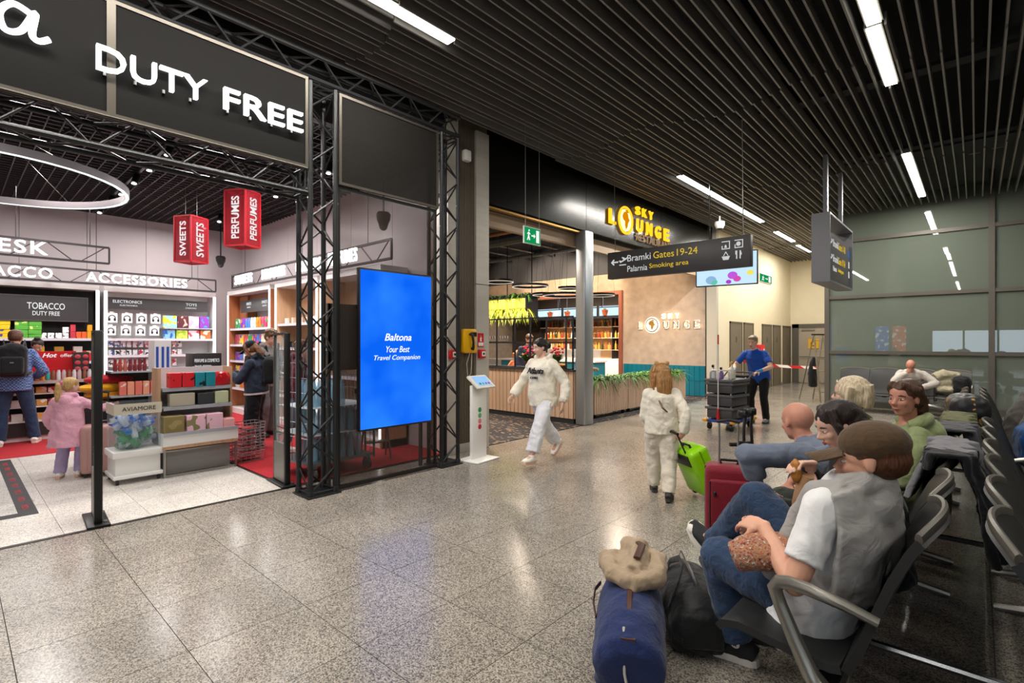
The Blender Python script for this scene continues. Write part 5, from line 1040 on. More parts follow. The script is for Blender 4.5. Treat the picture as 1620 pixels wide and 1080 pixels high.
# bar shelves and menu screens
bsx = thing('bar_shelving', 'bar shelving full of bottles in the restaurant opening', 'shelving', (-10.7, 16.6, 0))
for z in (1.28, 1.72, 2.14): MB().b2(-2.6, 2.4, -.22, .2, z - .02, z).obj('shelf', mat('bar_shelf', '#d8c4a8', .4), bsx, smooth=0)
MB().b2(-2.6, 2.4, .2, .25, .9, 2.4).obj('back_panel', mat('bar_back', '#e0b890', .5), bsx, smooth=0); MB().b2(-2.6, 2.4, -.35, .2, 0, .95).obj('bar_base', WHT, bsx, smooth=0)
for x in (-2.6, -.9, .8, 2.4): MB().b2(x - .015, x + .015, -.22, .2, .95, 2.45).obj('upright', FB, bsx, smooth=0)
btl = [MB().lathe([(.035, 0), (.038, .01), (.038, .17), (.014, .22), (.014, .30)], seg=9).mesh('liquor%d' % i, mat('liquor%d' % i, c_, .2)) for i, c_ in enumerate(('#b8641c', '#6a3414', '#d8a040', '#2a3a24', '#a83020', '#d8d4c8'))]
nmz = ('amber', 'brown', 'golden', 'dark green', 'red', 'clear')
for zi, z in enumerate((1.28, 1.72, 2.14)):
    for k in range(34):
        i = rnd.choice((0, 0, 1, 2, 2, 3, 4, 5)); put('liquor_bottle', btl[i], (-13.1 + k * .143, 16.5 + rnd.uniform(-.05, .03), z), '%s liquor bottle, %s from the left on the %s bar shelf' % (nmz[i], ORD[k], ('lowest', 'middle', 'top')[zi]), 'bottle', '%s bottles on bar shelf %d' % (nmz[i], zi), 0, (1, 1, rnd.uniform(.85, 1.15)))
for k, (x, lab) in enumerate(((-12.6, 'left'), (-11.0, 'middle'), (-9.4, 'right'))):
    o = thing('menu_screen', lab + ' pale blue menu screen above the bar bottles', 'screen', (x, 15.9, 2.46)); MB().b2(-.77, .77, 0, .05, 0, .42).obj('housing', FB, o, smooth=0); MB().b2(-.74, .74, -.005, 0, .03, .39).obj('display', emis('menu_glow', (.62, .86, 1), 1.1), o, smooth=0)
    MB().b2(-.6, -.57, .01, .04, .42, 2.45).obj('hanger', FB, o, smooth=0); MB().b2(.57, .6, .01, .04, .42, 2.45).obj('hanger', FB, o, smooth=0); MB().ell((.5, -.006, .2), (.12, .003, .12), seg=14, rg=6).obj('printed_badge', mat('badge_grey', '#9aa4b0', .5), o)
hr = thing('pot_rail', 'black rail with terracotta pots hanging over the bar', 'rail', (-10.6, 14.9, 2.42))
for z in (0, .3): MB().b2(-2.6, 2.2, -.015, .015, z, z + .03).obj('rail', FB, hr, smooth=0)
for x in (-2.4, -.6, 1.2): MB().b2(x - .012, x + .012, -.012, .012, .3, 2.49).obj('hanger', FB, hr, smooth=0)
potm = MB().lathe([(.07, 0), (.10, .16), (.11, .17), (.11, .2), (.09, .2)], seg=12).mesh('pot', mat('terracotta', '#a85a3c', .7))
for k in range(6):
    o = thing('flower_pot', 'terracotta pot with small plant, %s from the left on the bar rail' % ORD[k], 'flower pot', (-12.4 + k * .78, 14.9, 2.45), group='terracotta pots on the bar rail'); link('pot', potm, o); mb = MB(); leaves(mb, (0, 0, .2), 16, .14, (.04, .04), .5, rg_, .015, .8); f = mb.obj('plant', FERN, o); f['kind'] = 'stuff'
cnt = thing('bar_counter', 'white bar counter with food display behind the oak counter', 'counter', (-9.6, 13.2, 0)); MB().b2(-2.6, 1.2, -.3, .3, 0, .95).obj('front', mat('bar_teal', '#2a7a8a', .4), cnt, smooth=0); MB().b2(-2.65, 1.25, -.35, .35, .95, 1.0).obj('top', WHT, cnt, smooth=0); MB().b2(-.6, 1.1, -.28, .2, 1.0, 1.35).obj('display_case', mesh_mat('case_glass', '#d8e4ea', .3, 1), cnt, smooth=0)
for k in range(7): put('fruit_bowl', MB().lathe([(.03, 0), (.09, .05), (.11, .09), (.1, .09), (.0, .03)], seg=12).mesh('bowl', mat('bowl_wood', '#b8803c', .5)) if k == 0 else bpy.data.meshes['bowl'], (-11.7 + k * .25, 13.1, 1.0), 'small wooden bowl, %s from the left on the bar counter' % ORD[k], 'bowl', 'wooden bowls on the bar counter')
for (x, lab, c_) in ((-7.1, 'red flowering plant at the left on the oak counter', '#c8243a'), (-6.35, 'red flowering plant near the steel post on the oak counter', '#d0384a')):
    o = thing('potted_flower', lab, 'plant', (x, 8.33, 1.03)); link('pot', potm, o, scale=(.7, .7, .6)); mb = MB(); leaves(mb, (0, 0, .12), 60, .3, (.05, .05), .3, rg_, .02, 1.1); f = mb.obj('foliage', FERN, o); f['kind'] = 'stuff'
    mb = MB()
    for _ in range(22): mb.ell((rg_.uniform(-.14, .14), rg_.uniform(-.1, .1), rg_.uniform(.22, .45)), (.03, .03, .025), seg=7, rg=5)
    f = mb.obj('blossoms', mat('bloss' + c_, c_, .6), o); f['kind'] = 'stuff'
for (x, c_, lab) in ((-6.75, '#c89a50', 'left'), (-6.05, '#d0a050', 'right')):
    o = thing('bread_basket', lab + ' bread basket on the oak counter', 'basket', (x, 8.12, 1.03)); MB().lathe([(.07, 0), (.11, .06), (.12, .07), (.1, .06), (0, .02)], seg=14).obj('basket_bowl', mat('wicker', '#8a6030', .7, var=.3, vscale=60), o)
    for k in range(3): MB().ell((-.05 + .05 * k, .02 * (k - 1), .08), (.05, .035, .03), seg=10, rg=6).obj('bread_roll', mat('bread', c_, .7, var=.15), o)
cas = thing('dish_shelf', 'rear white shelf with cups at the left of the restaurant', 'shelf', (-13.0, 13.6, 0)); MB().b2(-1.2, .6, -.2, .2, 0, .95).obj('base', WHT, cas, smooth=0); MB().b2(-1.2, .6, -.15, .15, 1.55, 1.58).obj('upper_board', FB, cas, smooth=0)
for k in range(12): put('wine_glass', MB().lathe([(.03, 0), (.004, .005), (.004, .08), (.03, .11), (.035, .17), (.028, .2)], seg=9).mesh('wine_glass', mat('glassware', '#dfe6ee', .1)) if k == 0 else bpy.data.meshes['wine_glass'], (-14.0 + k * .13, 13.6, 1.58), 'wine glass, %s from the left on the rear board of the restaurant' % ORD[k], 'glass', 'wine glasses at the rear')
# ================================================================ BENCHES
SEATM = mat('seat_black', '#1f1f1f', .5, var=.05, vscale=6, bump=.06, bscale=90); RIM_LIT = mat('seat_rim_lit', '#6b675f', .4, .3); ALU = mat('cast_alu', '#99958c', .32, .75); CHROME = mat('beam_steel', '#8f9296', .22, .95)  # rim colour lighter than the seat: light caught by the edge, painted in
def prof(t):   # seat and back profile (x forward negative = front), t 0..1
    P_ = [(-.455, .405), (-.435, .43), (-.37, .445), (-.22, .425), (-.06, .405), (.0, .42), (.035, .50), (.075, .63), (.125, .78), (.175, .90), (.205, .955)]
    f = t * (len(P_) - 1); i = min(int(f), len(P_) - 2); w_ = f - i; a, b_ = P_[i], P_[i + 1]
    return a[0] + (b_[0] - a[0]) * w_, a[1] + (b_[1] - a[1]) * w_
def seat_mesh(W=.56):
    def fn(u, v):
        x, z = prof(u * .46); y = (v - .5) * W; return (x, y, z + .016 * abs(2 * v - 1) ** 3)
    return MB().grid(fn, 9, 6, .028).mesh('seat', SEATM, 50)
def back_mesh(W=.56):
    def fn(u, v):
        x, z = prof(.5 + u * .5); y = (v - .5) * W; k = abs(2 * v - 1)
        return (x + .055 * (1 - k * k) * u ** 1.3 - .02, y, z - (.035 * k ** 3) * u)
    return MB().grid(fn, 10, 8, .03).mesh('backrest', SEATM, 50)
def lip_mesh(W=.56):
    def c(v):
        x, z = prof(1.); k = abs(2 * v - 1); return Vector((x + .055 * (1 - k * k) - .012, (v - .5) * W, z - .035 * k ** 3 + .006))
    return MB().tube([c(i / 10) for i in range(11)], [(.022, .012)] * 11, 8, up=(1, 0, 0)).mesh('top_rim', RIM_LIT)
SEAT_ME, BACK_ME, LIP_ME = seat_mesh(), back_mesh(), lip_mesh()
ARM_ME = MB().tube([(.12, 0, .625), (.02, 0, .652), (-.09, 0, .672), (-.15, 0, .675), (-.185, 0, .668), (-.20, 0, .645), (-.18, 0, .585), (-.13, 0, .47), (-.08, 0, .37), (-.03, 0, .31), (.01, 0, .30)], [(.016, .02), (.02, .022), (.024, .022), (.026, .022), (.026, .022), (.026, .022), (.026, .022), (.028, .024), (.032, .03), (.036, .045), (.036, .05)], 10, up=(0, 1, 0)).mesh('armrest', ALU)
LEG_ME = MB().tube([(.0, 0, .31), (.0, 0, .2), (-.01, 0, .08), (-.02, 0, .03)], [(.03, .05), (.028, .045), (.028, .045), (.028, .05)], 10, up=(0, 1, 0)).mesh('leg', ALU)
FOOT_ME = MB().tube([(-.27, 0, .016), (-.1, 0, .04), (.1, 0, .04), (.27, 0, .016)], [(.02, .012), (.024, .022), (.024, .022), (.02, .012)], 8, up=(0, 1, 0)).mesh('foot_bar', ALU)
PITCH = .58
def bench(label, loc, rz, n, arms, legs):
    """seats along local +y, facing local -x; origin at the seat/back junction line"""
    o = thing('airport_bench', label, 'bench', loc, rz, 'black seat rows of the waiting area')
    MB().b2(-.1, -.03, 0, n * PITCH, .29, .35).obj('beam', CHROME, o, smooth=0)
    for k in range(n):
        y = (k + .5) * PITCH; link('seat', SEAT_ME, o, (0, y, 0)); bk = link('backrest', BACK_ME, o, (0, y, 0)); link('top_rim', LIP_ME, bk)
        MB().b2(-.16, .0, y - .04, y + .04, .345, .40).obj('seat_bracket', BLK, o, smooth=0)
    for y in arms: link('armrest', ARM_ME, o, (-.03, y * PITCH, 0))
    for y in legs: l_ = link('leg', LEG_ME, o, (-.06, y * PITCH, 0)); link('foot_bar', FOOT_ME, l_)
    return o
RX = -.33
for k, lab in enumerate(('nearest black bench with the man in the brown cap', 'second black bench behind the man in the brown cap', 'farthest black bench of the row on the left')):
    bench(lab, (RX, 2.08 + k * 2.36, 0), 0, 4, (0, 2, 4) if k == 0 else (2, 4), (.5, 3.5))
for k, lab in enumerate(('nearest black bench at the right edge facing away', 'second black bench at the right edge facing away', 'farthest black bench of the row facing away')):
    bench(lab, (.33 - .045, 2.08 + 2.32 + k * 2.36, 0), R(180), 4, (2,), (.5, 3.5))
for k, (y, lab) in enumerate(((2.77, 'near'), (4.6, 'middle'), (7.1, 'far'))):
    o = MB().cyl((-.36, y, .22), (.36, y, .22), .018, 8).obj('tie_rod', CHROME); tag(o, lab + ' steel tie rod between the two seat rows', 'rod')
bench('black bench in front of the glass partition', (-.06, 14.0, 0), R(90), 4, (0, 1, 4), (.06, 3.94))
# ================================================================ PEOPLE
def ik(a, c, l1, l2, hint):
    a, c = Vector(a), Vector(c); d = c - a; L = d.length
    if L > (l1 + l2) * .999: c = a + d * ((l1 + l2) * .999 / L); d = c - a; L = d.length
    u = d.normalized(); x = (l1 * l1 - l2 * l2 + L * L) / (2 * L); hgt = math.sqrt(max(0, l1 * l1 - x * x))
    hv = Vector(hint); hv = hv - u * hv.dot(u); hv = hv.normalized() if hv.length > 1e-6 else perp(u)[0]
    return a + u * x + hv * hgt, c
TEXS = {}
def ctex(sc):
    if sc not in TEXS:
        t = bpy.data.textures.new('fold%.3f' % sc, 'CLOUDS'); t.noise_scale = sc; t.noise_depth = 2; TEXS[sc] = t
    return TEXS[sc]
def wtex(sc):
    k = 'w%.3f' % sc
    if k not in TEXS:
        t = bpy.data.textures.new(k, 'WOOD'); t.wood_type = 'BANDNOISE'; t.noise_scale = sc; t.turbulence = 9; t.noise_basis_2 = 'SIN'; TEXS[k] = t
    return TEXS[k]
def solid(mb, name, m, parent, v=.012, sm=4, fold=0., fs=.1, fold2=0.):
    """one continuous surface from overlapping lofts: voxel remesh, smooth, cloth folds"""
    me0 = mb.mesh('tmp', m, 0); o = bpy.data.objects.new('tmp', me0)
    r = o.modifiers.new('r', 'REMESH'); r.mode = 'VOXEL'; r.voxel_size = v; r.use_smooth_shade = True
    s = o.modifiers.new('s', 'SMOOTH'); s.factor = .5; s.iterations = sm
    if fold:
        d = o.modifiers.new('d', 'DISPLACE'); d.texture = ctex(fs); d.strength = fold * .6; d.mid_level = .5; d.texture_coords = 'LOCAL'
        d = o.modifiers.new('d2', 'DISPLACE'); d.texture = wtex(fs * .9); d.strength = fold * .2; d.mid_level = .5; d.texture_coords = 'LOCAL'
        s = o.modifiers.new('s2', 'SMOOTH'); s.factor = .4; s.iterations = 1
    me = evalmesh(o, name); bpy.data.objects.remove(o); bpy.data.meshes.remove(me0)
    if not me.materials: me.materials.append(m)
    return link(name, me, parent)
def hand(mb, w, d, n, sgn, curl=.5, k=1., spread=1.):
    """palm, four fingers, thumb. w wrist, d finger direction, n palm normal (the side fingers curl to), sgn +1 left / -1 right"""
    d = Vector(d).normalized(); n = Vector(n); n = (n - d * n.dot(d)).normalized(); s = d.cross(n) * sgn; w = Vector(w)
    M = Matrix((d, s, n)).transposed()
    mb.tube([w - d * .02 * k, w + d * .02 * k, w + d * .05 * k, w + d * .088 * k], [(.025 * k, .019 * k), (.031 * k, .016 * k), (.041 * k, .015 * k), (.039 * k, .012 * k)], 12, up=n)
    for i, (off_, L) in enumerate(((.030, .072), (.0105, .082), (-.0105, .076), (-.030, .060))):
        p = w + d * (.08 * k) + s * (off_ * k * spread); a = .25 + curl * .75; pts = [p]; ang = 0; dirs = (.42, .33, .28)
        for j, fr in enumerate(dirs):
            ang += curl * (.55, .75, .6)[j]; q = d * math.cos(ang) + n * math.sin(ang) + s * (off_ * .8 * spread); pts.append(pts[-1] + q.normalized() * (L * fr * k))
        mb.tube(pts, [.0098 * k, .0092 * k, .0085 * k, .0066 * k], 8)
    p = w + d * (.022 * k) + s * (.026 * k); q1 = (d * .55 + s * .75 + n * (.25 + .3 * curl)).normalized(); q2 = (d * .9 + s * .2 + n * (.25 + .6 * curl)).normalized()
    mb.tube([p, p + q1 * .036 * k, p + q1 * .036 * k + q2 * .03 * k, p + q1 * .036 * k + q2 * .052 * k], [.015 * k, .0115 * k, .010 * k, .0075 * k], 8)
class Fig:
    def __init__(s, label, loc, heading, h, pelvis, skinm, lean=0., side=0., twist=0., yaw=0., pitch=0., roll=0., hl=None, hr=None, el=(-.4, .6, -.6), er=(-.4, -.6, -.6), fl=None, fr=None, kl=(1, .1, .2), kr=(1, -.1, .2), toel=(1, .15, 0), toer=(1, -.15, 0), v=.011, curl=.5, nl=None, nr=None, dl=None, dr=None, slump=0., hs=1., headoff=(0, 0, 0), bulk=1., face=True, iris='#3a2a1c', lips='#b06a60', brow='#3a2a20', handk=1.):
        s.h = h; s.loc = loc; s.hd = heading; s.v = v; s.bulk = bulk
        F = Vector((1, 0, 0)); LFT = Vector((0, 1, 0)); Z = Vector((0, 0, 1))
        s.P = Vector(pelvis); T = .295 * h
        s.U = (Matrix.Rotation(R(lean), 3, 'Y') @ (Matrix.Rotation(R(-side), 3, 'X') @ Z)).normalized()
        s.N = s.P + s.U * T
        back = s.U.cross(LFT).normalized() * -1
        tw = Matrix.Rotation(R(twist), 3, s.U); s.S = tw @ (LFT - s.U * LFT.dot(s.U)).normalized(); s.Fc = s.S.cross(s.U).normalized()
        s.mid = s.P + s.U * T * .52 - s.Fc * slump
        s.sl = s.N - s.U * .044 * h + s.S * .100 * h; s.sr = s.N - s.U * .044 * h - s.S * .100 * h
        ua, fa = .175 * h, .155 * h
        D0 = s.P - Vector((0, 0, 0))
        hl = hl or s.sl + Vector((.03, .05, -.33 * h + .02)); hr = hr or s.sr + Vector((.03, -.05, -.33 * h + .02))
        s.el, s.wl = ik(s.sl, hl, ua, fa, el); s.er, s.wr = ik(s.sr, hr, ua, fa, er)
        hw = .052 * h; s.hipl = s.P + LFT * hw; s.hipr = s.P - LFT * hw; th, sh = .245 * h, .245 * h
        fl = fl or (0, hw * 1.2, .045 * h); fr = fr or (0, -hw * 1.2, .045 * h)
        s.kl, s.al = ik(s.hipl, fl, th, sh, kl); s.kr, s.ar = ik(s.hipr, fr, th, sh, kr)
        s.tl, s.tr = Vector(toel).normalized(), Vector(toer).normalized()
        hh = .134 * h * hs; s.hh = hh
        s.HM = (Matrix.Rotation(R(yaw), 3, 'Z') @ Matrix.Rotation(R(pitch), 3, 'Y') @ Matrix.Rotation(R(roll), 3, 'X'))
        up = (s.U * .6 + s.HM @ Vector((0, 0, 1)) * .9).normalized()
        s.HC = s.N + up * (.026 * h + .50 * hh) + s.HM @ Vector((.10 * hh, 0, 0)) + Vector(headoff)
        # ---- body
        b = MB(); X_, Fc, S, U = s.S, s.Fc, s.S, s.U
        w = h * bulk
        b.tube([s.P - U * .05 * h, s.P, s.mid, s.P + U * T * .8 - Fc * slump * .4, s.N - U * .02 * h, s.N + U * .012 * h], [(.078 * w, .055 * w), (.088 * w, .06 * w), (.07 * w, .05 * w), (.082 * w, .058 * w), (.06 * w, .045 * w), (.03 * w, .03 * w)], 14, up=Fc)
        b.tube([s.N - U * .03 * h, s.N + U * .01 * h, s.HC + s.HM @ Vector((-.14 * hh, 0, -.28 * hh)), s.HC + s.HM @ Vector((-.1 * hh, 0, -.05 * hh))], [.036 * h, .03 * h, .028 * h, .03 * h], 12)
        for (sh_, e, wr_) in ((s.sl, s.el, s.wl), (s.sr, s.er, s.wr)):
            b.tube([sh_ - (sh_ - s.N) * .25, sh_, sh_.lerp(e, .5), e], [.03 * w, .031 * w, .027 * w, .022 * w], 12); b.tube([e, e.lerp(wr_, .3), e.lerp(wr_, .75), wr_], [.022 * w, .0235 * w, .0175 * w, .0145 * w], 12); b.ell(e, (.0225 * w,) * 3)
        for (hp_, kn, an, tt) in ((s.hipl, s.kl, s.al, s.tl), (s.hipr, s.kr, s.ar, s.tr)):
            b.tube([hp_ + (s.P - hp_) * .2, hp_.lerp(kn, .3), kn], [.048 * w, .046 * w, .03 * w], 12); b.tube([kn, kn.lerp(an, .3), an], [.03 * w, .032 * w, .018 * w], 12); b.ell(kn, (.031 * w,) * 3); b.tube([an, an + tt * .06 * h - Vector((0, 0, .02 * h))], [.018 * h, .018 * h], 8)
        kk = h / 1.72 * handk
        for (e, wr_, dd, nn, sg_) in ((s.el, s.wl, dl, nl, 1), (s.er, s.wr, dr, nr, -1)):
            d_ = Vector(dd) if dd else (wr_ - e).normalized(); n_ = Vector(nn) if nn else (Vector((0, -sg_, 0)) + Vector((.2, 0, -.1))); hand(b, wr_, d_, n_, sg_, curl, kk)
        # ---- head
        def hp(x, y, z): return s.HC + s.HM @ Vector((x * hh, y * hh, z * hh))
        s.hp = hp
        he = lambda c, r, extra=None: b.ell(hp(*c), tuple(q * hh for q in r), M=s.HM @ extra if extra else s.HM, seg=18, rg=12)
        he((-.06, 0, .12), (.44, .335, .38)); he((.07, 0, -.13), (.29, .265, .34)); he((.19, 0, -.385), (.13, .13, .10)); he((.08, 0, -.30), (.2, .235, .15)); he((.30, 0, .055), (.075, .20, .05))
        for y in (-1, 1): he((.25, .15 * y, -.11), (.10, .10, .10)); he((-.04, .335 * y, -.04), (.075, .035, .125))
        b.tube([hp(.335, 0, .03), hp(.40, 0, -.06), hp(.455, 0, -.125), hp(.40, 0, -.165)], [.035 * hh, .042 * hh, .05 * hh, .04 * hh], 10)
        for y in (-1, 1): he((.385, .05 * y, -.145), (.05, .035, .032))
        he((.345, 0, -.25), (.05, .10, .028)); he((.335, 0, -.29), (.05, .085, .028))
        s.o = solid(b, 'person', skinm, None, v, 2)
        s.o.location = loc; s.o.rotation_euler = (0, 0, R(heading)); tag(s.o, label, 'person')
        if face:
            EW = mat('eye_white', '#d8d4cc', .3); LP = mat('lips' + lips, lips, .45)
            for y in (-1, 1):
                e_ = MB().ell(hp(.292, .135 * y, -.005), (.06 * hh, .062 * hh, .034 * hh), M=s.HM, seg=12, rg=8).obj('eye', EW, s.o); MB().ell(hp(.336, .135 * y, -.008), (.018 * hh, .028 * hh, .028 * hh), M=s.HM, seg=10, rg=6).obj('iris', mat('iris' + iris, iris, .2), e_)
                MB().tube([hp(.30, .135 * y - .062 * hh / hh, .032), hp(.345, .135 * y, .045), hp(.285, .135 * y + .07 * y, .02)], [.010 * hh, .018 * hh, .01 * hh], 6).obj('eyelid', skinm, e_)
                MB().tube([hp(.352, .065 * y, .083), hp(.352, .14 * y, .105), hp(.275, .225 * y, .08)], [.014 * hh, .019 * hh, .009 * hh], 6).obj('eyebrow', mat('brow' + brow, brow, .7), s.o)
            MB().tube([hp(.365, .095, -.27), hp(.392, .04, -.262), hp(.394, 0, -.268), hp(.392, -.04, -.262), hp(.365, -.095, -.27)], [.008 * hh, .02 * hh, .018 * hh, .02 * hh, .008 * hh], 8).obj('lips', LP, s.o); MB().tube([hp(.362, .085, -.275), hp(.385, 0, -.298), hp(.362, -.085, -.275)], [.008 * hh, .022 * hh, .008 * hh], 8).obj('lips', LP, s.o)
    # ---- clothing
    def top(s, m, name='hoodie', ease=1.25, sleeve=1., arm=1.35, hem=.06, fold=.03, fs=.11, hood=False, v=None, cuff=True, collar=.0, belly=0., hoodm=None, flare=1.):
        h = s.h; w = h * s.bulk; U, Fc, T = s.U, s.Fc, .295 * s.h; b = MB(); v = v or max(s.v * 1.15, .009)
        dn = Vector((0, 0, -1)) * .4 + U * -.6
        b.tube([s.P - U * hem * h, s.P, s.mid + Fc * belly, s.P + U * T * .78 - (s.P + U * T * .52 - s.mid) * .4, s.N - U * .035 * h, s.N + U * (.006 + collar) * h], [(.088 * w * ease * flare, .066 * w * ease * flare), (.092 * w * ease, .068 * w * ease), (.084 * w * ease, .064 * w * ease), (.09 * w * ease, .066 * w * ease), (.066 * w * ease, .05 * w * ease), (.036 * w * 1.12, .038 * w * 1.08)], 20, up=Fc)
        for (sh, e, wr) in ((s.sl, s.el, s.wl), (s.sr, s.er, s.wr)):
            r = .03 * w * (1 + (arm - 1) * .62)
            b.tube([s.N + U * .004 * h, s.N - U * .012 * h + (sh - s.N) * .45, sh], [.026 * w, .029 * w, r], 12); b.ell(sh, (r * 1.02,) * 3)
            if sleeve >= .6:
                k = (sleeve - .5) * 2; b.tube([sh, sh.lerp(e, .5), e], [r * 1.02, r, r * .9], 12); b.ell(e, (r * .92,) * 3); q = e.lerp(wr, k)
                pts = [e, e.lerp(q, .45), e.lerp(q, .85), q]; b.tube(pts, [r * .92, r * .92, r * .85, r * (.62 if cuff else .75)], 12)
            else: q = sh.lerp(e, sleeve * 2); b.tube([sh, q], [r * 1.05, r * .98], 12)
        if hood:
            c = s.N - Fc * .055 * h - U * .01 * h; pts = []
            for a in range(9):
                t = R(-20 + a * 27.5); pts.append(s.N + s.S * (.062 * w * math.cos(t)) - Fc * (.058 * w * math.sin(t)) + U * (.012 + .012 * math.sin(t)) * h)
            b.tube(pts, [.014 * h] + [.022 * h] * 7 + [.014 * h], 10); b.ell(s.N - Fc * .062 * w - U * .035 * h, (.05 * h, .065 * h, .055 * h), M=Matrix((Fc, s.S, U)).transposed())
        return solid(b, name, m, s.o, v, 4, fold, fs)
    def pants(s, m, name='trousers', rt=.058, rk=.044, rh=.036, fold=.022, fs=.1, v=None, hemz=.0, ease=1.12):
        h = s.h; w = h * s.bulk; b = MB(); v = v or max(s.v * 1.15, .009)
        b.tube([s.P - s.U * .03 * h, s.P + s.U * .07 * h], [(.09 * w * ease, .066 * w * ease), (.082 * w * ease, .062 * w * ease)], 16, up=s.Fc); b.ell(s.P - s.Fc * .01 * h, (.07 * w, .095 * w, .065 * w))
        for (hp_, kn, an) in ((s.hipl, s.kl, s.al), (s.hipr, s.kr, s.ar)):
            an2 = kn + (an - kn) * (1 - hemz); b.tube([hp_.lerp(s.P, .15), hp_.lerp(kn, .35), kn], [rt * w, rt * w * .98, rk * w], 14); b.ell(kn, (rk * w * 1.02,) * 3); b.tube([kn, kn.lerp(an2, .5), an2], [rk * w, (rk + rh) / 2 * w, rh * w], 14)
        return solid(b, name, m, s.o, v, 4, fold, fs)
    def shoes(s, m, sole, names=('shoe', 'shoe'), high=False, k=1., toe=None, lace=None):
        for nm, kn, an, t in ((names[0], s.kl, s.al, s.tl), (names[1], s.kr, s.ar, s.tr)):
            h = s.h; shin = (kn - an).normalized(); t = (t).normalized(); sd = shin.cross(t).normalized() if shin.cross(t).length > .1 else Vector((0, 1, 0)); up = t.cross(sd).normalized()
            if up.dot(shin) < 0: up = -up
            c = an - up * (.045 * h); L = .155 * h * k
            M_ = Matrix((t, sd, up)).transposed(); mk = lambda pts: [c + M_ @ Vector(p) for p in pts]
            b = MB(); b.tube(mk([(-.30 * L, 0, .022 * h), (-.2 * L, 0, .03 * h), (.1 * L, 0, .028 * h), (.4 * L, 0, .02 * h), (.66 * L, 0, .015 * h)]), [(.022 * h, .020 * h), (.025 * h, .028 * h), (.028 * h, .025 * h), (.031 * h, .018 * h), (.018 * h, .012 * h)], 14, up=up)
            b.tube([c + up * .02 * h - t * .02 * h, an - t * .006 * h, an + shin * (.045 if high else .018) * h], [(.027 * h, .03 * h), (.026 * h, .028 * h), (.0255 * h, .027 * h)], 12, up=t)
            o = solid(b, nm, m, s.o, max(.006, s.v * .8), 2)
            b = MB(); ol = [(-.36, .0), (-.33, .10), (-.2, .145), (.1, .16), (.4, .19), (.6, .14), (.70, .0), (.6, -.14), (.4, -.17), (.1, -.14), (-.2, -.145), (-.33, -.10)]
            b.prism([(x * L, y * L) for x, y in ol], .022 * h, Matrix.Translation(c - up * .004 * h) @ M_.to_4x4()); b.obj('sole', sole, o)
            if lace:
                for q in range(5): MB().tube([c + M_ @ Vector(((.08 + q * .07) * L, y * .021 * h, (.050 - q * .0035) * h - abs(y) ** 2 * .010 * h)) for y in (-1, -.5, 0, .5, 1)], .0035, 5).obj('lace', lace, o)
                for y in (-1, 1):
                    pc = an + shin * .012 * h + sd * (y * .0268 * h) - t * .004 * h; MB().cyl(pc - sd * y * .003, pc + sd * y * .003, .021, 18).obj('ankle_patch', lace, o)
                    MB().prism([(.014 * (1 if a % 2 == 0 else .42) * math.cos(R(90 + a * 36)), .014 * (1 if a % 2 == 0 else .42) * math.sin(R(90 + a * 36))) for a in range(10)], .002, frame(pc + sd * y * .003, t * y * -1, up)).obj('star', m, o, smooth=0)
            if toe: b = MB(); b.ell(c + M_ @ Vector((.5 * L, 0, .014 * h)), (.2 * L, .19 * L, .017 * h), M=M_); b.obj('toe_cap', toe, o)
    def hair(s, m, style='short', v=None, L=.9, name='hair'):
        hh = s.hh; hp = s.hp; b = MB(); v = v or max(.006, s.v * .8)
        he = lambda c, r: b.ell(hp(*c), tuple(q * hh for q in r), M=s.HM, seg=18, rg=12)
        tb = lambda pts, rs: b.tube([hp(*p) for p in pts], [tuple(q * hh for q in r) if isinstance(r, tuple) else r * hh for r in rs], 12)
        if style != 'fringe': he((-.105, 0, .175), (.455, .375, .375))
        if style == 'under': he((-.2, 0, .0), (.35, .345, .32))
        if style == 'short': he((-.2, 0, .0), (.35, .345, .32)); he((.12, 0, .40), (.25, .27, .13))
        if style == 'curly':
            he((-.2, 0, .0), (.35, .345, .32)); rr = random.Random(3)
            for _ in range(46): a = rr.uniform(0, 6.28); e = rr.uniform(.25, 1.5); he((-.1 + .42 * math.cos(a) * math.cos(e), .36 * math.sin(a) * math.cos(e), .2 + .36 * math.sin(e)), (.1, .1, .1))
        if style == 'fringe': he((-.13, 0, -.02), (.367, .336, .25))
        if style == 'bob':
            he((-.12, 0, .1), (.47, .42, .44))
            for y in (-1, 1): tb([(-.05, .36 * y, .2), (.0, .41 * y, -.1), (-.02, .40 * y, -.42)], [(.26, .12), (.28, .10), (.24, .08)])
            tb([(-.42, 0, .25), (-.48, 0, -.05), (-.46, 0, -.42)], [(.3, .2), (.38, .14), (.36, .1)]); he((-.22, 0, -.15), (.34, .40, .32))
        if style in ('long', 'longtied'):
            he((-.2, 0, -.02), (.36, .36, .36))
            tb([(-.4, 0, .2), (-.5, 0, -.2), (-.5, 0, -.6), (-.45, 0, -.5 - L)], [(.25, .18), (.38, .16), (.40, .15), (.22, .08)])
            for y in (-1, 1): tb([(.05, .26 * y, .42), (.1, .36 * y, .1), (.06, .39 * y, -.3), (.04, .40 * y, -.4 - L * .8)], [(.16, .1), (.2, .09), (.2, .09), (.10, .05)])
        if style == 'bun': he((-.2, 0, .02), (.36, .345, .34)); he((-.58, 0, .02), (.18, .2, .2)); tb([(.2, .2, .33), (-.05, .34, .15), (-.3, .3, .0)], [.1, .1, .1]); tb([(.2, -.2, .33), (-.05, -.34, .15), (-.3, -.3, .0)], [.1, .1, .1])
        if style == 'topbun': he((-.2, 0, .02), (.36, .345, .34)); he((-.12, 0, .58), (.2, .2, .16))
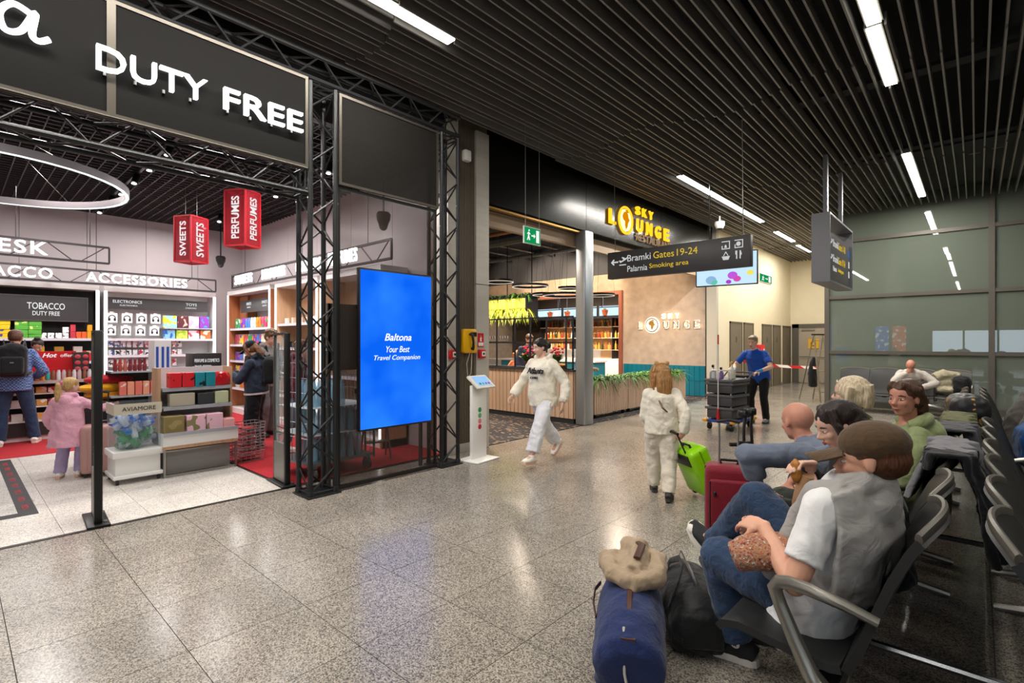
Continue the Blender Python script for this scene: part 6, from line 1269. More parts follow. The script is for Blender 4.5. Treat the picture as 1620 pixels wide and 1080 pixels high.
        if style == 'pony': he((-.2, 0, .02), (.36, .35, .34)); tb([(-.5, 0, .2), (-.68, 0, .1), (-.70, .0, -.4), (-.62, 0, -.9), (-.55, 0, -1.15)], [.13, .15, .2, .17, .06])
        if style == 'messy': he((-.2, 0, .02), (.37, .36, .36)); he((-.5, .05, -.3), (.2, .25, .3)); tb([(.25, -.1, .38), (.0, -.36, .25), (-.3, -.36, -.1)], [.12, .11, .12]); tb([(.25, .1, .38), (.0, .36, .25), (-.3, .33, -.1)], [.12, .11, .12])
        return solid(b, name, m, s.o, v, 1, .012, .05)
    def cap(s, m, name='cap', brim=True):
        hh = s.hh; hp = s.hp; b = MB(); b.ell(hp(-.10, 0, .24), (.485 * hh, .405 * hh, .35 * hh), M=s.HM, seg=18, rg=12)
        o = solid(b, name, m, s.o, max(.006, s.v * .8), 2)
        if brim:
            g = MB(); g.grid(lambda u, v: tuple(hp(.30 + .56 * u * (1 - .35 * (2 * v - 1) ** 2), (v - .5) * .62 * (1 - .18 * u * u), .20 - .10 * u - .10 * (2 * v - 1) ** 2)), 6, 8, .02 * hh * 2); g.obj('brim', m, o)
        return o
    def glasses(s):
        hh = s.hh; hp = s.hp; b = MB()
        for y in (-1, 1): b.tube([hp(.37, .14 * y + .085 * math.cos(R(a)), -.01 + .07 * math.sin(R(a))) for a in range(0, 360, 36)], .009 * hh, 5, closed=True); b.tube([hp(.36, .22 * y, 0), hp(.0, .36 * y, .02)], .008 * hh, 5)
        return b.obj('glasses', mat('glasses_metal', '#8a8478', .3, .8), s.o)
    def P3(s, p): return s.o.matrix_basis @ Vector(p)
SK1, SK2, SK3, SK4 = skin('skin_fair', '#d9a58c'), skin('skin_pale', '#e0b49e'), skin('skin_ruddy', '#c98d76'), skin('skin_warm', '#c4917a')
CREAMF = fabric('fleece_cream', '#e9e1cf'); WDEN = fabric('white_denim', '#e4e4e8', bump=.2); BLKF = fabric('black_cloth', '#17171a'); JEAN = fabric('blue_denim', '#2b3f5c', var=.3, vscale=6, bscale=40); JEAND = fabric('dark_denim', '#27364f', var=.2)
WSHOE = mat('shoe_cream', '#efe9e2', .5); BSHOE = mat('shoe_black', '#1c1c1e', .6); SOLEW = mat('sole_white', '#e4ded4', .6); SOLED = mat('sole_dark', '#3a3532', .7)
def check_mat(name, c1, c2, sc):
    m = bpy.data.materials.new(name); t, n, l = nt(m); b = n['Principled BSDF']; b.inputs['Roughness'].default_value = .85; tc = n.new('ShaderNodeTexCoord'); ck = n.new('ShaderNodeTexChecker'); ck.inputs['Scale'].default_value = sc; ck.inputs[1].default_value = (*hx(c1), 1); ck.inputs[2].default_value = (*hx(c2), 1); l.new(tc.outputs['Object'], ck.inputs[0]); l.new(ck.outputs[0], b.inputs['Base Color']); MATS[name] = m; return m
# ---- woman in white walking past the kiosk
f = Fig('woman in cream hoodie and white trousers walking past the restaurant', (-4.17, 5.2, 0), -88, 1.64, (0, 0, .86), SK2, lean=2, yaw=-22, pitch=10, hl=(.02, .33, .80), hr=(.22, -.33, .86), fl=(.36, .07, .09), fr=(-.40, -.07, .19), kl=(1, .05, .2), kr=(1, 0, .1), toel=(1, .05, .12), toer=(.75, -.05, -.65), v=.0085, curl=.45, bulk=1.0, brow='#1c1614')
f.top(CREAMF, ease=1.42, arm=1.75, hem=.075, fold=.045, fs=.14, hood=True); f.pants(WDEN, rt=.064, rk=.056, rh=.056, hemz=.16, fold=.03); f.shoes(WSHOE, mat('sole_peach', '#e0b59c', .6)); f.hair(hairmat('hair_black', '#1d1613'), 'bun')
w_ = word('chest_print', 'Atlanta', (.16, -.135, 1.155), (0, 1, 0), (0, 0, 1), .26, .08, mat('print_black', '#151515', .6), f.o, depth=.012, bold=.0, shear=.35); word('chest_print', 'CITIES', (.165, -.08, 1.09), (0, 1, 0), (0, 0, 1), .12, .03, mat('print_black', '#151515', .6), f.o, depth=.012)
MB().box((.36 + .075, .07, .46), (.01, .11, .012)).obj('knee_rip', mat('rip_dark', '#6a5a54', .8), f.o)
# ---- child with green suitcase
f = Fig('child in cream tracksuit with bear ears pulling a green suitcase', (-2.36, 4.86, 0), 118, 1.34, (0, 0, .70), SK1, lean=3, yaw=16, pitch=0, hl=(.14, .10, .64), hr=(-.13, -.20, .66), el=(-.5, .6, -.8), er=(-.7, -.5, -.6), fl=(.16, .07, .07), fr=(-.16, -.06, .075), toel=(1, .1, .0), toer=(1, -.2, -.1), v=.008, curl=.9, hs=1.13, nr=(1, 0, 0), dr=(.2, .6, -.5))
f.top(CREAMF, ease=1.38, arm=1.7, hem=.05, fold=.03, fs=.1); f.pants(fabric('sweat_cream', '#e2d8c6'), rt=.075, rk=.062, rh=.046, fold=.035); f.shoes(mat('trainer_dark', '#33302f', .6), SOLED); f.hair(hairmat('hair_light_brown', '#a87a48'), 'long', L=1.05)
hb = MB()
hb.tube([f.hp(-.08, .40 * math.cos(R(a)), .16 + .42 * math.sin(R(a))) for a in range(0, 181, 20)], .045 * f.hh, 8); hbo = hb.obj('headband', fabric('plush_tan', '#caa070'), f.o)
for y in (-1, 1): MB().ell(f.hp(-.08, .27 * y, .56), (.055 * f.hh, .13 * f.hh, .13 * f.hh), M=f.HM).obj('bear_ear', fabric('plush_tan', '#caa070'), hbo)
MB().tube([f.N + f.S * .09 + f.U * .01 - f.Fc * .02, f.mid - f.Fc * .155, f.P - f.S * .17 + f.U * .05], .009, 6).obj('bag_strap', mat('strap_brown', '#7a5a40', .6), f.o)
# ---- cleaner
f = Fig('cleaner in blue T-shirt pushing the grey trolley', (-3.12, 10.55, 0), -98, 1.78, (-.02, 0, .93), SK2, lean=24, yaw=4, pitch=14, hl=(.50, .23, 1.02), hr=(.50, -.23, 1.02), el=(-.3, .8, -.5), er=(-.3, -.8, -.5), fl=(-.10, .10, .08), fr=(.12, -.1, .08), v=.011, curl=.8, nl=(0, 0, -1), nr=(0, 0, -1), brow='#5a5046')
f.top(fabric('cleaner_blue', '#1a4fae'), 'tshirt', ease=1.22, sleeve=.36, arm=1.3, fold=.025, hem=.07); f.pants(BLKF, rt=.055, rk=.042, rh=.038); f.shoes(mat('shoe_greyblue', '#5f7078', .6), SOLED); f.hair(hairmat('hair_ash', '#9a8a70'), 'short')
MB().tube([f.hp(.375, .10, -.235), f.hp(.40, 0, -.215), f.hp(.375, -.10, -.235)], [.014 * f.hh, .03 * f.hh, .014 * f.hh], 8).obj('moustache', hairmat('hair_ash', '#9a8a70'), f.o)
for wv, ev in ((f.wl, f.el), (f.wr, f.er)): MB().tube([wv.lerp(ev, .25), wv, wv + (wv - ev).normalized() * .05], [.033, .034, .04], 10).obj('glove', mat('glove_blue', '#3a8ad0', .5), f.o)
MB().tube([f.N + f.S * .05 + f.Fc * .03, f.mid + f.Fc * .14, f.N - f.S * .05 + f.Fc * .03], .006, 5).obj('lanyard', BLK, f.o)
# ---- man in the brown cap (seat 1)
LSK = skin('skin_young', '#dba48a')
f = Fig('young man in brown cap and white T-shirt seated on the nearest bench', (-.36, 2.40, 0), 166, 1.80, (.135, 0, .505), LSK, lean=-14, slump=.06, yaw=17, pitch=8, hl=(.27, .17, .79), hr=(.40, -.12, .70), el=(-.25, .6, -1), er=(-.2, -.8, -.5), fl=(.54, -.07, .095), fr=(.74, -.20, .46), kl=(.7, .1, 1), kr=(.6, 0, 1), toel=(.9, .25, -.0), toer=(.75, -.05, .66), v=.0062, curl=.6, nl=(0, -.5, -1), dl=(.95, -.2, -.1), headoff=(-.085, 0, -.075), hs=1.03, bulk=1.03, brow='#4a3020', lips='#b8655c')
f.top(fabric('tshirt_white', '#e9e8e8', bump=.2), 'tshirt', ease=1.2, sleeve=.36, arm=1.4, fold=.03, fs=.12, hem=.10, flare=1.12); f.pants(JEAN, 'jeans', rt=.06, rk=.05, rh=.046, fold=.026, hemz=.08)
CONV = mat('canvas_black', '#1c1d20', .8, bump=.2, bscale=200); f.shoes(CONV, SOLEW, high=True, toe=SOLEW, lace=SOLEW); f.hair(hairmat('hair_brown', '#5a3622'), 'under'); f.cap(fabric('cap_brown', '#54402c', bump=.2))
GREYK = fabric('sweater_grey', '#a19e9b', bump=.28, bscale=30)
sw = MB(); S_, U_, F_ = f.S, f.U, f.Fc; N_ = f.N
sw.grid(lambda u, v: tuple(N_ + U_ * (.022 - .43 * u - .045 * (2 * v - 1) ** 2 * (1 - u)) + S_ * ((v - .5) * (.42 + .06 * math.sin(u * 2.2))) - F_ * (.058 + .118 * math.sin(min(1, u * 1.8 + .12) * 1.57) - .07 * (2 * v - 1) ** 2 + .010 * math.sin(v * 15 + u * 5))), 18, 22, .028)
for sg_ in (1, -1):
    sh = f.sl if sg_ > 0 else f.sr
    sw.tube([N_ - F_ * .06 + S_ * .05 * sg_, sh + U_ * .052 - F_ * .03 - S_ * .04 * sg_, sh + F_ * .06 + U_ * .02 - S_ * .065 * sg_, sh + F_ * .10 - U_ * .12 - S_ * .07 * sg_, sh + F_ * .11 - U_ * .26 - S_ * .04 * sg_, sh + F_ * .12 - U_ * .40 - S_ * .0 * sg_], [.045, .05, .046, .042, .042, .038], 12)
    sw.ell(sh - F_ * .035 + U_ * .0 - S_ * .012 * sg_, (.062, .06, .075))
sw.tube([N_ + F_ * .015 + S_ * .10 + U_ * .0, N_ + S_ * .075 - F_ * .07 + U_ * .03, N_ - F_ * .115 + U_ * .02, N_ - S_ * .075 - F_ * .07 + U_ * .03, N_ + F_ * .015 - S_ * .10], [.03, .045, .055, .045, .03], 12)
sw.ell(N_ - F_ * .13 - U_ * .04, (.05, .10, .09))
solid(sw, 'draped_sweater', GREYK, f.o, .009, 3, .02, .09)
# converse patch on the planted foot
fm = f
# ---- dark-haired woman (seat 2)
f = Fig('dark haired woman in black eating a pastry beside the man in the cap', (-.34, 3.0, 0), 186, 1.66, (.02, 0, .52), SK2, lean=14, slump=.05, yaw=26, pitch=24, hl=(.26, .15, .79), hr=(.28, .08, .955), el=(-.4, .8, -.6), er=(-.3, -.8, -.5), fl=(.42, .08, .09), fr=(.45, -.12, .09), kl=(.7, .1, 1), kr=(.7, -.1, 1), v=.0062, curl=.62, nl=(.3, -1, .2), dl=(.25, -.25, .9), nr=(.1, .6, -.8), dr=(.5, .75, .1), headoff=(-.03, .02, .02), lips='#a8302e', brow='#1c1411', handk=1.05)
f.top(BLKF, 'jacket', ease=1.3, arm=1.5, fold=.03, sleeve=.93); f.pants(fabric('trousers_black', '#1d1d20')); f.shoes(BSHOE, SOLED); f.hair(hairmat('hair_dark', '#241813'), 'long', L=.8)
NAIL = mat('nail_red', '#4a0f1c', .25)
wom = f
# ---- old man (seat 3)
f = Fig('bald elderly man in grey-blue jumper leaning forward beside the red suitcase', (-.52, 3.52, 0), 178, 1.74, (.0, 0, .52), SK3, lean=30, slump=.07, yaw=-34, pitch=8, hl=(.42, .26, .63), hr=(.40, -.2, .62), el=(.75, .5, .30), er=(.2, -.9, -.2), fl=(.48, .12, .09), fr=(.46, -.14, .09), kl=(.7, .15, 1), kr=(.7, -.1, 1), v=.0075, curl=.5, nl=(0, 0, -1), dl=(.6, -.5, -.4), headoff=(-.01, .0, -.05), bulk=1.1)
f.top(fabric('jumper_bluegrey', '#6b7486', bump=.25), 'jumper', ease=1.24, arm=1.5, sleeve=.78, fold=.035, fs=.13, cuff=False); f.pants(fabric('trousers_olive', '#2e342c'), rt=.062, rk=.05, rh=.044); f.shoes(BSHOE, SOLED)
MB().tube([f.sr + f.U * .03, f.N - f.U * .03 - f.Fc * .085 , f.mid - f.Fc * .13 + f.S * .02, f.P + f.S * .17], .016, 6, flat=.4).obj('shoulder_strap', BLKF, f.o); MB().tube([f.wl + (f.wl - f.el).normalized() * -.03 + Vector((.027 * math.cos(R(a)), .0, .0)) + Vector((0, .027 * math.sin(R(a)), .008 * math.sin(R(a)))) for a in range(0, 360, 30)], .007, 6, closed=True).obj('wristwatch', STEEL, f.o)
# ---- green hoodie woman (seat 4)
f = Fig('woman in pale green hoodie turning round to look back', (-.27, 4.16, 0), 180, 1.70, (.02, 0, .53), SK3, lean=4, slump=.03, twist=22, yaw=62, pitch=2, v=.0075, hl=(.28, .2, .62), hr=(.3, -.18, .64), el=(-.3, .9, -.4), fl=(.45, .1, .09), fr=(.45, -.12, .09), kl=(.7, .1, 1), kr=(.7, -.1, 1), brow='#3a2618', headoff=(-.0, .03, .015))
f.top(fabric('hoodie_sage', '#8f9a6c'), ease=1.4, arm=1.65, fold=.045, fs=.13, hood=True); f.pants(fabric('trousers_grey', '#4a4a4c')); f.shoes(WSHOE, SOLEW); f.hair(hairmat('hair_chestnut', '#4f3320'), 'messy')
# ---- white-haired woman (seat 5)
f = Fig('woman with pale blond bob and olive jacket seen from behind', (-.62, 4.55, 0), 176, 1.66, (.0, 0, .52), SK2, lean=6, slump=.04, yaw=10, pitch=2, v=.009, hs=1.12, hl=(.34, .16, .62), hr=(.34, -.16, .62), fl=(.45, .1, .09), fr=(.45, -.12, .09), kl=(.7, .1, 1), kr=(.7, -.1, 1), face=False)
f.top(fabric('jacket_olive', '#565f33'), 'jacket', ease=1.35, arm=1.5, fold=.03, collar=.012); f.pants(fabric('trousers_black', '#1d1d20')); f.shoes(BSHOE, SOLED); f.hair(hairmat('hair_pale_blond', '#d6c3a4'), 'bob'); f.glasses()
MB().tube([f.N + f.S * .09 - f.Fc * .07, f.N - f.U * .03 - f.Fc * .12, f.N - f.S * .09 - f.Fc * .07], .006, 5).obj('collar_trim', mat('trim_cream', '#d8d0b8', .7), f.o)
# ---- man with head in hand at the glass partition
f = Fig('man in pale shirt resting his face in his hand by the glass partition', (-1.02, 13.95, 0), -90, 1.76, (.0, 0, .52), SK3, lean=32, slump=.06, yaw=0, pitch=48, v=.012, hr=(.47, -.06, .92), hl=(.42, .18, .62), er=(.6, -.5, -.6), el=(.0, .9, -.3), fl=(.42, .14, .09), fr=(.42, -.14, .09), kl=(.7, .2, 1), kr=(.7, -.2, 1), dr=(-.1, .5, .8), nr=(-1, .2, .2), bulk=1.08)
f.top(fabric('shirt_pale', '#c9c2ba'), 'shirt', ease=1.28, arm=1.5, fold=.03); f.pants(fabric('trousers_moss', '#5a5236')); f.shoes(BSHOE, SOLED); f.hair(hairmat('hair_greying', '#6a5344'), 'fringe')
# ---- hooded person at the right edge
f = Fig('person in grey hoodie leaning forward at the right edge', (.34, 7.4, 0), -8, 1.75, (.0, 0, .52), SK3, lean=20, side=10, slump=.06, yaw=-20, pitch=30, v=.011, hl=(.34, .16, .66), hr=(.30, -.16, .66), fl=(.42, .1, .09), fr=(.42, -.12, .09), kl=(.7, .1, 1), kr=(.7, -.1, 1), face=False)
f.top(fabric('hoodie_darkgrey', '#5e5a55'), ease=1.4, arm=1.65, fold=.04, hood=True); f.pants(fabric('trousers_black', '#1d1d20')); f.shoes(BSHOE, SOLED); f.hair(hairmat('hair_brown', '#5a3622'), 'short')
b = MB(); b.ell(f.hp(-.14, 0, .1), (.52 * f.hh, .46 * f.hh, .5 * f.hh), M=f.HM); solid(b, 'hood', fabric('hoodie_darkgrey', '#5e5a55'), f.o, .011, 3, .02)
def backpack(label, fig, m, k=1., pocket=True, drop=.0):
    U, Fc, S = fig.U, fig.Fc, fig.S; M = Matrix((Fc, S, U)).transposed(); c = fig.mid + U * (.03 - drop) - Fc * (.235 * k + .02)
    W = fig.o.matrix_world if False else Matrix.Translation(fig.loc) @ Matrix.Rotation(R(fig.hd), 4, 'Z')
    o = thing('backpack', label, 'backpack', W @ (c - U * .24 * k)); o.rotation_euler = (W.to_3x3() @ M).to_euler()
    b = MB(); b.rbox((0, 0, .24 * k), (.20 * k, .33 * k, .48 * k), .075 * k, seg=3); b.ell((0, 0, .40 * k), (.11 * k, .15 * k, .12 * k)); solid(b, 'pack_body', m, o, .012, 3, .02)
    if pocket: b = MB(); b.rbox((-.10 * k, 0, .17 * k), (.09 * k, .26 * k, .26 * k), .035 * k, seg=3); solid(b, 'front_pocket', m, o, .011, 2, .012)
    for y in (-1, 1): MB().tube([(.08 * k, .09 * y * k, .45 * k), (.16 * k, .115 * y * k, .56 * k), (.30 * k, .12 * y * k, .50 * k), (.385 * k, .13 * y * k, .30 * k), (.22 * k, .19 * y * k, .08 * k), (.08 * k, .15 * y * k, .05 * k)], [(.028, .009)] * 6, 8, up=(0, 1, 0)).obj('shoulder_strap', m, o)
    MB().tube([(.05 * k, -.04, .48 * k), (.0, 0, .535 * k), (.05 * k, .04, .48 * k)], .01, 6).obj('carry_loop', m, o); MB().b2(-.152 * k, -.146 * k, -.02, .02, .2 * k, .215 * k).obj('zip_pull', STEEL, o, smooth=0)
    return o
# ---- shop: man with backpack, cashier, girl, couple, shopper
PACK = fabric('pack_black', '#17181a', bump=.3, bscale=120)
f = Fig('man in blue checked shirt with black backpack at the tobacco counter', (-10.78, .68, 0), 172, 1.79, (0, 0, .94), SK3, lean=7, yaw=-4, pitch=18, hl=(.30, .22, 1.02), hr=(.30, -.22, 1.02), fl=(-.02, .16, .08), fr=(.10, -.22, .08), kl=(1, .2, 0), v=.011, face=False)
f.top(check_mat('shirt_check', '#2c4a86', '#7a90b8', 46), 'shirt', ease=1.28, arm=1.55, fold=.03, hem=.07); f.pants(JEAN, 'jeans', rt=.058, rk=.046, rh=.042); f.shoes(WSHOE, SOLEW); f.hair(hairmat('hair_brown', '#5a3622'), 'short'); backpack('large black backpack on the man in the checked shirt', f, PACK)
f = Fig('cashier in dark jacket with hair bun behind the tobacco counter', (-11.82, 1.02, 0), 0, 1.66, (0, 0, .88), SK4, lean=10, yaw=-6, pitch=30, hl=(.30, .2, .98), hr=(.30, -.2, .98), v=.011, brow='#1c1411')
f.top(fabric('jacket_black', '#1b1a1e'), 'jacket', ease=1.25, arm=1.45); f.pants(BLKF); f.shoes(BSHOE, SOLED); f.hair(hairmat('hair_dark', '#241813'), 'topbun')
f = Fig('small girl in pink coat with ponytail reaching out in the shop', (-7.74, .93, 0), 150, 1.16, (0, 0, .59), SK2, lean=4, yaw=-38, pitch=2, hl=(.12, .2, .55), hr=(.26, -.34, .80), er=(-.2, -.6, -.8), fl=(.0, .08, .06), fr=(.05, -.09, .06), v=.0085, hs=1.2, curl=.3)
PINK = fabric('coat_pink', '#e3a8bb'); f.top(PINK, 'coat', ease=1.5, arm=1.7, hem=.20, fold=.03, fs=.1, hood=True, flare=1.22); f.pants(fabric('leggings_lavender', '#b5a8cf'), rt=.07, rk=.055, rh=.05); f.shoes(WSHOE, mat('sole_peach', '#e0b59c', .6)); f.hair(hairmat('hair_blond', '#c09a62'), 'pony')
MB().tube([f.hp(-.60, .13 * math.cos(R(a)), .13 + .13 * math.sin(R(a))) for a in range(0, 360, 36)], .05 * f.hh, 7, closed=True).obj('hair_tie', mat('tie_magenta', '#c83a9a', .6), f.o)
f = Fig('young woman in navy hoodie and black cap looking at a phone', (-7.84, 3.05, 0), -128, 1.60, (0, 0, .85), SK2, lean=3, yaw=-6, pitch=28, hl=(.34, .06, 1.10), hr=(.34, -.05, 1.10), el=(-.4, .7, -.7), er=(-.4, -.7, -.7), dl=(.9, -.2, .1), dr=(.9, .2, .1), nl=(0, -.6, 1), nr=(0, .6, 1), v=.0095, curl=.6, fl=(.0, .10, .07), fr=(.02, -.10, .07))
f.top(fabric('hoodie_navy', '#2b3547'), ease=1.42, arm=1.8, fold=.04, hood=True, hem=.02); f.pants(fabric('joggers_black', '#191a20'), rt=.07, rk=.066, rh=.066, fold=.03); f.shoes(BSHOE, SOLED); f.hair(hairmat('hair_auburn', '#7a4e30'), 'long', L=.35); f.cap(fabric('cap_black', '#1a1c22')); f.glasses()
b = MB(); b.tube([f.P + f.U * -.05, f.P - f.U * .025], [(.21, .165), (.215, .165)], 16, up=f.Fc); b.obj('shirt_hem', fabric('tshirt_white', '#e9e8e8'), f.o)
backpack('black backpack on the young woman in the navy hoodie', f, PACK, .8)
W = Matrix.Translation(f.loc) @ Matrix.Rotation(R(f.hd), 4, 'Z'); pz = W @ Vector((.45, 0, 1.135)); o = thing('mobile_phone', 'pink mobile phone held by the young woman in the cap', 'phone', pz, R(f.hd)); MB().rbox((0, 0, 0), (.15, .075, .01), .005, M=Matrix.Rotation(R(-12), 3, 'Y')).obj('phone_body', mat('phone_pink', '#e0b8c0', .3), o)
f = Fig('curly haired young man in grey jacket behind the woman in the cap', (-8.75, 3.55, 0), 28, 1.80, (0, 0, .95), SK1, lean=6, yaw=-6, pitch=22, hl=(.26, .2, 1.1), hr=(.26, -.2, 1.1), v=.0105)
f.top(fabric('jacket_grey', '#7a7572'), 'jacket', ease=1.35, arm=1.55, hood=True); f.pants(fabric('trousers_grey2', '#6e6a6c'), rt=.06, rk=.05, rh=.046); f.shoes(BSHOE, SOLED); f.hair(hairmat('hair_brown2', '#5f4028'), 'curly'); backpack('black backpack on the curly haired young man', f, PACK, .9)
f = Fig('shopper in burgundy jacket seen through the security gate', (-7.25, 3.38, 0), 60, 1.62, (0, 0, .86), SK1, lean=4, yaw=20, pitch=10, v=.012, face=False, fl=(.2, .08, .07), fr=(-.15, -.1, .09))
f.top(fabric('jacket_burgundy', '#5e2430'), 'jacket', ease=1.4, arm=1.6, hood=True); f.pants(fabric('trousers_greyblue', '#5f6470')); f.shoes(WSHOE, SOLEW); f.hair(hairmat('hair_brown', '#5a3622'), 'short')
# ---- restaurant guests
f = Fig('man in dark checked shirt standing behind the oak counter', (-8.0, 9.35, 0), -25, 1.80, (0, 0, .95), SK1, lean=8, yaw=0, pitch=30, v=.012)
f.top(check_mat('shirt_dark_check', '#262a3c', '#3e4660', 40), 'shirt', ease=1.35, arm=1.5); f.pants(BLKF); f.shoes(BSHOE, SOLED); f.hair(hairmat('hair_brown2', '#5f4028'), 'short')
f = Fig('seated guest in orange top behind the oak counter', (-8.75, 9.9, 0), -60, 1.62, (0, 0, .62), SK3, lean=8, yaw=0, pitch=14, v=.013, hl=(.3, .2, .75), hr=(.3, -.2, .75), fl=(.42, .1, .09), fr=(.42, -.1, .09), kl=(.7, .1, 1), kr=(.7, -.1, 1))
f.top(fabric('top_orange', '#d8744e'), 'sweater', ease=1.3, arm=1.5); f.pants(BLKF); f.shoes(BSHOE, SOLED); f.hair(hairmat('hair_copper', '#c8824a'), 'bob')
st2 = thing('dining_chair', 'dark chair under the guest in the orange top', 'chair', (-8.75, 9.9, 0), R(-60)); MB().rbox((0, 0, .50), (.42, .42, .05), .02).obj('seat', BLK, st2); MB().rbox((-.2, 0, .72), (.04, .4, .3), .02).obj('backrest', BLK, st2)
for (x, y) in ((.18, .18), (.18, -.18), (-.18, .18), (-.18, -.18)): MB().cyl((x, y, 0), (x, y, .49), .016, 8).obj('leg', BLK, st2)
f = Fig('guest in blue shirt half hidden behind the steel post', (-6.42, 9.35, 0), 20, 1.72, (0, 0, .91), SK2, lean=4, yaw=30, pitch=10, v=.013, hr=(.3, -.2, 1.0))
f.top(fabric('shirt_blue', '#2a5a9a'), 'shirt', ease=1.3, arm=1.5, sleeve=.8); f.pants(fabric('trousers_navy', '#1f2638')); f.shoes(BSHOE, SOLED); f.hair(hairmat('hair_dark', '#241813'), 'long', L=.2)
# ================================================================ LUGGAGE, TROLLEY, COATS
def soft(name, label, cat, loc, rz, mb, m, v=.012, fold=.02, fs=.12, part='body', sm=3):
    o = thing(name, label, cat, loc, rz); solid(mb, part, m, o, v, sm, fold, fs); return o
TEL = mat('telescopic_alu', '#a8a6a4', .3, .85)
def case(label, loc, rz, d, m, r, tilt=0., handle=.4, ribs=0, soft_=False, wheels=True, m2=None):
    o = thing('suitcase', label, 'suitcase', loc, rz); w, dp, hh = d
    if tilt: o.rotation_euler = (R(tilt), 0, rz)
    b = MB(); b.rbox((0, 0, .04 + hh / 2), (w, dp, hh), r, seg=4); b.obj('shell', m, o)
    if soft_:
        MB().rbox((0, -dp / 2 - .012, .04 + hh * .46), (w * .80, .05, hh * .74), .02, seg=3).obj('front_pocket', m, o)
        MB().tube([(-w * .4, -dp / 2 - .03, .04 + hh * .1), (-w * .4, -dp / 2 - .03, .04 + hh * .80), (w * .4, -dp / 2 - .03, .04 + hh * .80), (w * .4, -dp / 2 - .03, .04 + hh * .1)], .005, 5).obj('zip', m2 or BLK, o)
        MB().tube([(-w * .49, -dp * .12, .06), (-w * .49, -dp * .12, .02 + hh), (w * .49, -dp * .12, .02 + hh), (w * .49, -dp * .12, .06)], .006, 5).obj('zip', m2 or BLK, o)
        for x in (-.09, .09): MB().ell((x * w / .3, -dp / 2 - .04, .04 + hh * .64), (.012, .012, .024)).obj('clip', BLK, o)
    for k in range(ribs):
        x = -w / 2 + w * (k + 1) / (ribs + 1); MB().rbox((x, -dp / 2, .04 + hh / 2), (.014, .012, hh * .82), .005, seg=1).obj('rib', m, o)
    if m2 and not soft_:
        MB().tube([(0, -dp * .0 + 0, 0)] * 2, .001, 3) if False else None
        MB().b2(-w / 2 - .004, w / 2 + .004, -.006, .006, .06, .02 + hh).obj('zip', m2, o, smooth=0)
        MB().b2(-w * .32, w * .32, dp / 2 - .004, dp / 2 + .008, .04 + hh * .70, .04 + hh * .93).obj('handle_recess', BLK, o, smooth=0)
    MB().tube([(-.06, dp * .05, .04 + hh), (-.06, dp * .05, .07 + hh), (.06, dp * .05, .07 + hh), (.06, dp * .05, .04 + hh)], .011, 7).obj('carry_handle', BLK, o)
    if handle:
        t = MB()
        for x in (-.07, .07): MB().cyl((x, dp * .42, .02 + hh * .9), (x, dp * .42, .04 + hh + handle), .008, 8).obj('handle_tube', BLK if m2 and not soft_ else TEL, o)
        MB().tube([(-.085, dp * .42, .04 + hh + handle), (0, dp * .42, .055 + hh + handle), (.085, dp * .42, .04 + hh + handle)], .015, 8).obj('grip', BLK, o)
    for (x, y) in ((-1, -1), (1, -1), (-1, 1), (1, 1)): MB().cyl((x * (w / 2 - .05) - .012, y * (dp / 2 - .05), .024), (x * (w / 2 - .05) + .012, y * (dp / 2 - .05), .024), .024, 10).obj('wheel', BLK, o)
    return o
case('dark red soft suitcase standing beside the elderly man', (-1.44, 4.13, 0), R(22), (.36, .24, .56), fabric('case_red', '#7c1326', bump=.2, bscale=150, rough=.6), .05, handle=.32, soft_=True)
case('bright lime green suitcase pulled by the child', (-2.0, 5.14, .04), R(148), (.36, .21, .50), mat('case_lime', '#8fd400', .3), .05, tilt=-26, handle=.2, ribs=4, m2=mat('zip_lime', '#6aa000', .5))
case('dusty pink suitcase next to the girl in the shop', (-7.62, 1.20, 0), R(75), (.34, .24, .56), mat('case_pink', '#b98d86', .4), .05, handle=.36, ribs=4, m2=BLK)
# blue holdall with beige coat, black holdall
def holdall(label, loc, rz, L, W, H, m, trim, name='travel_bag'):
    b = MB(); b.tube([(-L / 2, 0, H * .42), (-L / 2 + .03, 0, H * .45), (-L * .25, 0, H * .5), (0, 0, H * .5), (L * .25, 0, H * .49), (L / 2 - .03, 0, H * .44), (L / 2, 0, H * .42)], [(W * .3, H * .28), (W * .44, H * .43), (W * .5, H * .5), (W * .5, H * .5), (W * .5, H * .49), (W * .46, H * .43), (W * .34, H * .3)], 24, up=(0, 0, 1)); b.rbox((0, 0, H * .25), (L * .9, W * .92, H * .5), .05, seg=3)
    o = soft(name, label, 'bag', loc, rz, b, m, .01, .03, .14)
    MB().tube([(-L * .42, 0, H * .93), (-L * .2, 0, H * 1.005), (L * .2, 0, H * .995), (L * .44, 0, H * .86), (L * .5, 0, H * .55)], [(.013, .006)] * 5, 8, up=(0, 0, 1)).obj('zip', trim, o)
    return o
BLUEC = fabric('canvas_blue', '#1f2d5a', bump=.25, bscale=60); LEA = mat('leather_brown', '#4a2c20', .5)
bb = holdall('navy blue holdall with brown zip under a beige coat', (-1.27, 2.27, 0), R(-62), .72, .33, .34, BLUEC, LEA)
MB().tube([(.30, -.02, .31), (.36, -.02, .24), (.375, -.015, .15), (.385, 0, .08)], .006, 6).obj('rope_tag', mat('rope_white', '#c9c4b8', .7), bb); MB().b2(.33, .355, -.03, .03, .25, .29).obj('leather_tab', LEA, bb, smooth=0)
for y in (-.15,): MB().tube([(-.2, y - .01, .26), (-.1, y - .03, .27), (.0, y - .03, .25), (.08, y - .01, .22)], [(.012, .005)] * 4, 8, up=(0, 1, 0)).obj('side_strap', LEA, bb)
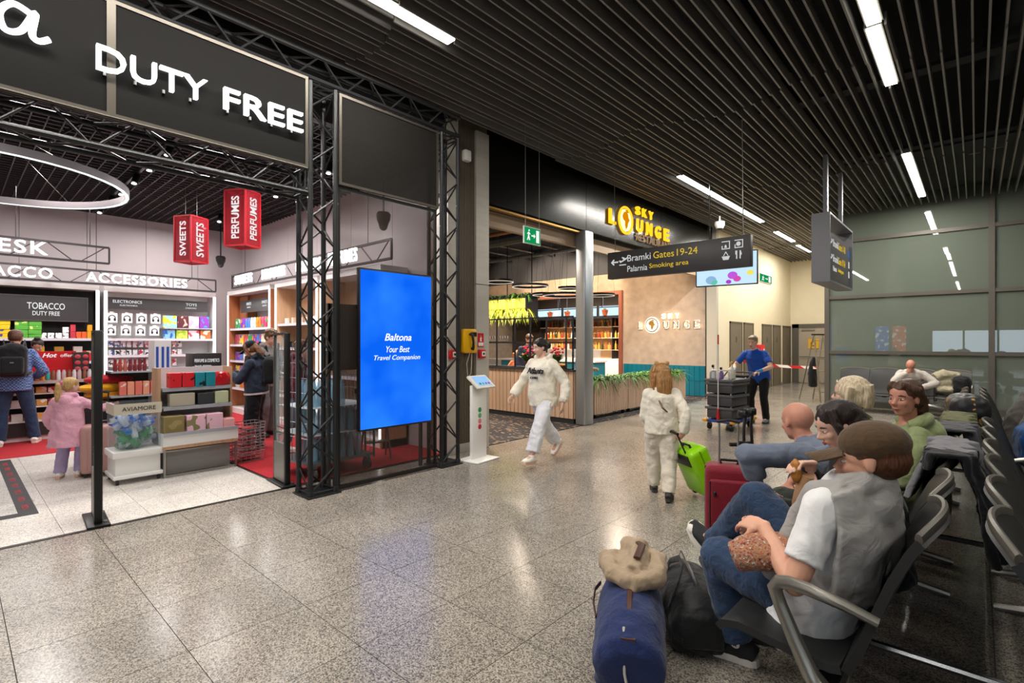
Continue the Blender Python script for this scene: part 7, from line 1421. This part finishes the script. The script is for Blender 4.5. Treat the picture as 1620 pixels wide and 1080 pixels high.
b = MB(); b.ell((0, 0, .04), (.17, .14, .06)); b.tube([(-.16, -.06, .03), (-.06, -.13, .06), (.08, -.12, .05), (.17, -.03, .03), (.14, .09, .05), (0, .13, .07), (-.14, .08, .06)], [.045, .055, .05, .045, .05, .055, .05], 10); b.tube([(-.2, 0, .08), (-.1, .05, .10), (.02, .02, .09), (.12, -.03, .07)], [.05, .06, .045, .04], 10)
cc = soft('beige_coat', 'rolled beige coat lying on the navy holdall', 'coat', (-1.345, 2.44, .325), R(-50), b, fabric('coat_beige', '#a8937a'), .009, .035, .08, 'coat_cloth')
MB().tube([(-.16, .03, .13), (-.02, .05, .155), (.09, .0, .13)], [(.02, .009)] * 3, 8, up=(0, 0, 1)).obj('collar_tab', LEA, cc)
kb = holdall('black holdall standing between the navy bag and the seated man', (-1.14, 2.70, 0), R(-56), .56, .31, .31, fabric('nylon_black', '#17181a', bump=.3, bscale=30, rough=.6), BLK)
MB().rbox((.275, 0, .15), (.04, .2, .17), .03, seg=3).obj('end_pocket', fabric('nylon_black', '#17181a'), kb)
for y in (-.09, .09): MB().tube([(-.16, y * 1.6, .2), (-.13, y, .32), (-.05, y * .6, .37), (.05, y * .6, .37), (.13, y, .32), (.16, y * 1.6, .2)], [(.018, .006)] * 6, 8, up=(0, 1, 0)).obj('carry_strap', fabric('nylon_black', '#17181a'), kb)
MB().tube([(-.29, -.02, .27), (-.31, 0, .31), (-.29, .02, .27)], .006, 6, closed=True).obj('ring', STEEL, kb)
# knitted bag on the man's lap
m = bpy.data.materials.new('knit_multi'); t, n, l = nt(m); bs_ = n['Principled BSDF']; bs_.inputs['Roughness'].default_value = .95; tc = n.new('ShaderNodeTexCoord'); no = n.new('ShaderNodeTexNoise'); no.inputs['Scale'].default_value = 95; no.inputs['Detail'].default_value = 2; l.new(tc.outputs['Object'], no.inputs['Vector'])
cr = n.new('ShaderNodeValToRGB'); e = cr.color_ramp.elements; e[0].position = .3; e[0].color = (*hx('#6a2a30'), 1); e[1].position = .72; e[1].color = (*hx('#e8d8c8'), 1)
for p_, c_ in ((.42, '#a8584c'), (.5, '#b58a58'), (.58, '#7a5a58')): k_ = cr.color_ramp.elements.new(p_); k_.color = (*hx(c_), 1)
l.new(no.outputs['Fac'], cr.inputs[0]); l.new(cr.outputs[0], bs_.inputs['Base Color']); bp = n.new('ShaderNodeBump'); bp.inputs['Strength'].default_value = .8; bp.inputs['Distance'].default_value = .01; l.new(no.outputs['Fac'], bp.inputs['Height']); l.new(bp.outputs[0], bs_.inputs['Normal'])
b = MB(); b.tube([(-.13, 0, .03), (-.09, 0, .045), (0, 0, .065), (.09, 0, .07), (.15, 0, .055)], [(.075, .05), (.10, .062), (.11, .07), (.095, .065), (.055, .045)], 16, up=(0, 0, 1))
kn = soft('knitted_snood', 'multicoloured knitted snood lying on the lap of the man in the cap', 'knitwear', (-.64, 2.26, .64), R(30), b, m, .009, .02, .06, 'knit')
# pastry and paper bag of the dark-haired woman
PAP = mat('kraft_paper', '#a9805a', .8, var=.12, vscale=20, bump=.3, bscale=30)
b = MB(); b.rings([[(.045 * s_ * math.cos(a), .028 * q * math.sin(a), z) for a in [2 * math.pi * k / 16 for k in range(16)]] for (s_, q, z) in ((.95, .35, 0), (1.0, .9, .05), (1.02, 1.05, .13), (1.0, 1.0, .2))])
pbg = thing('paper_bag', 'brown paper pastry bag held by the dark haired woman', 'paper bag', (-.655, 2.80, .72), R(-50)); b.obj('bag_paper', PAP, pbg); pbg.rotation_euler = (R(-10), R(8), R(-50))
ps = thing('pastry', 'golden pastry sticking out of the paper bag', 'pastry', (-.655, 2.79, .90), R(-50)); b = MB(); b.ell((0, 0, .03), (.036, .024, .06)); solid(b, 'crust', mat('pastry_gold', '#b0742c', .6, var=.3, vscale=30, bump=.4, bscale=50), ps, .006, 2, .012, .03)
# coats draped over the seat backs
def drape(label, y0, y1, m, front, back, x0=-.145, top=.965, seed=1, name='coat', cat='jacket'):
    rr = random.Random(seed); ph = [rr.uniform(0, 6) for _ in range(4)]
    def fn(u, v):
        y = y0 + (y1 - y0) * v; wob = .014 * math.sin(v * 19 + ph[0]) + .010 * math.sin(v * 33 + ph[1] + u * 4)
        L = front + back; s_ = u * L
        if s_ < front: t = (front - s_); x = x0 - .03 - t * .36 - wob; z = top + .035 - t * .93
        else: t = s_ - front; x = x0 + .10 + t * .18 + wob * 1.6 + .05 * math.sin(min(1, t * 5) * 1.57); z = top + .03 - t * .97 + .02 * math.sin(v * 9 + ph[2])
        if abs(s_ - front) < .05: z = top + .05
        return (x, y + .03 * math.sin(u * 7 + ph[3]), z)
    b = MB(); b.grid(fn, 22, 26, .02); o = thing(name, label, cat, (0, 0, 0)); solid(b, 'coat_cloth', m, o, .011, 3, .025, .09)
    return o
drape('grey jacket draped over the seat back behind the man in the cap', 3.42, 3.92, fabric('drape_grey', '#77757a'), .30, .28, seed=2)
drape('black jacket draped under the grey one over the seat backs', 3.25, 3.50, fabric('drape_black', '#15151a'), .08, .48, seed=5)
drape('dark grey coat draped over the seat back by the green hoodie', 4.22, 4.70, fabric('drape_dark', '#4c4b50'), .16, .22, seed=3)
drape('olive green coat hanging over the seat backs', 4.75, 5.35, fabric('drape_olive', '#5b5c33'), .14, .34, seed=4)
b = MB(); b.rbox((0, 0, .13), (.26, .42, .26), .09, seg=3); o = soft('shoulder_bag', 'black shoulder bag with yellow pattern on the seat back', 'bag', (-.06, 5.75, .86), R(10), b, two_tone('bag_pattern', '#16161a', '#b8862a', 16, .66, .5), .012, .03, .1)
b = MB(); b.ell((0, 0, .1), (.24, .24, .12)); b.tube([(-.2, -.1, .35), (-.05, -.05, .42), (.15, 0, .38), (.26, .05, .2), (.3, .1, .05)], [.10, .12, .12, .1, .06], 12); b.ell((-.05, 0, .25), (.22, .17, .17)); soft('pale_coat', 'pale beige coat piled on the bench by the glass partition', 'coat', (-.48, 14.16, .45), R(10), b, fabric('coat_stone', '#b5ac90'), .014, .04, .1, 'coat_cloth')
b = MB(); b.rbox((0, 0, .2), (.3, .26, .42), .1, seg=3); soft('black_bag', 'black bag beside the pale coat on the far bench', 'bag', (-.22, 14.05, .45), R(-10), b, fabric('nylon_black', '#17181a'), .014, .03, .1)
b = MB(); b.rbox((0, 0, .2), (.34, .42, .40), .12, seg=3); o = soft('blue_backpack', 'bright blue backpack on the seat at the right edge', 'backpack', (.42, 6.3, .46), R(8), b, fabric('nylon_blue', '#15508f', bump=.2), .012, .03, .12)
MB().tube([(-.1, -.21, .35), (-.12, -.23, .2), (-.08, -.21, .05)], [(.02, .007)] * 3, 8, up=(1, 0, 0)).obj('strap', BLK, o)
# crutches
def crutch(label, base, top):
    base, top = Vector(base), Vector(top); o = thing('crutch', label, 'crutch', base); d = (top - base); u = d.normalized(); x, y = perp(u)
    MB().cyl((0, 0, 0), u * .03, .016, 8).obj('rubber_tip', BLK, o); MB().cyl(u * .02, d * .72, .011, 8).obj('shaft', mat('crutch_grey', '#4c5058', .35, .6), o)
    g = Vector((-.74, -.67, 0)); MB().tube([d * .70, d * .70 + g * .06, d * .70 + g * .12], [.015, .018, .017], 8).obj('handgrip', BLK, o)
    MB().tube([d * .66, d * .85, d * .97 - g * .02], [(.017, .012), (.02, .01), (.03, .008)], 10, up=g).obj('forearm_support', BLK, o)
    pts = [d * .96 + Vector((.045 * math.cos(R(a)), .045 * math.sin(R(a)), 0)) for a in range(40, 330, 29)]; MB().tube(pts, [(.008, .03)] * len(pts), 8, up=None, flat=1).obj('arm_cuff', BLK, o)
crutch('left of two black forearm crutches beside the red suitcase', (-1.46, 4.55, 0), (-1.44, 4.47, 1.0)); crutch('right of two black forearm crutches beside the red suitcase', (-1.37, 4.58, 0), (-1.40, 4.50, 1.02))
# ---- cleaning trolley
TG = mat('trolley_grey', '#55555a', .5); TGD = mat('trolley_dark', '#3c3c42', .5); BL = mat('trolley_blue', '#23408f', .5); YP = mat('bumper_yellow', '#e0a41c', .5)
tr = thing('cleaning_trolley', 'grey cleaning trolley with four trays and blue base', 'trolley', (-3.32, 9.55, 0), R(-6))
MB().rbox((0, 0, .16), (.52, .86, .05), .015).obj('base', BL, tr)
for (x, y) in ((-.25, -.42), (.25, -.42), (-.25, .42), (.25, .42)):
    MB().rbox((x, y, .165), (.09, .09, .06), .025, seg=2).obj('bumper', YP, tr); w_ = MB().cyl((x * .8 - .02, y * .86, .065), (x * .8 + .02, y * .86, .065), .062, 14).obj('castor', BLK, tr); MB().b2(x * .8 - .028, x * .8 + .028, y * .86 - .02, y * .86 + .02, .08, .145).obj('fork', STEEL, w_, smooth=0)
for (x, y) in ((-.2, -.38), (.2, -.38), (-.2, .2), (.2, .2)): MB().cyl((x, y, .18), (x, y, .92), .013, 8).obj('upright', mat('upright_white', '#c8cacc', .35, .5), tr)
for z, hh_ in ((.21, .17), (.43, .17), (.66, .15)): MB().rbox((0, -.1, z + hh_ / 2), (.46, .62, hh_), .02).obj('tray', TGD, tr); MB().rbox((0, -.1, z + hh_ + .012), (.52, .66, .045), .012).obj('tray_rim', TG, tr)
MB().rbox((0, -.1, .88), (.54, .68, .05), .015).obj('top_tray', TG, tr)
for (y, r_) in ((-.36, .17),): MB().tube([(-.19, y, .9), (-.19, y, 1.02), (-.15, y, 1.06), (.15, y, 1.06), (.19, y, 1.02), (.19, y, .9)], .012, 8).obj('hoop', mat('upright_white', '#c8cacc', .35, .5), tr)
MB().tube([(-.24, .2, .88), (-.24, .42, 1.0), (.24, .42, 1.0), (.24, .2, .88)], .016, 8).obj('push_handle', TG, tr); MB().tube([(0, .36, .95), (0, .40, .6), (0, .36, .22)], [(.2, .05), (.2, .09), (.18, .07)], 12, up=(0, 1, 0)).obj('waste_sack', mat('sack_black', '#1a1a1c', .4), tr)
o = thing('mop', 'white mop pole with red tip and red head on the trolley', 'mop', (-3.37, 9.12, .19)); MB().cyl((0, 0, .05), (.0, 0, 1.33), .011, 8).obj('pole', mat('pole_white', '#cfd2d6', .4), o); MB().cyl((0, 0, 1.33), (0, 0, 1.50), .013, 8).obj('grip', RED, o); MB().lathe([(.03, 0), (.028, .06), (.018, .11), (.02, .18), (.012, .2)], seg=10).obj('mop_clamp', RED, o)
for (x, y, c_, hh_, lab) in ((-.16, -.3, '#d8dce2', .2, 'white spray bottle at the left on the trolley'), (-.02, -.28, '#8a6ab0', .16, 'purple and white bottle in the middle of the trolley'), (.13, -.2, '#d9d4c4', .26, 'large cream canister on the trolley')):
    W_ = Matrix.Translation((-3.32, 9.55, 0)) @ Matrix.Rotation(R(-6), 4, 'Z') @ Vector((x, y, .905)); o = thing('cleaner_bottle', lab, 'bottle', W_); k_ = hh_ / .2
    MB().lathe([(.04 * k_, 0), (.05 * k_, .01), (.05 * k_, hh_ * .65), (.02, hh_ * .85), (.018, hh_)], seg=12).obj('bottle_body', mat('clb' + c_, c_, .4), o); MB().rbox((0, -.02, hh_ + .025), (.03, .07, .05), .01).obj('trigger_head', YP if hh_ > .25 else BLK, o)
# ---- corridor: fire cabinet, ladder, barrier tape
fc = thing('fire_cabinet', 'red fire extinguisher cabinet between the corridor doors', 'cabinet', (-5.35, 17.88, .5)); MB().rbox((.09, 0, .49), (.18, .5, .98), .015).obj('body', RED, fc); MB().rbox((.185, 0, .49), (.012, .44, .9), .008).obj('door', mat('red_bright', '#d01820', .35), fc); MB().box((.195, .1, .78), (.004, .12, .14)).obj('symbol', mat('plate_white', '#eeeae4', .4), fc, smooth=0); MB().rbox((.2, -.17, .5), (.02, .04, .1), .006).obj('handle', STEEL, fc)
ld = thing('step_ladder', 'aluminium step ladder leaning by the corridor entrance', 'ladder', (-3.12, 15.6, 0), R(-35))
for s_ in (-1, 1):
    MB().tube([(.30, .22 * s_, 0), (.0, .14 * s_, 1.75)], [(.03, .012)] * 2, 6, up=(1, 0, 0)).obj('front_rail', ALU, ld); MB().tube([(-.42, .22 * s_, 0), (.0, .15 * s_, 1.72)], [(.022, .01)] * 2, 6, up=(1, 0, 0)).obj('rear_rail', ALU, ld)
for k in range(6): z = .25 + k * .27; MB().box((.30 - .30 * z / 1.75, 0, z), (.08, .40 - .08 * z, .02)).obj('tread', ALU, ld, smooth=0)
MB().box((0, 0, 1.76), (.14, .32, .04)).obj('top_cap', BLK, ld)
m = bpy.data.materials.new('barrier_stripes'); t, n, l = nt(m); bs_ = n['Principled BSDF']; tc = n.new('ShaderNodeTexCoord'); wv = n.new('ShaderNodeTexWave'); wv.wave_type = 'BANDS'; wv.bands_direction = 'DIAGONAL'; wv.inputs['Scale'].default_value = 1.6; l.new(tc.outputs['Object'], wv.inputs['Vector']); cr = n.new('ShaderNodeValToRGB'); cr.color_ramp.interpolation = 'CONSTANT'; cr.color_ramp.elements[0].color = (*hx('#c81f26'), 1); cr.color_ramp.elements[1].color = (*hx('#eeeae6'), 1); cr.color_ramp.elements[1].position = .5; l.new(wv.outputs['Fac'], cr.inputs[0]); l.new(cr.outputs[0], bs_.inputs['Base Color'])
a, b_ = Vector((-5.34, 16.5, .98)), Vector((-3.16, 15.55, .88)); bt = MB(); bt.grid(lambda u, v: tuple(a.lerp(b_, u) + Vector((0, 0, -.05 * math.sin(u * math.pi) + (v - .5) * .075))), 16, 1, .002); o = bt.obj('barrier_tape', m); tag(o, 'red and white barrier tape stretched across the corridor', 'tape')
b = MB(); b.tube([(0, 0, .35), (0, .02, .7), (.02, .0, 1.0), (.04, 0, 1.15)], [(.16, .1), (.19, .12), (.13, .09), (.05, .04)], 12); soft('black_jacket', 'black jacket hanging on the step ladder', 'jacket', (-3.28, 15.72, 0), 0, b, fabric('drape_black', '#15151a'), .016, .04, .12, 'coat_cloth')
bpy.data.scenes.remove(work)
